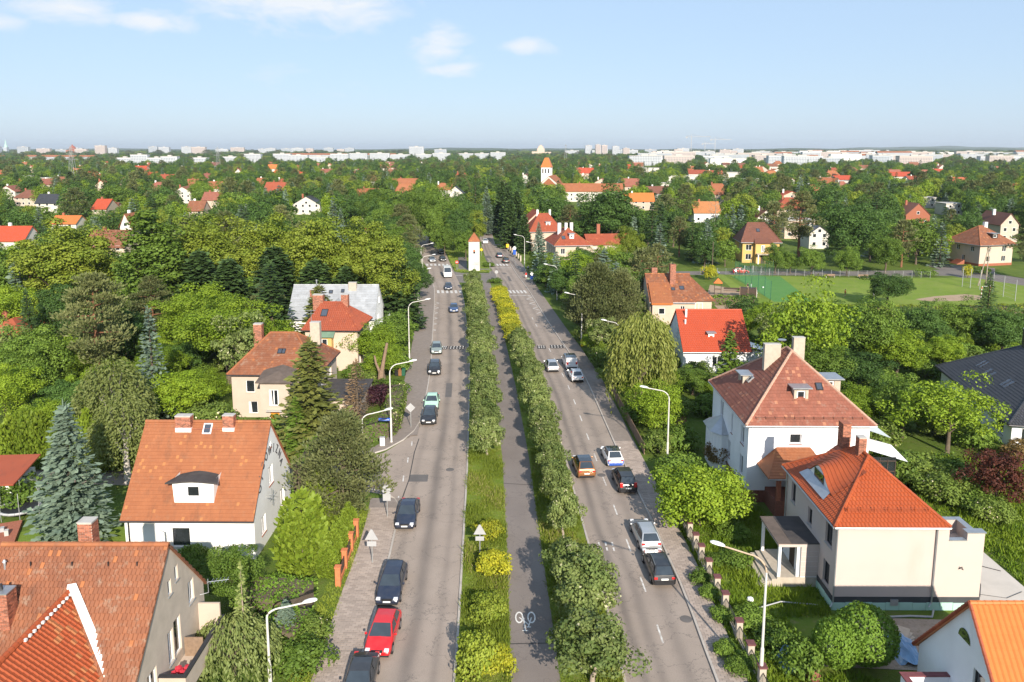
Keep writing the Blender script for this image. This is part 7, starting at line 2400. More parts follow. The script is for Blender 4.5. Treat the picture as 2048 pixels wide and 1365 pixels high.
def street_lamp(x, y, h, reach, ang, label, rusty=False):
 """tapered post with a curved arm; ang is the compass of the arm in the ground plane"""
 t = thing('street_lamp', label, 'street lamp', (x, y, 0), ang, 'street lamps along the avenue')
 MB().tube([(0, 0, 0), (0, 0, h * .30)], [.115, .11], 8).lathe([(.15, 0), (.15, .12), (.12, .16)], 8).build('post_base', M['pole'], t)
 MB().tube([(0, 0, h * .30), (0, 0, h * .31), (0, 0, h * .86)], [.11, .08, .065], 8).build('post', M['pole'], t)
 pts = [(0, 0, h * .86)]
 r = min(reach * .5, 1.0)
 for i in range(1, 7):
  a = PI / 2 * i / 6
  pts.append((r * (1 - math.cos(a)), 0, h * .86 + (h * .11) * math.sin(a)))
 pts.append((reach, 0, h * .97 + (reach - r) * .16))
 MB().tube(pts, [.06] * 4 + [.05] * (len(pts) - 4), 7).build('arm', M['rustpole' if rusty else 'pole'], t)
 z = h * .97 + (reach - r) * .16
 hd = MB()
 prof = [(0, .05, .05), (.12, .13, .09), (.4, .17, .12), (.72, .15, .10), (.86, .05, .05)]
 vs, fs = [], []
 for (u, hw, hh) in prof:
  zz = z + .02 + u * .14
  vs += [(reach - .1 + u, -hw, zz), (reach - .1 + u, -hw * .7, zz + hh), (reach - .1 + u, hw * .7, zz + hh), (reach - .1 + u, hw, zz), (reach - .1 + u, hw * .6, zz - hh * .5), (reach - .1 + u, -hw * .6, zz - hh * .5)]
 for i in range(4):
  for k in range(6):
   fs.append((i * 6 + k, i * 6 + (k + 1) % 6, (i + 1) * 6 + (k + 1) % 6, (i + 1) * 6 + k))
 fs += [tuple(range(5, -1, -1)), tuple(range(24, 30))]
 hd.add(vs, fs)
 hd.build('lamp_head', M['lamphead'], t, smooth=False)
 return t

street_lamp(-14.57, 42.61, 5.2, 2.2, R(8), 'street lamp at the bottom left between the larch and the clipped hedge')
street_lamp(-15.03, 74.90, 5.9, 2.35, R(16), 'lower street lamp on the side street, nearest the corner pine')
street_lamp(-13.28, 81.97, 9.2, 2.2, R(10), 'tall street lamp with a blue street name plate below the arm')
street_lamp(-15.66, 115.61, 9.4, 2.6, R(12), 'street lamp beside the wheeled bins on the left pavement')
street_lamp(-22.72, 193.22, 8.6, 2.4, R(10), 'street lamp at the left corner of the far crossing')
street_lamp(-21.59, 186.54, 6.6, 2.4, R(10), 'shorter street lamp in front of the crossing on the left')
street_lamp(-20.03, 163.22, 6.8, 2.2, R(14), 'street lamp whose head shows above the huge dark conifer')
street_lamp(14.9, 42.4, 8.7, 2.5, R(160), 'rusty armed street lamp inside the fence at the bottom right', True)
street_lamp(15.84, 75.66, 8.2, 2.2, R(172), 'street lamp above the bright green tree on the right pavement')
street_lamp(11.48, 125.46, 8.6, 2.2, R(168), 'street lamp with yellow litter bin at its foot in the pine shade')
street_lamp(15.71, 112.02, 7.0, 1.9, R(165), 'street lamp rising between the pine and the weeping willow')
street_lamp(9.65, 164.34, 7.6, 2.2, R(170), 'street lamp above the roadside trees before the first right crossing')
street_lamp(6.53, 201.21, 8.0, 2.2, R(168), 'street lamp in front of the red hipped house near the crossing')
street_lamp(3.37, 208.08, 9.2, 2.2, R(172), 'street lamp by the railings at the far right corner')
street_lamp(-0.94, 292.33, 8.6, 2.2, R(172), 'most distant street lamp among the dark conifers')

def sign(x, y, h, label, plates, ang=0.0, name='traffic_sign', th=.045):
 """plates: (shape, z, size, material, back)"""
 t = thing(name, label, 'traffic sign', (x, y, 0), ang)
 MB().tube([(0, 0, 0), (0, 0, h)], th, 7).build('post', M['wire'], t)
 for i, (shape, z, s, m) in enumerate(plates):
  if shape == 'tri':
   p = [(-s, -s * .6), (s, -s * .6), (s * .12, s * 1.05), (-s * .12, s * 1.05)]
  elif shape == 'circle':
   p = [(s * math.cos(2 * PI * k / 18), s * math.sin(2 * PI * k / 18)) for k in range(18)]
  elif shape == 'diamond':
   p = [(0, -s), (s, 0), (0, s), (-s, 0)]
  else:
   p = [(-s[0], -s[1]), (s[0], -s[1]), (s[0], s[1]), (-s[0], s[1])]
  mb = MB()
  n = len(p)
  y0 = -.06 - .03 * i
  mb.add([(u, y0, z + v) for u, v in p] + [(u, y0 - .02, z + v) for u, v in p], [tuple(range(n)), tuple(range(2 * n - 1, n - 1, -1))] + [(k, n + k, n + (k + 1) % n, (k + 1) % n) for k in range(n)])
  mb.build('plate', M[m], t)
 return t

sign(-10.89, 56.61, 2.75, 'grey back of a triangular sign with a small plate on the left pavement', [('tri', 2.35, .52, 'signback'), ('rect', 1.72, (.36, .20), 'signback')])
sign(-2.55, 57.82, 2.6, 'grey back of a triangular sign between the golden shrubs on the median', [('tri', 2.15, .5, 'signback'), ('rect', 1.52, (.34, .18), 'signback')])
sign(-10.93, 64.29, 2.9, 'round sign back with square plate on the left pavement at the side street', [('circle', 2.65, .42, 'signback'), ('rect', 1.95, (.34, .32), 'signback')])
sign(-11.73, 86.65, 2.95, 'pale diamond shaped sign on the pavement beside the black and mint cars', [('diamond', 2.45, .56, 'signback')])
t = sign(-3.80, 188.71, 2.6, 'round grey sign at the tip of the right median', [('circle', 2.2, .42, 'signback')])
t = sign(-14.66, 205.45, 2.6, 'red no entry sign on the island left of the tower', [('circle', 2.2, .45, 'signred')])
MB().box(-.30, -.10, 2.12, .30, -.085, 2.28).build('bar', M['signwhite'], t)
sign(4.78, 183.71, 2.9, 'priority sign with blue crossing plate on the right corner', [('diamond', 2.5, .48, 'signwhite'), ('rect', 1.65, (.4, .42), 'signblue')])
sign(0.74, 229.59, 3.4, 'round sign over a blue plate on the far right pavement', [('circle', 2.9, .5, 'signwhite'), ('rect', 1.7, (.42, .75), 'signblue')])
sign(-1.40, 240.87, 3.2, 'yellow warning sign behind the dark cars', [('rect', 2.2, (.42, .55), 'signyellow')])
sign(-9.19, 232.86, 3.0, 'small yellow sign right behind the tower', [('diamond', 2.0, .5, 'signyellow')])
sign(-5.70, 199.56, 2.9, 'thin post with a narrow plate right of the tower', [('rect', 2.4, (.08, .3), 'signback')])
# blue street name plate on the tall lamp
lx, ly = -13.28, 81.97
t = thing('street_name_plate', 'long blue street name plate with white lettering bolted to the tall lamp', 'street sign', (lx, ly, 0), R(4))
MB().box(-1.32, -.05, 2.55, -.10, -.01, 2.86).build('plate', M['signblue'], t)
# the name is too small to read in the picture: two words of short white strokes
lw = MB()
for (x0, x1) in ((-1.24, -.78), (-.70, -.18)):
 xx = x0
 while xx < x1:
  lw.box(xx, -.056, 2.63, xx + .03, -.051, 2.63 + rnd.choice((.09, .13, .09, .13)))
  lw.box(xx + .03, -.056, 2.63, xx + .05, -.051, 2.65)
  xx += .075
stuffpart(lw.build('lettering', M['signwhite'], t))
# litter bin by the corner
t = thing('litter_bin', 'white box shaped litter bin with two dark marks at the side street corner', 'litter bin', (-14.10, 80.95, 0), R(6))
MB().box(-.26, -.2, .12, .26, .2, 1.0).build('body', M['signwhite'], t, bevel=.03)
MB().box(-.28, -.22, 1.0, .28, .22, 1.05).build('lid', M['signback'], t)
MB().box(-.12, -.215, .82, -.03, -.2, .93).build('mark', M['signblue'], t)
MB().box(.03, -.215, .82, .12, -.2, .93).build('mark', M['signblue'], t)
MB().box(-.22, -.16, 0, .22, .16, .12).build('foot', M['concrete'], t)
t = thing('litter_bin', 'tall yellow litter bin at the foot of the shaded lamp post', 'litter bin', (11.53, 124.14, .1), 0)
MB().lathe([(.28, 0), (.3, .9), (.2, 1.2), (.05, 1.25)], 10).build('body', M['signyellow'], t)
MB().box(-.15, -.31, .85, .15, -.24, 1.0).build('opening', M['plastic'], t)
for (u, col, lab) in ((0, 'plastic', 'black wheeled bin in the row of three by the pavement'), (1, 'signred', 'brown red wheeled bin between the black and the green one'), (2, 'net', 'green wheeled bin at the right end of the row')):
 x, y = [(-16.41, 107.64), (-15.94, 107.64), (-15.48, 107.64)][u]
 t = thing('wheeled_bin', lab, 'bin', (x, y, 0), 0)
 mb = MB()
 mb.add([(-.22, -.25, .08), (.22, -.25, .08), (.22, .2, .08), (-.22, .2, .08), (-.29, -.36, 1.0), (.29, -.36, 1.0), (.29, .34, 1.0), (-.29, .34, 1.0)], ((0, 3, 2, 1), (4, 5, 6, 7), (0, 1, 5, 4), (1, 2, 6, 5), (2, 3, 7, 6), (3, 0, 4, 7)))
 bm_ = M[col] if col != 'signred' else M['woodframe']
 mb.build('body', bm_, t)
 MB().box(-.31, -.4, 1.0, .31, .38, 1.07).build('lid', bm_, t)
 for s in (-1, 1):
  MB().tube([(s * .24, .24, .1), (s * .3, .24, .1)], .1, 8).build('wheel', M['tyre'], t)
# the sawn-off trunk
t = thing('pollarded_trunk', 'sawn off forked tree trunk without crown behind the bins', 'tree trunk', (-17.68, 101.54, 0), 0)
MB().tube([(0, 0, -.1), (0, 0, 1.4), (.1, 0, 2.6)], [.5, .42, .36], 9).build('trunk', M['wood'], t)
MB().tube([(.15, 0, 2.3), (.5, .1, 4.2), (.95, .1, 6.3)], [.30, .22, .18], 8).build('limb', M['wood'], t)
MB().tube([(-.1, 0, 2.3), (-.6, 0, 3.6), (-.75, 0, 4.6)], [.2, .15, .12], 8).build('limb', M['wood'], t)
# pillared garden fence on the right
fence = thing('garden_fence', 'garden fence of pale square pillars with maroon caps and wire panels', 'fence', (0, 0, 0))
FP = [(14.26, 61.41), (15.51, 60.81), (15.55, 58.76), (15.60, 57.06), (15.55, 54.46), (15.65, 51.95), (15.81, 49.75), (15.77, 46.03), (15.81, 43.84), (15.75, 41.40)]
FP = [(14.75 + .012 * (60 - y), y) for y in (63.2, 60.6, 58.6, 56.8, 54.6, 52.3, 50.2, 47.0, 44.6, 42.4, 40.0)]
for i, (x, y) in enumerate(FP):
 o = MB().box(x - .2, y - .2, 0, x + .2, y + .2, 1.42).build('pillar', M['stone'], fence)
 MB().box(x - .26, y - .26, 1.42, x + .26, y + .26, 1.52).build('cap', mat('maroon_cap', (0.13, 0.05, 0.05), 0.8, 0.2, 3.0) if i == 0 else bpy.data.materials['maroon_cap'], o)
for (a, b) in zip(FP, FP[1:]):
 pn = MB()
 d = Vector((b[0] - a[0], b[1] - a[1], 0)).normalized()
 p0, p1 = Vector((a[0], a[1], 0)) + d * .24, Vector((b[0], b[1], 0)) - d * .24
 pn.tube([p0 + Vector((0, 0, 1.15)), p1 + Vector((0, 0, 1.15))], .03, 4).tube([p0 + Vector((0, 0, .3)), p1 + Vector((0, 0, .3))], .03, 4)
 n = int((p1 - p0).length / .14)
 for k in range(n + 1):
  q = p0 + (p1 - p0) * (k / n)
  pn.tube([q + Vector((0, 0, .25)), q + Vector((0, 0, 1.2 + .1 * math.sin(PI * k / n)))], .012, 3, cap=False)
 stuffpart(pn.build('wire_panel', M['darkmetal'], fence))
 MB().box(-.5, -.1, 0, .5, .1, .3).build('low_wall', M['stone'], fence).matrix_local = Matrix.Translation((p0 + p1) / 2) @ Matrix.Rotation(math.atan2(d.y, d.x), 4, 'Z') @ Matrix.Scale((p1 - p0).length, 4, (1, 0, 0))
# orange fence on the left
fence = thing('brick_fence', 'orange brick garden fence with square posts behind the left pavement', 'fence', (0, 0, 0))
FQ = [(-12.86, 53.51), (-12.89, 55.95), (-12.97, 58.60), (-12.96, 60.81)]
for i, (x, y) in enumerate(FQ):
 o = MB().box(x - .19, y - .19, 0, x + .19, y + .19, 1.5).build('post', M['orangebrick'], fence)
 MB().box(x - .24, y - .24, 1.5, x + .24, y + .24, 1.57).build('cap', M['orangebrick'], o)
for (a, b) in zip(FQ, FQ[1:]):
 n = 5
 for k in range(n):
  x = a[0] + (b[0] - a[0]) * (k + .5) / n
  y = a[1] + (b[1] - a[1]) * (k + .5) / n
  MB().box(x - .03, y - .17, .35, x + .03, y + .17, 1.15).build('slat', M['darkwood'], fence)
 MB().box(min(a[0], b[0]) - .08, a[1] + .2, 0, max(a[0], b[0]) + .08, b[1] - .2, .3).build('low_wall', M['orangebrick'], fence)
t = thing('timber_frame', 'dark crossed timber frame lying on the lawn behind the orange fence', 'timber frame', (-14.77, 55.73, 0), R(-12))
MB().box(-.1, 0, 0, .08, 3.6, .12, rz=R(0)).build('beam', M['darkwood'], t)
MB().box(-1.2, .2, .12, .9, .34, .24).build('beam', M['darkwood'], t)
MB().box(-.9, 2.6, .12, 1.1, 2.74, .24).build('beam', M['darkwood'], t)
MB().box(-1.0, .3, 0, -.86, 2.7, .12).build('beam', M['darkwood'], t)
# wooden board fence along the right pavement below the willow
fence = thing('board_fence', 'weathered board fence along the right pavement below the willow', 'fence', (0, 0, 0))
i = 0
y = 78.5
while y < 101:
 x = lerp_line(SRO, y) + .35
 MB().box(x - .03, y, .05, x + .03, y + .38, 1.25 + rnd.uniform(-.03, .03), rnd.random()).build('board', M['wood'], fence)
 y += .42
MB().box(-.02, 0, 0, .02, 22.6, .08).build('rail', M['wood'], fence).matrix_local = Matrix.Translation((lerp_line(SRO, 78.4) + .41, 78.4, .9)) @ Matrix.Rotation(math.atan2(13.5 - lerp_line(SRO, 101) , 19) * 1.0, 4, 'Z')
t = thing('soil_heap', 'heap of reddish soil behind the board fence', 'soil heap', (17.85, 90.23, 0), 0)
MB().lathe([(3.2, 0), (2.4, .35), (1.2, .7), (.2, .8)], 14).build('soil', mat('red_soil', (0.17, 0.075, 0.035), 0.95, 0.2, 2.0, bmp=.5), t)
# things lying about by the lower right house
def crumple(name, label, cat, x, y, sx, sy, h, m, seed):
 rng = random.Random(seed)
 n = 9
 mb = MB()
 vs, fs = [], []
 for i in range(n):
  for j in range(n):
   u, v = i / (n - 1) * 2 - 1, j / (n - 1) * 2 - 1
   e = max(0, 1 - (u * u + v * v) * .75)
   vs.append((u * sx + rng.uniform(-.08, .08), v * sy + rng.uniform(-.08, .08), max(.03, h * e ** .6 + rng.uniform(-.16, .16) * h * (e > .05))))
 for i in range(n - 1):
  for j in range(n - 1):
   fs.append((i * n + j, (i + 1) * n + j, (i + 1) * n + j + 1, i * n + j + 1))
 mb.add(vs, fs)
 t_ = thing(name, label, cat, (x, y, 0), rng.uniform(0, 2))
 mb.build('sheet', m, t_)
 return t_

M['tarp'] = mat('blue_tarpaulin', (0.16, 0.30, 0.48), 0.55, 0.2, 1.5, (0.5, 0.55, 0.6), (0.55, 0.7))
crumple('tarpaulin', 'pale blue crumpled tarpaulin over a heap below the street lamp', 'tarpaulin', 17.52, 44.31, .9, 1.0, 1.3, M['tarp'], 3)
crumple('tarpaulin', 'blue tarpaulin lying beside the concrete boards', 'tarpaulin', 25.25, 46.03, 1.7, .8, .6, M['tarp'], 4)
t = thing('board_pile', 'small pile of pale boards by the lower right house', 'boards', (25.46, 46.81, 0), R(20))
for k in range(4):
 MB().box(-1.2 + k * .15, -.5 + k * .1, .1 + k * .06, .9 + k * .15, .3 + k * .1, .15 + k * .06, .5, rz=R(12 * k)).build('board', M['stone'], t)
t = thing('clay_pot', 'brown barrel shaped pot near the globe trees', 'pot', (18.33, 43.06, 0), 0)
MB().lathe([(.3, 0), (.42, .3), (.40, .7), (.34, .8)], 12).build('pot', M['darkbrick'], t)
t = thing('stone_block', 'pale stone block between the tarpaulin and the brown pot', 'stone', (18.07, 43.52, 0), R(15))
MB().box(-.2, -.2, 0, .2, .2, .9).build('block', M['stone'], t, bevel=.04)
t = thing('compost_bin', 'yellow green plastic bin beside the brick porch', 'bin', (24.56, 67.33, 0), R(8))
MB().box(-.4, -.4, 0, .4, .4, 1.0).build('body', M['signyellow'], t, bevel=.04)
MB().box(-.44, -.44, 1.0, .44, .44, 1.1).build('lid', M['signyellow'], t)
t = thing('white_bag', 'white plastic bag lying in the long grass', 'bag', (17.00, 51.38, 0.1), 0)
MB().lathe([(.1, 0), (.26, .1), (.2, .25), (.03, .32)], 7).build('sack', M['signwhite'], t)
t = thing('drain_hose', 'long pale drain hose along the plinth of the beige house', 'hose', (0, 0, 0))
MB().tube([(23.6, 49.7, .08), (25, 49.4, .1), (27.5, 49.6, .08), (29.0, 49.5, .08), (29.4, 50.1, .2)], .07, 6).tube([(17.2, 50.2, .3), (19, 50.9, .35), (21.5, 50.6, .3)], .05, 5).build('hose', M['signback'], t)
# trampoline and terrace clutter at the left edge
t = thing('trampoline', 'round garden trampoline with dark mat and net poles at the left edge', 'trampoline', (-43.45, 64.86, 0), 0)
MB().lathe([(1.45, .72), (1.46, .76)], 20).build('jumping_mat', M['plastic'], t)
ring = MB()
for k in range(20):
 a0, a1 = 2 * PI * k / 20, 2 * PI * (k + 1) / 20
 ring.tube([(1.6 * math.cos(a0), 1.6 * math.sin(a0), .76), (1.6 * math.cos(a1), 1.6 * math.sin(a1), .76)], .12, 5)
ring.build('rim_pad', M['signback'], t)
for k in range(6):
 a = 2 * PI * k / 6
 MB().tube([(1.62 * math.cos(a), 1.62 * math.sin(a), 0), (1.66 * math.cos(a), 1.66 * math.sin(a), .8), (1.75 * math.cos(a), 1.75 * math.sin(a), 2.2), (1.6 * math.cos(a), 1.6 * math.sin(a), 2.6)], .03, 5).build('net_pole', M['wire'], t)
t = thing('garden_shed', 'corner of a white shed with a red roof edge at the left border', 'shed', (-44.8, 66.0, 0), R(4))
MB().box(-3, 0, 0, 0, 4, 2.3).build('wall', M['white'], t)
MB().slab([(-3.4, -.4, 2.5), (.4, -.4, 2.5), (.4, 4.4, 3.4), (-3.4, 4.4, 3.4)], .12).build('roof', M['tiles_red'], t)
t = thing('terrace_corner', 'brick edged terrace with pale clutter at the left border', 'terrace', (-42.14, 59.98, 0), R(24))
MB().box(-3, -1.5, 0, 1.2, 3.0, .35).build('edging', M['brick'], t)
for k in range(5):
 MB().box(-1.5 + k * .45, .2 + (k % 2) * .9, .35, -1.2 + k * .45, .6 + (k % 2) * .9, .7 + .1 * (k % 3)).build('box', M['signback' if k % 2 else 'concrete'], t)

# ------------------------------------------------------------------ round the far crossing and the playing field
t = thing('railing', 'grey pedestrian railing round the far right corner', 'railing', (0, 0, 0))
RP = [(0.14, 221.28), (0.83, 214.49), (1.35, 208.08), (2.12, 203.73), (2.88, 202.04), (3.64, 200.38)]
rb = MB()
for (a, b) in zip(RP, RP[1:]):
 for z in (.35, .75, 1.1):
  rb.tube([(a[0], a[1], z), (b[0], b[1], z)], .03, 4)
rb.build('rails', M['wire'], t)
for (x, y) in RP:
 MB().tube([(x, y, 0), (x, y, 1.12)], .04, 5).build('post', M['wire'], t)
fence = thing('wall_fence', 'pale wall and fence along the far right pavement under the conifers', 'fence', (0, 0, 0))
for k in range(14):
 y = 222 + k * 4.2
 x = lerp_line(SRO, y) + .3
 o = MB().box(x - .2, y - .2, 0, x + .2, y + .2, 1.7).build('pillar', M['stone'], fence)
 MB().box(x - .12, y + .3, 0, x + .0, y + 3.9, 1.3).build('panel', M['wood'], fence)
M['cagemesh'] = mat('green_cage_wire', (0.03, 0.16, 0.09), 0.7, 0.1)
cage = thing('ball_cage', 'tall green ball stop fence round the end of the turf pitch', 'fence', (0, 0, 0))
CP = [(56.21, 193.99), (56.34, 190.94), (56.23, 185.11), (56.01, 179.62), (55.91, 174.44), (55.63, 168.94), (55.26, 163.78)]
CP2 = [(56.21, 193.99), (60.22, 194.77), (64.02, 194.77), (65.92, 194.77)]
for (x, y) in CP + CP2[1:]:
 MB().tube([(x, y, 0), (x, y, 4.2)], .06, 5).build('post', M['net'], cage)
wm = MB()
for line in (CP, CP2):
 for (a, b) in zip(line, line[1:]):
  L_ = math.hypot(b[0] - a[0], b[1] - a[1])
  n = max(2, int(L_ / .35))
  for k in range(n):
   f = k / n
   wm.tube([(a[0] + (b[0] - a[0]) * f, a[1] + (b[1] - a[1]) * f, .1), (a[0] + (b[0] - a[0]) * f, a[1] + (b[1] - a[1]) * f, 4.1)], .010, 3, cap=False)
  for k in range(12):
   z = .2 + k * .34
   wm.tube([(a[0], a[1], z), (b[0], b[1], z)], .010, 3, cap=False)
stuffpart(wm.build('wire_netting', M['cagemesh'], cage))
ff = thing('mesh_fence', 'low wire mesh fence along the far side of the playing field', 'fence', (0, 0, 0))
FL = [(48.52, 198.74), (85.19, 193.99), (104.55, 192.45)]
wm = MB()
n = 26
for k in range(n + 1):
 f = k / n
 x = FL[0][0] + (FL[2][0] - FL[0][0]) * f
 y = FL[0][1] + (FL[2][1] - FL[0][1]) * f
 MB().tube([(x, y, 0), (x, y, 1.7)], .05, 5).build('post', M['wire'], ff)
for z in (.3, .65, 1.0, 1.35, 1.65):
 wm.tube([(FL[0][0], FL[0][1], z), (FL[2][0], FL[2][1], z)], .018, 3, cap=False)
wm.build('wires', M['wire'], ff)
bf = thing('ball_stop_fence', 'tall ball stop fence of grey posts at the right end of the field', 'fence', (0, 0, 0))
BP = [(105.62, 180.29), (106.34, 178.30), (107.39, 176.35), (108.45, 173.19), (107.45, 167.77), (106.83, 162.67)]
for (x, y) in BP:
 MB().tube([(x, y, 0), (x, y, 4.6)], .07, 5).build('post', M['wire'], bf)
wm = MB()
for (a, b) in zip(BP, BP[1:]):
 for z in (.4, 1.2, 2.0, 2.8, 3.6, 4.4):
  wm.tube([(a[0], a[1], z), (b[0], b[1], z)], .014, 3, cap=False)
wm.build('wires', M['wire'], bf)
goal = thing('goal', 'small football goal with red and white posts at the field end', 'goal', (0, 0, 0))
g0, g1 = (101.95, 166.61), (104.50, 167.77)
for (x, y) in (g0, g1):
 for k in range(6):
  MB().tube([(x, y, k * .4), (x, y, k * .4 + .4)], .07, 6).build('post_segment', M['signred' if k % 2 else 'signwhite'], goal)
MB().tube([(g0[0], g0[1], 2.4), (g1[0], g1[1], 2.4)], .07, 6).build('crossbar', M['signwhite'], goal)
for (px, lab) in ((0, 'leaning wooden power pole, the tilted one of the pair'), (1, 'upright wooden power pole beside the tilted one')):
 x, y = 111.59, 181.64
 t = thing('power_pole', lab, 'pole', (x, y, 0), 0)
 if px == 0:
  MB().tube([(-1.4, 0, 0), (.55, .5, 9.0)], [.15, .1], 7).build('pole', M['bark_pale'], t)
 else:
  MB().tube([(.7, .5, 0), (.7, .5, 9.3)], [.15, .1], 7).build('pole', M['bark_pale'], t)
  MB().box(.2, .42, 8.7, 1.2, .58, 8.85).build('crossarm', M['wood'], t)
t = thing('power_pole', 'dark lamp pole beside the trees left of the yellow villa', 'pole', (51.82, 199.56, 0), 0)
MB().tube([(0, 0, 0), (0, 0, 8.4)], [.14, .09], 7).build('pole', M['bark'], t)
t = thing('climbing_frame', 'wooden playground castle with a small red roofed tower', 'playground', (44.51, 168.94, 0), R(-14))
for (px, py) in ((0, 0), (1.4, 0), (0, 1.4), (1.4, 1.4)):
 MB().box(px, py, 0, px + .12, py + .12, 2.9).build('post', M['darkwood'], t)
MB().box(0, 0, 1.3, 1.5, 1.5, 1.4).build('deck', M['wood'], t)
MB().add([(-.25, -.25, 2.8), (1.75, -.25, 2.8), (1.75, 1.75, 2.8), (-.25, 1.75, 2.8), (.75, .75, 3.9)], [(0, 1, 4), (1, 2, 4), (2, 3, 4), (3, 0, 4)]).build('roof', M['tiles_bright'], t)
MB().box(2.0, .4, 1.5, 5.6, .5, 1.9).build('bridge_rail', M['darkwood'], t)
MB().box(2.0, .0, 1.1, 5.6, 1.0, 1.2).build('bridge', M['wood'], t)
MB().prism([(5.4, -1.0), (8.6, -1.2), (8.8, .8), (5.6, 1.0)], 0, 2.1).build('cabin', M['darkwood'], t)
MB().box(8.8, -.8, 0, 9.0, 1.2, 1.7).build('panel', M['signback'], t)
for (px, py) in ((5.3, -1.1), (7.0, -1.2), (8.7, -1.3)):
 MB().box(px, py, 0, px + .14, py + .14, 2.5).build('post', M['wood'], t)
for (u, lab) in ((0, 'bench at the far side of the field near the second tree'), (1, 'bench beyond the middle of the playing field')):
 x, y = [(79.84, 193.22), (87.91, 192.45)][u]
 t = thing('bench', lab, 'bench', (x, y, 0), 0)
 MB().box(-1.3, -.2, .42, 1.3, .25, .48).build('seat', M['wood'], t)
 MB().box(-1.3, .25, .5, 1.3, .31, .9).build('backrest', M['wood'], t)
 for s in (-1, 1):
  MB().box(s * 1.0 - .05, -.2, 0, s * 1.0 + .05, .25, .42).build('leg', M['concrete'], t)
t = thing('gate', 'grey metal driveway gate in front of the yellow villa', 'gate', (61.64, 201.21, 0), 0)
for k in range(4):
 MB().box(k * 2.2 - 1.0, 0, 0, k * 2.2 - .85, .15, 1.9).build('post', M['wire'], t)
gm = MB()
for k in range(3):
 for q in range(9):
  gm.box(k * 2.2 - .8 + q * .23, .05, .15, k * 2.2 - .77 + q * .23, .09, 1.75)
stuffpart(gm.build('bars', M['wire'], t))

# ------------------------------------------------------------------ people, far off
def skin_mat(name, c):
 return mat(name, c, 0.8, 0.08, 4.0)

M['skin'] = skin_mat('skin', (0.45, 0.28, 0.2))

def person(x, y, h, face, label, top, legs, hair, pose='walk'):
 s = h / 1.75
 sw = .22 if pose == 'walk' else .05
 V = [(0, 0, .95), (0, 0, 1.15), (0, .0, 1.38), (0, 0, 1.50), (0, -.01, 1.57), (0, -.02, 1.66), (0, -.01, 1.74),
  (.17, 0, 1.40), (.24, .02 + sw * .3, 1.14), (.25, -.06 + sw * .5, .90), (.25, -.1 + sw * .5, .80),
  (-.17, 0, 1.40), (-.24, .02 - sw * .3, 1.14), (-.25, -.06 - sw * .5, .90), (-.25, -.1 - sw * .5, .80),
  (.10, 0, .90), (.10, -sw * .6, .50), (.10, -sw * .8 + .08, .08), (.11, -sw * .8 - .12, .04),
  (-.10, 0, .90), (-.10, sw * .4, .50), (-.10, sw * 1.2, .10), (-.11, sw * 1.2 - .16, .04)]
 E = [(0, 1), (1, 2), (2, 3), (3, 4), (4, 5), (5, 6), (2, 7), (7, 8), (8, 9), (9, 10), (2, 11), (11, 12), (12, 13), (13, 14), (0, 15), (15, 16), (16, 17), (17, 18), (0, 19), (19, 20), (20, 21), (21, 22)]
 Rr = [.15, .14, .16, .06, .085, .10, .07, .065, .045, .035, .03, .065, .045, .035, .03, .085, .06, .045, .035, .085, .06, .045, .035]
 t = thing('person', label, 'person', (x, y, 0), face)
 me = bpy.data.meshes.new('body')
 me.from_pydata([(a * s, b * s, c * s) for a, b, c in V], E, [])
 me.materials.append(M['skin'])
 o = link('body', me, t)
 o.modifiers.new('skin', 'SKIN')
 for i, r in enumerate(Rr):
  me.skin_vertices[0].data[i].radius = (r * s, r * s)
 me.skin_vertices[0].data[0].use_root = True
 b = o.modifiers.new('sub', 'SUBSURF')
 b.levels = b.render_levels = 1
 MB().lathe([(.17 * s, .86 * s), (.20 * s, 1.0 * s), (.19 * s, 1.2 * s), (.22 * s, 1.4 * s), (.09 * s, 1.5 * s)], 10).build('shirt', top, t)
 lm_ = MB()
 for (i, k) in ((15, 16), (19, 20)):
  lm_.tube([tuple(q * s for q in V[i]), tuple(q * s for q in V[k])], [.12 * s, .10 * s], 8)
 lm_.lathe([(.16 * s, .78 * s), (.19 * s, .92 * s), (.18 * s, 1.0 * s)], 10)
 lm_.build('trousers', legs, t)
 MB().lathe([(.11 * s, 1.66 * s), (.115 * s, 1.72 * s), (.07 * s, 1.79 * s)], 9, (0, .015, 0)).build('hair', hair, t)
 return t

dk, wt = M['plastic'], M['signwhite']
person(73.12, 168.36, 1.55, R(100), 'child in an orange shirt walking on the dirt of the playing field', M['oakdoor'], M['darkwood'], dk)
person(79.11, 167.77, 1.55, R(100), 'child in black clothes standing on the dirt of the playing field', dk, wt, dk)
person(53.91, 175.71, 1.7, R(20), 'person in a dark shirt and pale trousers inside the green ball cage', dk, M['cream'], dk, 'stand')
person(55.29, 177.64, 1.3, R(-60), 'smaller figure in green beside the person in the ball cage', M['greenrender'], M['greenrender'], dk, 'stand')
person(3.49, 191.69, 1.75, R(170), 'pedestrian in a red top and shorts near the crossing', M['signred'], wt, dk)
person(4.23, 203.73, 1.75, R(170), 'person in white standing behind the railing at the corner', wt, dk, dk, 'stand')
for i in range(3):
 x, y = [(54.43, 170.74), (58.28, 178.30), (51.74, 166.61)][i]
 o = MB().lathe([(.02, 0), (.16, .06), (.2, .2), (.16, .34), (.02, .4)], 9).build('ball', M['signwhite'])
 o.location = (x, y, .02)
 tag(o, ['white ball lying in the front part of the ball cage', 'white ball lying in the middle of the turf pitch', 'white ball lying nearest the cage fence'][i], 'ball')
HAZE = 0.000065
# ------------------------------------------------------------------ the suburb towards the horizon
M['offwhite'] = mat('off_white_render', (0.56, 0.53, 0.48), 0.9, 0.08, .8, (0.45, 0.42, 0.37), (0.5, 0.8))

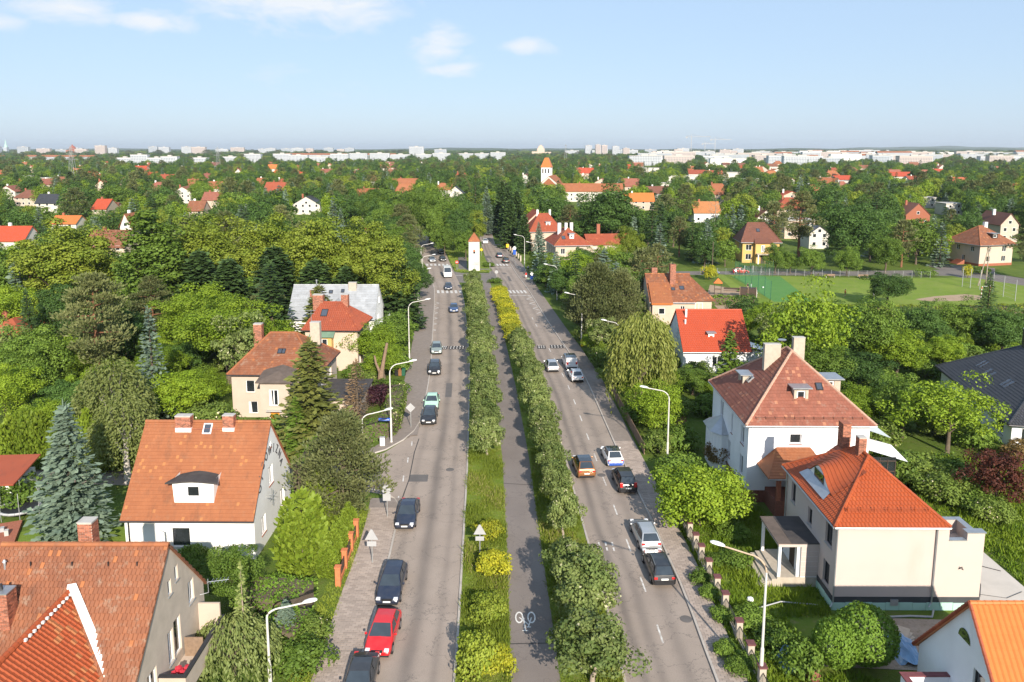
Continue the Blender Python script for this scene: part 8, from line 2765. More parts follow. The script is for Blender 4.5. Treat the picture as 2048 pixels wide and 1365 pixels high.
def far_house(x, y, w, d, eave, top, rz, roofm, wallm, kind, label, group=None, flat=False, chim=1, name='house'):
 wallm = 'offwhite' if wallm == 'white' else wallm
 t = thing(name, label, 'house', (x, y, 0), rz, group)
 mb = MB()
 if flat:
  mb.box(-w / 2, 0, 0, w / 2, d, eave)
  mb.build('wall', M[wallm], t)
  MB().box(-w / 2 - .3, -.3, eave, w / 2 + .3, d + .3, eave + .35).build('roof', M[roofm], t)
 else:
  mb.box(-w / 2, 0, 0, w / 2, d, eave)
  if kind == 'gx':
   for s in (-1, 1):
    mb.add([(s * w / 2, 0, eave), (s * w / 2, d, eave), (s * w / 2, d / 2, top - .1)], [(0, 1, 2)])
  elif kind == 'gy':
   for yy in (0, d):
    mb.add([(-w / 2, yy, eave), (w / 2, yy, eave), (0, yy, top - .1)], [(0, 1, 2)])
  mb.build('wall', M[wallm], t)
  rg = None
  if kind == 'hip':
   i = min(w, d) / 2 * .9
   rg = ((i, d / 2), (w - i, d / 2)) if w >= d else ((w / 2, i), (w / 2, d - i))
  S, Ls = roof_slopes(kind, w, d, eave - .2, top, .5, .3, rg)
  rb = MB()
  for s in S:
   rb.slab([(p[0] - w / 2, p[1], p[2]) for p in s], .18, rnd.random())
  rf = rb.build('roof', M[roofm], t)
  for i in range(chim):
   cx = (-.22 + .4 * i) * w
   MB().box(cx - .4, d * .5, top - 1.2, cx + .4, d * .5 + .7, top + .9).build('chimney', M['brick' if rnd.random() < .6 else 'white'], t)
 n = max(2, int(w / 3.2))
 fl = 2 if eave > 4.6 else 1
 px = y
 if px < 700:
  for f in range(fl):
   for i in range(n):
    u = -w / 2 + w * (i + .5) / n
    z = 1.0 + f * 2.7
    o = MB().box(u - .6, -.05, z, u + .6, -.02, z + 1.3).build('window', M['frame'], t)
    MB().box(u - .5, -.065, z + .1, u + .5, -.052, z + 1.2).build('pane', M['glass'], o)
  if kind == 'gy':
   o = MB().box(-.6, -.05, eave + .3, .6, -.02, eave + 1.5).build('window', M['frame'], t)
   MB().box(-.5, -.065, eave + .4, .5, -.052, eave + 1.4).build('pane', M['glass'], o)
 return t

FAR_GAPS = []

def fh(u_x, y, w, d, eave, top, rz, roofm, wallm, kind, label, **kw):
 FAR_GAPS.append((u_x, y, max(w, d) / 2))
 return far_house(u_x, y, w, d, eave, top, rz, roofm, wallm, kind, label, **kw)

fh(-318.4, 493.1, 10.7, 10, 5.5, 9, 0.00, 'tiles_hip', 'white', 'gy', 'house with brown red gable roof at the far left edge')
fh(-273.4, 439.7, 13.1, 10, 5.0, 9, 0.00, 'tiles_dark', 'cream', 'hip', 'house with dark red hipped roof left of the grey roofed one')
fh(-231.2, 391.5, 15.2, 9, 5.2, 9.5, 0.00, 'tiles_slate', 'white', 'gx', 'house with long grey roof and white dormer walls on the left')
fh(-185.4, 350.1, 6.4, 12, 5.5, 9.5, 0.00, 'tiles_scarlet', 'greyrender', 'gx', 'house with scarlet roof and grey gable on the left')
fh(-188.3, 365.0, 5.2, 9, 4.0, 7, 0.00, 'tiles_dark', 'cream', 'gx', 'low brown roofed house beside the scarlet roofed one')
fh(-161.9, 280.6, 9.1, 8, 5.5, 8, 0.00, 'tiles_bright', 'white', 'gx', 'house with vivid orange roof above the great linden')
fh(-153.1, 235.7, 9.5, 9, 4.5, 8.5, 0.00, 'tiles_scarlet', 'white', 'gx', 'orange red roofed house cut by the left border')
fh(-114.8, 218.3, 10.9, 10, 4.8, 9, 0.00, 'tiles_old', 'sand', 'gx', 'terracotta house half hidden by the great linden')
fh(-129.7, 260.9, 3.7, 9, 6.0, 10.5, 0.00, 'tiles_orange', 'white', 'gy', 'steep orange gabled house with chimney beside the poplar')
fh(-332.7, 720.3, 11.2, 12, 5.5, 11, 0.00, 'tiles_scarlet', 'white', 'gx', 'small red roofed house far off on the left')
fh(-292.6, 664.4, 17.2, 12, 5.5, 10.5, 0.00, 'tiles_red', 'white', 'gx', 'dark red roofed house beside the tall far spruce')
fh(-296.4, 595.8, 6.1, 12, 5.5, 9.5, 0.00, 'tiles_hip', 'cream', 'gy', 'narrow brown red gable far off on the left')
fh(-401.7, 714.1, 7.3, 10, 6, 10, 0.00, 'tiles_orange', 'white', 'gy', 'tiny house with orange roof and white chimneys far off on the left')
fh(-274.4, 708.1, 12.8, 12, 6, 10, 0.00, 'tiles_hip', 'white', 'gx', 'brownish roofed house beyond the shaded street')
fh(-200.9, 531.5, 15.2, 12, 5.5, 10, 0.00, 'tiles_orange', 'white', 'gx', 'wide orange roofed house right of the shaded street')
fh(-161.6, 418.8, 9.2, 10, 5, 9, 0.00, 'tiles_hip', 'cream', 'gx', 'brown roofed house right of the shaded street')
fh(-140.5, 345.3, 7.2, 9, 5, 9, 0.00, 'tiles_old', 'cream', 'gx', 'terracotta house in the trees below the shaded street')
fh(-277.3, 796.0, 11.2, 12, 6, 12, 0.00, 'tiles_orange', 'white', 'gy', 'orange gabled house far off left of the centre')
fh(-101.0, 383.3, 13.3, 10, 5.0, 9, 0.00, 'tiles_slate', 'white', 'gy', 'house with dark blue roof among the trees left of the centre')
fh(-80.9, 435.6, 11.9, 12, 6.0, 10, 0.00, 'tiles_orange', 'sand', 'gx', 'terracotta roofed house in the row left of the avenue')
fh(-58.4, 319.2, 8.3, 12, 6.0, 10, 0.00, 'tiles_dark', 'sand', 'hip', 'brown roofed house in the row left of the avenue')
fh(-44.9, 257.3, 7.1, 11, 5.5, 9, 0.00, 'tiles_red', 'sand', 'gx', 'red roofed house nearest in the row left of the avenue')
fh(-121.4, 545.9, 10.5, 12, 5.5, 10, 0.00, 'tiles_orange', 'white', 'gy', 'orange gabled house above the lindens')
fh(-75.9, 559.6, 19.6, 12, 6, 11, 0.00, 'tiles_orange', 'white', 'gx', 'orange roofed villa left of the avenue end')
fh(-45.3, 507.6, 13.2, 12, 6, 10, 0.00, 'tiles_orange', 'white', 'hip', 'orange hipped house near the end of the avenue')
fh(-34.6, 475.9, 10.4, 11, 5, 9.5, 0.00, 'tiles_slate', 'white', 'gy', 'white gabled house with dark blue roof near the end of the avenue')
fh(-114.0, 641.7, 9.1, 12, 6, 10, 0.00, 'tiles_orange', 'white', 'gx', 'small orange roofed house above the row left of the avenue')
fh(-228.4, 827.7, 13.9, 12, 6, 10, 0.00, 'tiles_orange', 'cream', 'hip', 'small orange hipped house far off left of the centre')
fh(-206.8, 869.5, 16.8, 12, 6, 10, 0.00, 'tiles_hip', 'white', 'gx', 'small brown roofed house far off left of the centre')
fh(49.6, 477.1, 36.5, 12, 6.5, 11, 0.00, 'tiles_orange', 'white', 'gx', 'long red roofed parish building right of the church')
fh(66.9, 409.1, 15.4, 10, 5, 9, 0.00, 'tiles_bright', 'cream', 'gx', 'low orange roofed house right of the parish building')
fh(85.5, 341.0, 11.5, 11, 4.5, 9, 0.00, 'tiles_orange', 'bluewhite', 'gx', 'orange roofed house with white gable right of the great dark tree')
fh(129.2, 355.8, 16.7, 13, 5.2, 9.8, 0.00, 'tiles_red', 'sand', 'hip', 'large red hipped house with sandy wall right of the bare tree')
fh(102.6, 313.2, 8.0, 11, 4.5, 8, 0.00, 'tiles_dark', 'white', 'gy', 'brown gabled house in front of the large red hipped one')
fh(170.1, 326.4, 10.0, 12, 4.6, 9.5, 0.00, 'tiles_dark', 'brick', 'gy', 'brick gabled house with dark brown roof on the right')
fh(99.2, 250.4, 6.4, 9, 5, 7.5, 0.00, 'tiles_slate', 'white', 'gy', 'small white house with slate roof behind the silver spruce')
fh(172.3, 269.1, 6.2, 14, 6, 10, 0.00, 'tiles_dark', 'greyrender', 'gy', 'greyish house cut by the right border')
fh(337.2, 530.0, 18.6, 14, 5, 9, 0.00, 'tiles_scarlet', 'cream', 'gx', 'red roofed house with dark panels near the right border')
fh(296.3, 698.9, 16.3, 12, 5, 8.5, 0.00, 'tiles_scarlet', 'white', 'gx', 'red roofed terrace house on the right')
fh(372.2, 753.9, 29.3, 14, 6, 10, 0.00, 'tiles_scarlet', 'white', 'gx', 'long red roofed terrace on the right')
fh(348.1, 670.1, 17.4, 14, 6, 9, 0.00, 'tiles_red', 'white', 'gx', 'red roofed terrace in front of the long one on the right')
fh(295.6, 875.5, 19.1, 14, 6, 10, 0.00, 'tiles_orange', 'white', 'gy', 'orange gabled house right of the pale terraces')
fh(195.0, 826.7, 18.2, 14, 6, 10, 0.00, 'tiles_red', 'white', 'gx', 'red roofed house between pale flat roofed terraces')
fh(208.4, 807.2, 17.7, 14, 6, 10, 0.00, 'tiles_red', 'white', 'gx', 'second red roofed house between the pale flat terraces')
fh(300.8, 589.3, 7.6, 12, 5.5, 9, 0.00, 'tiles_slate', 'yellowwall', 'gy', 'yellow walled house with slate roof on the right')
fh(134.6, 816.3, 30.4, 14, 6.5, 6.5, 0, 'concrete', 'sand', 'flat', 'pale flat roofed house in the terraces right of the centre', flat=True, group='flat roofed terraces right of the centre')
fh(161.5, 755.1, 30.0, 14, 6, 6, 0, 'concrete', 'white', 'flat', 'pale flat roofed house in the terraces right of the centre', flat=True, group='flat roofed terraces right of the centre')
fh(181.2, 1032.8, 30.5, 14, 7, 7, 0, 'concrete', 'white', 'flat', 'pale flat roofed house in the terraces right of the centre', flat=True, group='flat roofed terraces right of the centre')
fh(192.6, 666.0, 38.4, 14, 6.5, 6.5, 0, 'concrete', 'sand', 'flat', 'pale flat roofed house in the terraces right of the centre', flat=True, group='flat roofed terraces right of the centre')
fh(174.1, 539.2, 15.2, 10, 6.5, 6.5, 0, 'concrete', 'white', 'flat', 'pale flat roofed house in the terraces right of the centre', flat=True, group='flat roofed terraces right of the centre')
fh(325.1, 887.1, 39.8, 14, 6, 6, 0, 'concrete', 'white', 'flat', 'pale flat roofed house in the terraces right of the centre', flat=True, group='flat roofed terraces right of the centre')
fh(284.7, 702.8, 27.0, 14, 6, 6, 0, 'concrete', 'sand', 'flat', 'pale flat roofed house in the terraces right of the centre', flat=True, group='flat roofed terraces right of the centre')
fh(227.6, 426.8, 8.2, 10, 5.5, 5.5, 0, 'concrete', 'white', 'flat', 'white flat roofed house above the brick gable', flat=True)
fh(215.1, 379.3, 8.3, 10, 5.5, 5.5, 0, 'concrete', 'white', 'flat', 'white flat roofed house right of the brick gable', flat=True)
fh(103.3, 279.1, 10.7, 10, 6.5, 6.5, 0, 'concrete', 'sand', 'flat', 'white flat roofed villa behind the yellow villa', flat=True)
fh(274.2, 636.5, 16.3, 10, 6, 6, 0, 'concrete', 'white', 'flat', 'pale flat roofed house in the terraces right of the centre', flat=True, group='flat roofed terraces right of the centre')
fh(-445.4, 725.7, 23.3, 14, 7, 7, 0, 'concrete', 'white', 'flat', 'long white flat roofed building on the far left', flat=True)
fh(-399.6, 675.4, 17.3, 14, 7, 7, 0, 'concrete', 'sand', 'flat', 'second white flat roofed building on the far left', flat=True)
fh(116.8, 598.8, 19.2, 10, 6, 6, 0, 'concrete', 'white', 'flat', 'pale flat roofed house in the terraces right of the centre', flat=True, group='flat roofed terraces right of the centre')
fh(231.4, 834.3, 26.7, 14, 7, 7, 0, 'concrete', 'white', 'flat', 'pale flat roofed house in the terraces right of the centre', flat=True, group='flat roofed terraces right of the centre')
fh(311.5, 521.5, 13.4, 10, 6, 6, 0, 'concrete', 'sand', 'flat', 'pale flat roofed house far off on the right', flat=True)
fh(143.6, 624.1, 20.0, 10, 6.5, 6.5, 0, 'concrete', 'white', 'flat', 'pale flat roofed house in the terraces right of the centre', flat=True, group='flat roofed terraces right of the centre')
fh(140.7, 549.9, 15.5, 10, 6, 6, 0, 'concrete', 'white', 'flat', 'pale flat roofed house in the terraces right of the centre', flat=True, group='flat roofed terraces right of the centre')

# solar panels on the house at the left border and its neighbour
t = far_house(-97.17, 147.25, 9.0, 11, 5.2, 8.4, 0, 'tiles_red', 'sand', 'hip', 'red hipped house with solar panels at the left border')
x0, y0 = -97.17, 147.25
for i in range(3):
 for j in range(2):
  a = MB()
  u, v = -1.0 + i * 1.25, .5 + j * 1.3
  q = [(u, v, 5.25 + v * .58), (u + 1.18, v, 5.25 + v * .58), (u + 1.18, v + 1.2, 5.25 + (v + 1.2) * .58), (u, v + 1.2, 5.25 + (v + 1.2) * .58)]
  a.add([(p[0], p[1], p[2] + .22) for p in q] + [(p[0], p[1], p[2] + .16) for p in q], [(0, 1, 2, 3), (0, 4, 5, 1), (1, 5, 6, 2), (2, 6, 7, 3), (3, 7, 4, 0)])
  a.build('solar_panel', mat('solar_cells', (0.015, 0.02, 0.045), 0.15, 0.2, 3, spec=.8) if i + j == 0 else bpy.data.materials['solar_cells'], t)
far_house(-75.93, 112.33, 8.0, 9, 4.2, 6.6, 0, 'tiles_red', 'sand', 'hip', 'low red roofed house at the left border below the solar panels')

# the church with its tower
cx, cy = 26.35, 559.35
t = thing('church', 'church with orange roofs and a white belfry under a steep orange cap', 'church', (cx, cy, 0), R(-14))
w_ = 17.0
mb = MB()
mb.box(-w_ / 2, 0, 0, w_ / 2, 24, 6)
for yy in (0, 24):
 mb.add([(-w_ / 2, yy, 6), (w_ / 2, yy, 6), (0, yy, 12.8)], [(0, 1, 2)])
mb.build('wall', M['offwhite'], t)
rb = MB()
S, _ = roof_slopes('gy', w_, 24, 5.6, 13, .6, .4, None)
for s in S:
 rb.slab([(p[0] - w_ / 2, p[1], p[2]) for p in s], .3)
rb.build('roof', M['tiles_orange'], t)
MB().add([(-w_ * .34, -.5, 6), (w_ * .34, -.5, 6), (0, -.5, 11.4)], [(0, 1, 2)]).build('gable_panel', M['tiles_orange'], t)
tw = MB().box(-9.5, 18, 0, -2.5, 25, 18.5).build('belfry', M['white'], t)
for k in range(3):
 MB().box(-8.7 + k * 2.1, 17.93, 14.2, -7.7 + k * 2.1, 17.98, 17.4).build('opening', M['plastic'], tw)
MB().add([(-9.9, 17.6, 18.5), (-2.1, 17.6, 18.5), (-2.1, 25.4, 18.5), (-9.9, 25.4, 18.5), (-7.4, 20.6, 25.5), (-4.6, 20.6, 25.5), (-4.6, 22.4, 25.5), (-7.4, 22.4, 25.5)], [(0, 1, 5, 4), (1, 2, 6, 5), (2, 3, 7, 6), (3, 0, 4, 7), (4, 5, 6, 7)]).build('belfry_roof', M['tiles_bright'], tw)
sd = MB()
sd.slab([(-w_ / 2 - 9, 3, 4.2), (-w_ / 2 - 9, 20, 4.2), (-w_ / 2 + 1, 20, 8), (-w_ / 2 + 1, 3, 8)][::-1], .3)
sd.build('side_roof', M['tiles_orange'], t)
MB().box(-w_ / 2 - 8.6, 3.4, 0, -w_ / 2, 19.6, 4.4).build('side_aisle', M['white'], t)
FAR_GAPS.append((cx, cy, 22))

# scattered houses in between
ROOFS = ['tiles_orange', 'tiles_red', 'tiles_hip', 'tiles_old', 'tiles_dark', 'tiles_orange', 'tiles_scarlet', 'tiles_bright']
rr = random.Random(5)
placed = 0
while placed < 95:
 y = rr.uniform(420, 1350)
 x = rr.uniform(-.66, .66) * y
 if any(abs(x - g[0] * y / g[1]) < (g[2] + 9) * y / g[1] and abs(y - g[1]) < 45 for g in FAR_GAPS):
  continue
 if abs(x - (-.028 * y)) < 22:
  continue
 rf_, wl_, kk = rr.choice(ROOFS), rr.choice(['white', 'sand', 'white', 'cream']), rr.choice(['gx', 'gy', 'hip', 'gx'])
 lab = '%s house with %s %s roof in %s trees %s of the avenue' % (wl_, {'tiles_orange': 'orange', 'tiles_red': 'red', 'tiles_hip': 'reddish', 'tiles_old': 'terracotta', 'tiles_dark': 'brown', 'tiles_scarlet': 'scarlet', 'tiles_bright': 'vivid orange'}[rf_],
  {'gx': 'broad gabled', 'gy': 'gable fronted', 'hip': 'hipped'}[kk], 'distant' if y < 850 else 'farthest', 'left' if x < -.028 * y else 'right')
 fh(x, y, rr.uniform(10, 17), rr.uniform(9, 12), rr.uniform(4.4, 6.5), rr.uniform(9.0, 11.5), rr.uniform(-.25, .25), rf_, wl_, kk, lab, group='small houses in the distance: ' + lab)
 placed += 1

# ------------------------------------------------------------------ the city on the horizon
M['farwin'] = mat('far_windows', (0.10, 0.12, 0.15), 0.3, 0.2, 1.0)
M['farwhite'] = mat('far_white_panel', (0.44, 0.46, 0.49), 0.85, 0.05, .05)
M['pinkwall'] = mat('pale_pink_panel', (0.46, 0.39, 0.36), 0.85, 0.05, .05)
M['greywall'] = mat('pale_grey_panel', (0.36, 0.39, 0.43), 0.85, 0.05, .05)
CITY = []

def block(u_x, y, w, d, h, wallm, label, group, roofm='concrete', pitched=False, rz=0.0):
 t = thing('apartment_block', label, 'apartment block', (u_x, y, 0), rz, group)
 MB().box(-w / 2, 0, 0, w / 2, d, h).build('wall', M[wallm], t)
 if pitched:
  S, _ = roof_slopes('gx', w, d, h, h + 4, .4, .2, None)
  rb = MB()
  for s in S:
   rb.slab([(p[0] - w / 2, p[1], p[2]) for p in s], .3)
  rb.build('roof', M['tiles_orange'], t)
 else:
  MB().box(-w / 2 - .3, -.3, h, w / 2 + .3, d + .3, h + .8).box(-w * .12, d * .3, h + .8, w * .1, d * .7, h + 3).build('roof', M[roofm], t)
 wb = MB()
 bay = max(3.2, y / 700)
 fl = int(h / 3.0)
 for f in range(fl):
  for i in range(int(w / bay)):
   u = -w / 2 + bay * (i + .5)
   wb.add([(u - bay * .27, -.06, f * 3 + 1), (u + bay * .27, -.06, f * 3 + 1), (u + bay * .27, -.06, f * 3 + 2.5), (u - bay * .27, -.06, f * 3 + 2.5)], [(0, 1, 2, 3)])
 stuffpart(wb.build('windows', M['farwin'], t))
 CITY.append((u_x, y, w / 2))

G1 = 'white apartment blocks left of the centre'
for row_, (ua, ub, y, h, n) in enumerate([(232, 412, 1560, 17, 5), (452, 700, 1800, 17, 6), (700, 905, 2050, 17, 5), (915, 1012, 2100, 19, 3)]):
 xa, xb = (ua - 1024) / 1560 * y, (ub - 1024) / 1560 * y
 for i in range(n):
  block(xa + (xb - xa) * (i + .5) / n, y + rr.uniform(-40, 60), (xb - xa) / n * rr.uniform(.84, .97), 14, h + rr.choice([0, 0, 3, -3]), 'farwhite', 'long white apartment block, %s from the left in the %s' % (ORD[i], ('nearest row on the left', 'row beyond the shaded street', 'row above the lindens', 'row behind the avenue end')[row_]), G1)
for row_, (ua, ub, y, h, n) in enumerate([(0, 200, 2000, 12, 6), (560, 800, 2300, 15, 5)]):
 xa, xb = (ua - 1024) / 1560 * y, (ub - 1024) / 1560 * y
 for i in range(n):
  block(xa + (xb - xa) * (i + .5) / n, y + rr.uniform(-40, 60), (xb - xa) / n * .9, 14, h, 'farwhite', 'long low block with red tiled roof, %s from the left in the %s row' % (ORD[i], ('far left', 'central')[row_]), 'long low blocks with red roofs', pitched=True)
G2 = 'pale slab blocks along the horizon'
for (ua, ub, y, h, n) in [(228, 320, 3300, 40, 4), (384, 440, 3500, 40, 2), (0, 80, 3400, 36, 3), (90, 200, 3600, 34, 4), (440, 610, 3900, 36, 6), (620, 720, 4000, 33, 4), (1170, 1250, 2900, 42, 5), (1130, 1320, 3300, 30, 6), (1330, 1500, 3000, 30, 6), (830, 890, 2700, 34, 2)]:
 xa, xb = (ua - 1024) / 1560 * y, (ub - 1024) / 1560 * y
 for i in range(n):
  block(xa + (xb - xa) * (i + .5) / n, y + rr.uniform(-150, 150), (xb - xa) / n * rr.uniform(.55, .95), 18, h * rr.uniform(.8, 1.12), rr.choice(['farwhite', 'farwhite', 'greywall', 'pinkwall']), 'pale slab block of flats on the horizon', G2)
G3 = 'pale city blocks right of the centre'
for i in range(74):
 u = rr.uniform(1260, 2060)
 vb = rr.uniform(309, 331)
 y = 1560 * 32 / (vb - 298) * .985
 w = rr.uniform(26, 80) * (y / 1560)
 wm_, pt_ = rr.choice(['farwhite', 'farwhite', 'white', 'greywall', 'pinkwall']), rr.random() < .12
 lab = '%s %s city block%s, %s, right of the centre' % ('wide' if w / y > .034 else 'narrow', {'farwhite': 'off white', 'white': 'bright white', 'greywall': 'pale grey', 'pinkwall': 'pinkish'}[wm_], ' with red roof' if pt_ else '', 'below the church skyline' if u < 1500 else 'above the yellow villa' if u < 1750 else 'towards the right border')
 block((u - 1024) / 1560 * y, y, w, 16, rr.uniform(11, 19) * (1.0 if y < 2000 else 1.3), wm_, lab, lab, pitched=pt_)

# landmarks on the skyline
t = thing('basilica', 'pale stepped church tower on the horizon right of the avenue', 'church', ((1081 - 1024) / 1560 * 3000, 3000, 0))
MB().box(-14, 0, 0, 14, 20, 34).box(-10, 2, 34, 10, 18, 41).box(-5, 5, 41, 5, 15, 46).build('tower', M['sand'], t)
MB().box(-34, 0, 0, -14.1, 30, 22).box(14.1, 0, 0, 40, 30, 20).build('nave', M['sand'], t)
t = thing('church_spire', 'thin pale spire of a church on the far left horizon', 'church', ((22 - 1024) / 1560 * 4000, 4000, 0))
MB().box(-9, 0, 0, 9, 18, 40).build('tower', M['greywall'], t)
MB().lathe([(9, 40), (4, 56), (.4, 78)], 8, (0, 9, 0)).build('spire', M['greenrender'], t)
t = thing('domed_building', 'red domed brick building on the far left horizon', 'building', ((152 - 1024) / 1560 * 3600, 3600, 0))
MB().box(-24, 0, 0, 24, 30, 26).build('wall', M['brick'], t)
MB().lathe([(16, 26), (15, 34), (10, 42), (3, 47), (.5, 52)], 12, (0, 15, 0)).build('dome', M['tiles_red'], t)
for (u, hgt, jib, y, lab) in [(1378, 70, 62, 2600, 'tallest construction crane on the horizon'), (1405, 50, 40, 3000, 'small construction crane right of the tallest one'), (1425, 66, 60, 3000, 'construction crane with a long jib on the horizon')]:
 t = thing('tower_crane', lab, 'crane', ((u - 1024) / 1560 * y, y, 0), rr.uniform(-.5, .5))
 MB().box(-1, -1, 0, 1, 1, hgt).build('mast', M['signback'], t)
 MB().box(-jib * .3, -.8, hgt, jib, .8, hgt + 1.6).build('jib', M['signback'], t)
 MB().tube([(0, 0, hgt + 8), (jib * .6, 0, hgt + 1.6)], .3, 4).tube([(0, 0, hgt + 8), (-jib * .28, 0, hgt + 1.6)], .3, 4).box(-.6, -.6, hgt + 1.6, .6, .6, hgt + 8).build('tie', M['signback'], t)
 MB().box(-jib * .3, -1.2, hgt - 3, -jib * .22, 1.2, hgt).build('counterweight', M['concrete'], t)
for (u, y, hgt, lab) in [(152, 620, 34, 'grey lattice power pylon in the trees on the left'), (442, 1000, 34, 'distant lattice power pylon beyond the shaded street'), (1130, 1400, 40, 'lattice power pylon behind the church')]:
 t = thing('power_pylon', lab, 'pylon', ((u - 1024) / 1560 * y, y, 0))
 fr = MB()
 for s in (-1, 1):
  for q in (-1, 1):
   fr.tube([(s * 3, q * 3, 0), (s * .5, q * .5, hgt)], .14, 4)
 for k in range(8):
  z = hgt * k / 8
  r0 = 3 - 2.5 * k / 8
  r1 = 3 - 2.5 * (k + 1) / 8
  fr.tube([(-r0, -r0, z), (r1, -r1, z + hgt / 8)], .09, 3).tube([(r0, -r0, z), (-r1, -r1, z + hgt / 8)], .09, 3)
 fr.build('lattice', M['wire'], t)
 for k in range(3):
  MB().tube([(-5 + k, 0, hgt * (.7 + .12 * k)), (5 - k, 0, hgt * (.7 + .12 * k))], .18, 4).build('crossarm', M['wire'], t)

# low wooded hills along the horizon
hl = MB()
for (xa, xb, y, h, seed) in [(-9500, -3000, 9800, 46, 1), (-2500, 4200, 9000, 52, 2), (1500, 9500, 7600, 62, 3), (4500, 12500, 11500, 118, 4)]:
 n = 60
 q = random.Random(seed)
 ph = [q.uniform(0, 6) for _ in range(4)]
 for i in range(n):
  def prof(f):
   return h * max(.02, math.sin(PI * f) ** .5 * (.72 + .18 * math.sin(9 * f + ph[0]) + .08 * math.sin(31 * f + ph[1]) + .05 * math.sin(77 * f + ph[2])))
  f0, f1 = i / n, (i + 1) / n
  x0, x1 = xa + (xb - xa) * f0, xa + (xb - xa) * f1
  a, b = prof(f0), prof(f1)
  hl.add([(x0, y - 500, 0), (x1, y - 500, 0), (x1, y, b), (x0, y, a), (x1, y + 900, 0), (x0, y + 900, 0)], [(0, 1, 2, 3), (3, 2, 4, 5)])
M['hill'] = ground_mat('wooded_hills', (0.03, 0.055, 0.015), (0.045, 0.075, 0.02), (0.06, 0.08, 0.03), .01)
struct(hl.build('hills', M['hill']))

# ------------------------------------------------------------------ the summer haze
hz = MB()
hz.box(-14500, -90, -1.5, 14500, 24500, 130)
m, nt, out = nodes_of('haze')
pv = nt.nodes.new('ShaderNodeVolumePrincipled')
pv.inputs['Color'].default_value = (0.84, 0.92, 1.0, 1)
pv.inputs['Density'].default_value = HAZE
pv.inputs['Anisotropy'].default_value = 0.2
nt.links.new(pv.outputs[0], out.inputs['Volume'])
struct(hz.build('haze', m), 'stuff')

# ------------------------------------------------------------------ filling the gardens with trees
PROTECT = []     # (x left, x right, y, lowest height that has to stay in view)
for (xa, xb, y, zv) in [(-30.4, -20, 57, 0), (-34, -23, 90, .5), (-30, -22.5, 110, 1.5), (-36.5, -22.5, 125, 4), (22.4, 33, 50, 0), (21.2, 33, 67, 0), (24.5, 34.5, 109, 2.0), (24.6, 36, 136, 4.0), (53, 66, 80, 2.5), (65, 76, 219, .5), (128, 140, 212, .5),
      (11.9, 34, 210, 5), (5.8, 16, 243, 7), (56, 126, 156, 0.), (56, 126, 175, 0), (56, 128, 198, 0), (37, 58, 172, 0), (-75, -58, 280, 6)]:
 PROTECT.append((xa, xb, y, zv))
for (gx_, gy_, gw) in FAR_GAPS[:63]:
 if gy_ < 520:
  PROTECT.append((gx_ - gw, gx_ + gw, gy_, 4.0))
FOOT = [(-31, -19, 56, 68), (-29, -18, 26, 47), (-35, -22, 86, 102), (-25, -17.5, 88, 98), (-31, -21, 109, 120), (-37.5, -21, 124, 135), (14, 37.5, 47, 62), (20, 37, 63, 82), (24, 37, 33, 44), (24, 37.5, 108, 122), (24, 37, 134, 150), (52, 74, 78, 104),
  (64, 77, 216, 231), (126, 142, 210, 227), (10, 36, 208, 230), (4, 18, 241, 256), (3, 16, 264, 279), (38, 130, 156, 208), (36, 60, 140, 200), (-60, -12, 66.5, 80.5), (-46, -30, 50, 72)]

def free(x, y, H, R_, gap=.75):
 if lerp_line(SLO if y < 70 else SLO2, y) - R_ * .6 < x < lerp_line(SRO, y) + R_ * .6 and y < 200:
  return False
 if y >= 200 and lerp_line(LL, y) - R_ - 1 < x < lerp_line(SRO, y) + R_:
  return False
 for (a, b, c, d) in FOOT:
  if a - R_ * .55 < x < b + R_ * .55 and c - R_ * .55 < y < d + R_ * .55:
   return False
 for (gx_, gy_, gw) in FAR_GAPS:
  if abs(x - gx_) < gw + R_ * .5 and -R_ * .6 < y - gy_ < 13 + R_ * .5:
   return False
 for (a, b, py, zv) in PROTECT:
  if y < py - .5 and y / py > (32 - H * .97) / (32 - zv):
   k = y / py
   if a * k - R_ * 1.2 < x < b * k + R_ * 1.2:
    return False
 for (sx, sy, sr, sh) in SPECIAL:
  if y < sy and y / sy > (32 - H) / (32 - sh * .45) and abs(x - sx * y / sy) < sr * .7 + R_:
   return False
 for (tx, ty, tr) in TREES:
  if (tx - x) ** 2 + (ty - y) ** 2 < ((tr + R_) * gap) ** 2:
   return False
 return True

fr_ = random.Random(21)
near_kinds = [('broad', 11, 4.4), ('broad_dark', 11, 4.4), ('broad_bright', 9, 4.2), ('broad', 8, 3.6), ('broad_dark', 7, 3.4), ('spruce', 12, 2.8), ('pine', 12, 3.8), ('robinia', 10, 4.6), ('bush', 3, 2.2), ('bush', 2.4, 2.0), ('feathery', 8, 3.2), ('blossom', 3.2, 2.2), ('young_spruce', 7, 2.0), ('broad_bright', 6, 3.0)]
far_kinds = [('far_broad', 11, 4.6), ('far_dark', 12, 4.6), ('far_bright', 10, 4.4), ('far_broad', 9, 4.0), ('far_dark', 9, 4.0), ('far_spruce', 15, 3.1), ('far_spruce', 12, 2.7), ('far_pine', 14, 4.2), ('far_lime', 11, 4.4), ('far_blue', 12, 2.7), ('far_dark', 14, 5.2)]

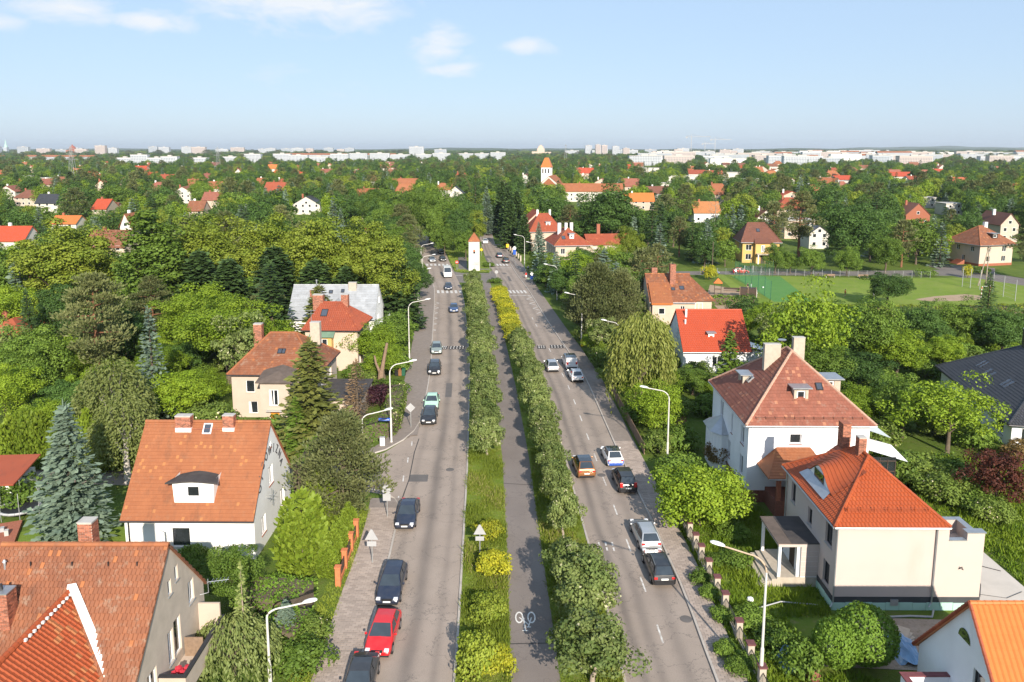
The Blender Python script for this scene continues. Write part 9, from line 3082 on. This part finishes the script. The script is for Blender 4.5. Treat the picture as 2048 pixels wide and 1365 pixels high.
def fill(n, y0, y1, kinds, tries, xlim=.68, gap=.72, side=0):
 k = 0
 for _ in range(tries):
  if k >= n:
   break
  y = math.sqrt(fr_.uniform(y0 * y0, y1 * y1))
  x = fr_.uniform(-xlim, xlim) * y
  kd, H, R_ = kinds[fr_.randrange(len(kinds))]
  s = fr_.uniform(.78, 1.2)
  if not free(x, y, H * s, R_ * s, gap):
   continue
  sd = 'left' if x < -.028 * y else 'right'
  ty = 's' if kd in ('bush', 'blossom') else ('c' if any(q in kd for q in ('spruce', 'pine', 'blue')) else 't')
  base = {'s': 'garden shrub', 'c': 'conifer', 't': 'leafy tree'}[ty]
  tone = 'dark' if 'dark' in kd else 'bright green' if ('bright' in kd or kd in ('robinia', 'young_spruce')) else 'yellowish' if 'lime' in kd else 'silvery' if kd in ('far_blue', 'feathery') else 'white flowering' if kd == 'blossom' else 'olive' if 'pine' in kd else 'deep green' if 'spruce' in kd else 'mid green'
  hs = H * s
  size = ('low' if hs < 2.6 else 'high') if ty == 's' else ('small' if hs < 7 else 'middling' if hs < 10.5 else 'tall')
  wh = ('near the white houses' if y < 84 else 'before the first crossing' if y < 130 else 'abreast of the field' if y < 205 else 'beyond the white tower')
  fs = 'close to' if abs(x + .028 * y) < .22 * y else 'well' if abs(x + .028 * y) < .45 * y else 'far'
  lab = '%s %s %s %s, %s of the avenue' % (size, tone, base, wh, (fs + ' ' + sd) if fs != 'close to' else 'close ' + sd)
  grp = lab.replace(size + ' ', size + ' ', 1) + ' together'
  tree(kd, x, y, H * s, R_ * s, lab, grp)
  k += 1
 return k

fill(150, 62, 130, near_kinds, 14000, gap=.62)
fill(80, 62, 130, [('bush', 2.6, 2.0), ('broad', 5, 2.6), ('broad_bright', 4.5, 2.4), ('broad_dark', 5, 2.6), ('thuja', 4, .9), ('blossom', 2.6, 1.8)], 9000, gap=.52)
fill(120, 130, 205, far_kinds, 12000, gap=.66)
fill(60, 130, 205, [('far_broad', 6, 3.2), ('far_dark', 6, 3.2), ('far_bright', 5, 3.0), ('far_spruce', 8, 2.0)], 8000, gap=.6)
fill(190, 205, 300, far_kinds, 12000)

# ------------------------------------------------------------------ the wood beyond: one mass, scattered crowns
rng = np.random.default_rng(77)
pts, scl, rot, idx = [], [], [], []

def wood(n, y0, y1, power, sc, hmul):
 u = rng.random(n)
 ys_ = (y0 ** power + u * (y1 ** power - y0 ** power)) ** (1 / power)
 xs_ = rng.uniform(-.72, .72, n) * ys_
 s_ = rng.uniform(.75, 1.3, n)
 # clumping
 keep = np.ones(n, bool)
 for (gx_, gy_, gw) in FAR_GAPS + CITY:
  k = ys_ / gy_
  front = (k > (.80 if gy_ < 900 else .70 if gy_ < 2400 else .88)) & (ys_ < gy_ + 1) & (np.abs(xs_ - gx_ * k) < gw * k * .92)
  foot = (np.abs(xs_ - gx_) < gw + 2) & (ys_ > gy_ - 2) & (ys_ < gy_ + 13)
  keep &= ~(front | foot)
 ax = np.interp(ys_, [q[1] for q in LL], [q[0] for q in LL])
 bx = np.interp(ys_, [q[1] for q in RR], [q[0] for q in RR])
 keep &= ~((ys_ < 345) & (xs_ > ax - 3) & (xs_ < bx + 3))
 for (a, b, py, zv) in PROTECT:
  k = ys_ / py
  keep &= ~((ys_ < py) & (k > .62) & (xs_ > (a - 3) * k) & (xs_ < (b + 3) * k) & (py > 240))
 # the open street seen end-on at the left
 keep &= ~((np.abs(xs_ - (382 - 1024) / 1560 * ys_) < 4.5) & (ys_ > 330) & (ys_ < 640))
 for x, y, s in zip(xs_[keep], ys_[keep], s_[keep]):
  pts.append((x, y, 0.0))
  w = sc * s * (1 + .15 * rng.normal())
  scl.append((w, w, hmul * s))
  rot.append((0, 0, rng.uniform(0, 6.28)))
  idx.append(int(rng.integers(0, 14)))

wood(5200, 292, 700, 2.0, 1.0, 1.0)
wood(9000, 700, 1550, 1.6, 1.15, 1.0)
wood(9000, 1550, 3200, 1.2, 2.1, 1.12)
wood(7000, 3200, 8200, 1.1, 4.5, 1.5)
me = bpy.data.meshes.new('woodland')
me.from_pydata(pts, [], [])
a = me.attributes.new('wscale', 'FLOAT_VECTOR', 'POINT')
a.data.foreach_set('vector', np.array(scl, dtype=np.float32).reshape(-1))
a = me.attributes.new('wrot', 'FLOAT_VECTOR', 'POINT')
a.data.foreach_set('vector', np.array(rot, dtype=np.float32).reshape(-1))
a = me.attributes.new('widx', 'INT', 'POINT')
a.data.foreach_set('value', np.array(idx, dtype=np.int32))
wo = link('woodland', me)
struct(wo, 'stuff')
ng = bpy.data.node_groups.new('scatter_crowns', 'GeometryNodeTree')
ng.interface.new_socket('Geometry', in_out='INPUT', socket_type='NodeSocketGeometry')
ng.interface.new_socket('Geometry', in_out='OUTPUT', socket_type='NodeSocketGeometry')
gi = ng.nodes.new('NodeGroupInput')
go = ng.nodes.new('NodeGroupOutput')
ip = ng.nodes.new('GeometryNodeInstanceOnPoints')
jn = ng.nodes.new('GeometryNodeJoinGeometry')
seq = ['far_broad', 'far_dark', 'far_bright', 'far_spruce', 'far_broad', 'far_dark', 'far_lime', 'far_broad', 'far_dark', 'far_spruce', 'far_pine', 'far_dark', 'far_bright', 'far_blue']
for i, kd in enumerate(seq):
 crown = PROTO[kd][i % len(PROTO[kd])][0]
 src_o = bpy.data.objects.new('crown_source', crown)
 oi = ng.nodes.new('GeometryNodeObjectInfo')
 oi.inputs['Object'].default_value = src_o
 oi.inputs['As Instance'].default_value = True
 ng.links.new(oi.outputs['Geometry'], jn.inputs[0])

def named(n_, ty):
 q = ng.nodes.new('GeometryNodeInputNamedAttribute')
 q.data_type = ty
 q.inputs['Name'].default_value = n_
 return q.outputs[0]

ng.links.new(gi.outputs[0], ip.inputs['Points'])
ng.links.new(jn.outputs[0], ip.inputs['Instance'])
ip.inputs['Pick Instance'].default_value = True
ng.links.new(named('widx', 'INT'), ip.inputs['Instance Index'])
ng.links.new(named('wscale', 'FLOAT_VECTOR'), ip.inputs['Scale'])
ng.links.new(named('wrot', 'FLOAT_VECTOR'), ip.inputs['Rotation'])
ng.links.new(ip.outputs[0], go.inputs[0])
md = wo.modifiers.new('scatter', 'NODES')
md.node_group = ng
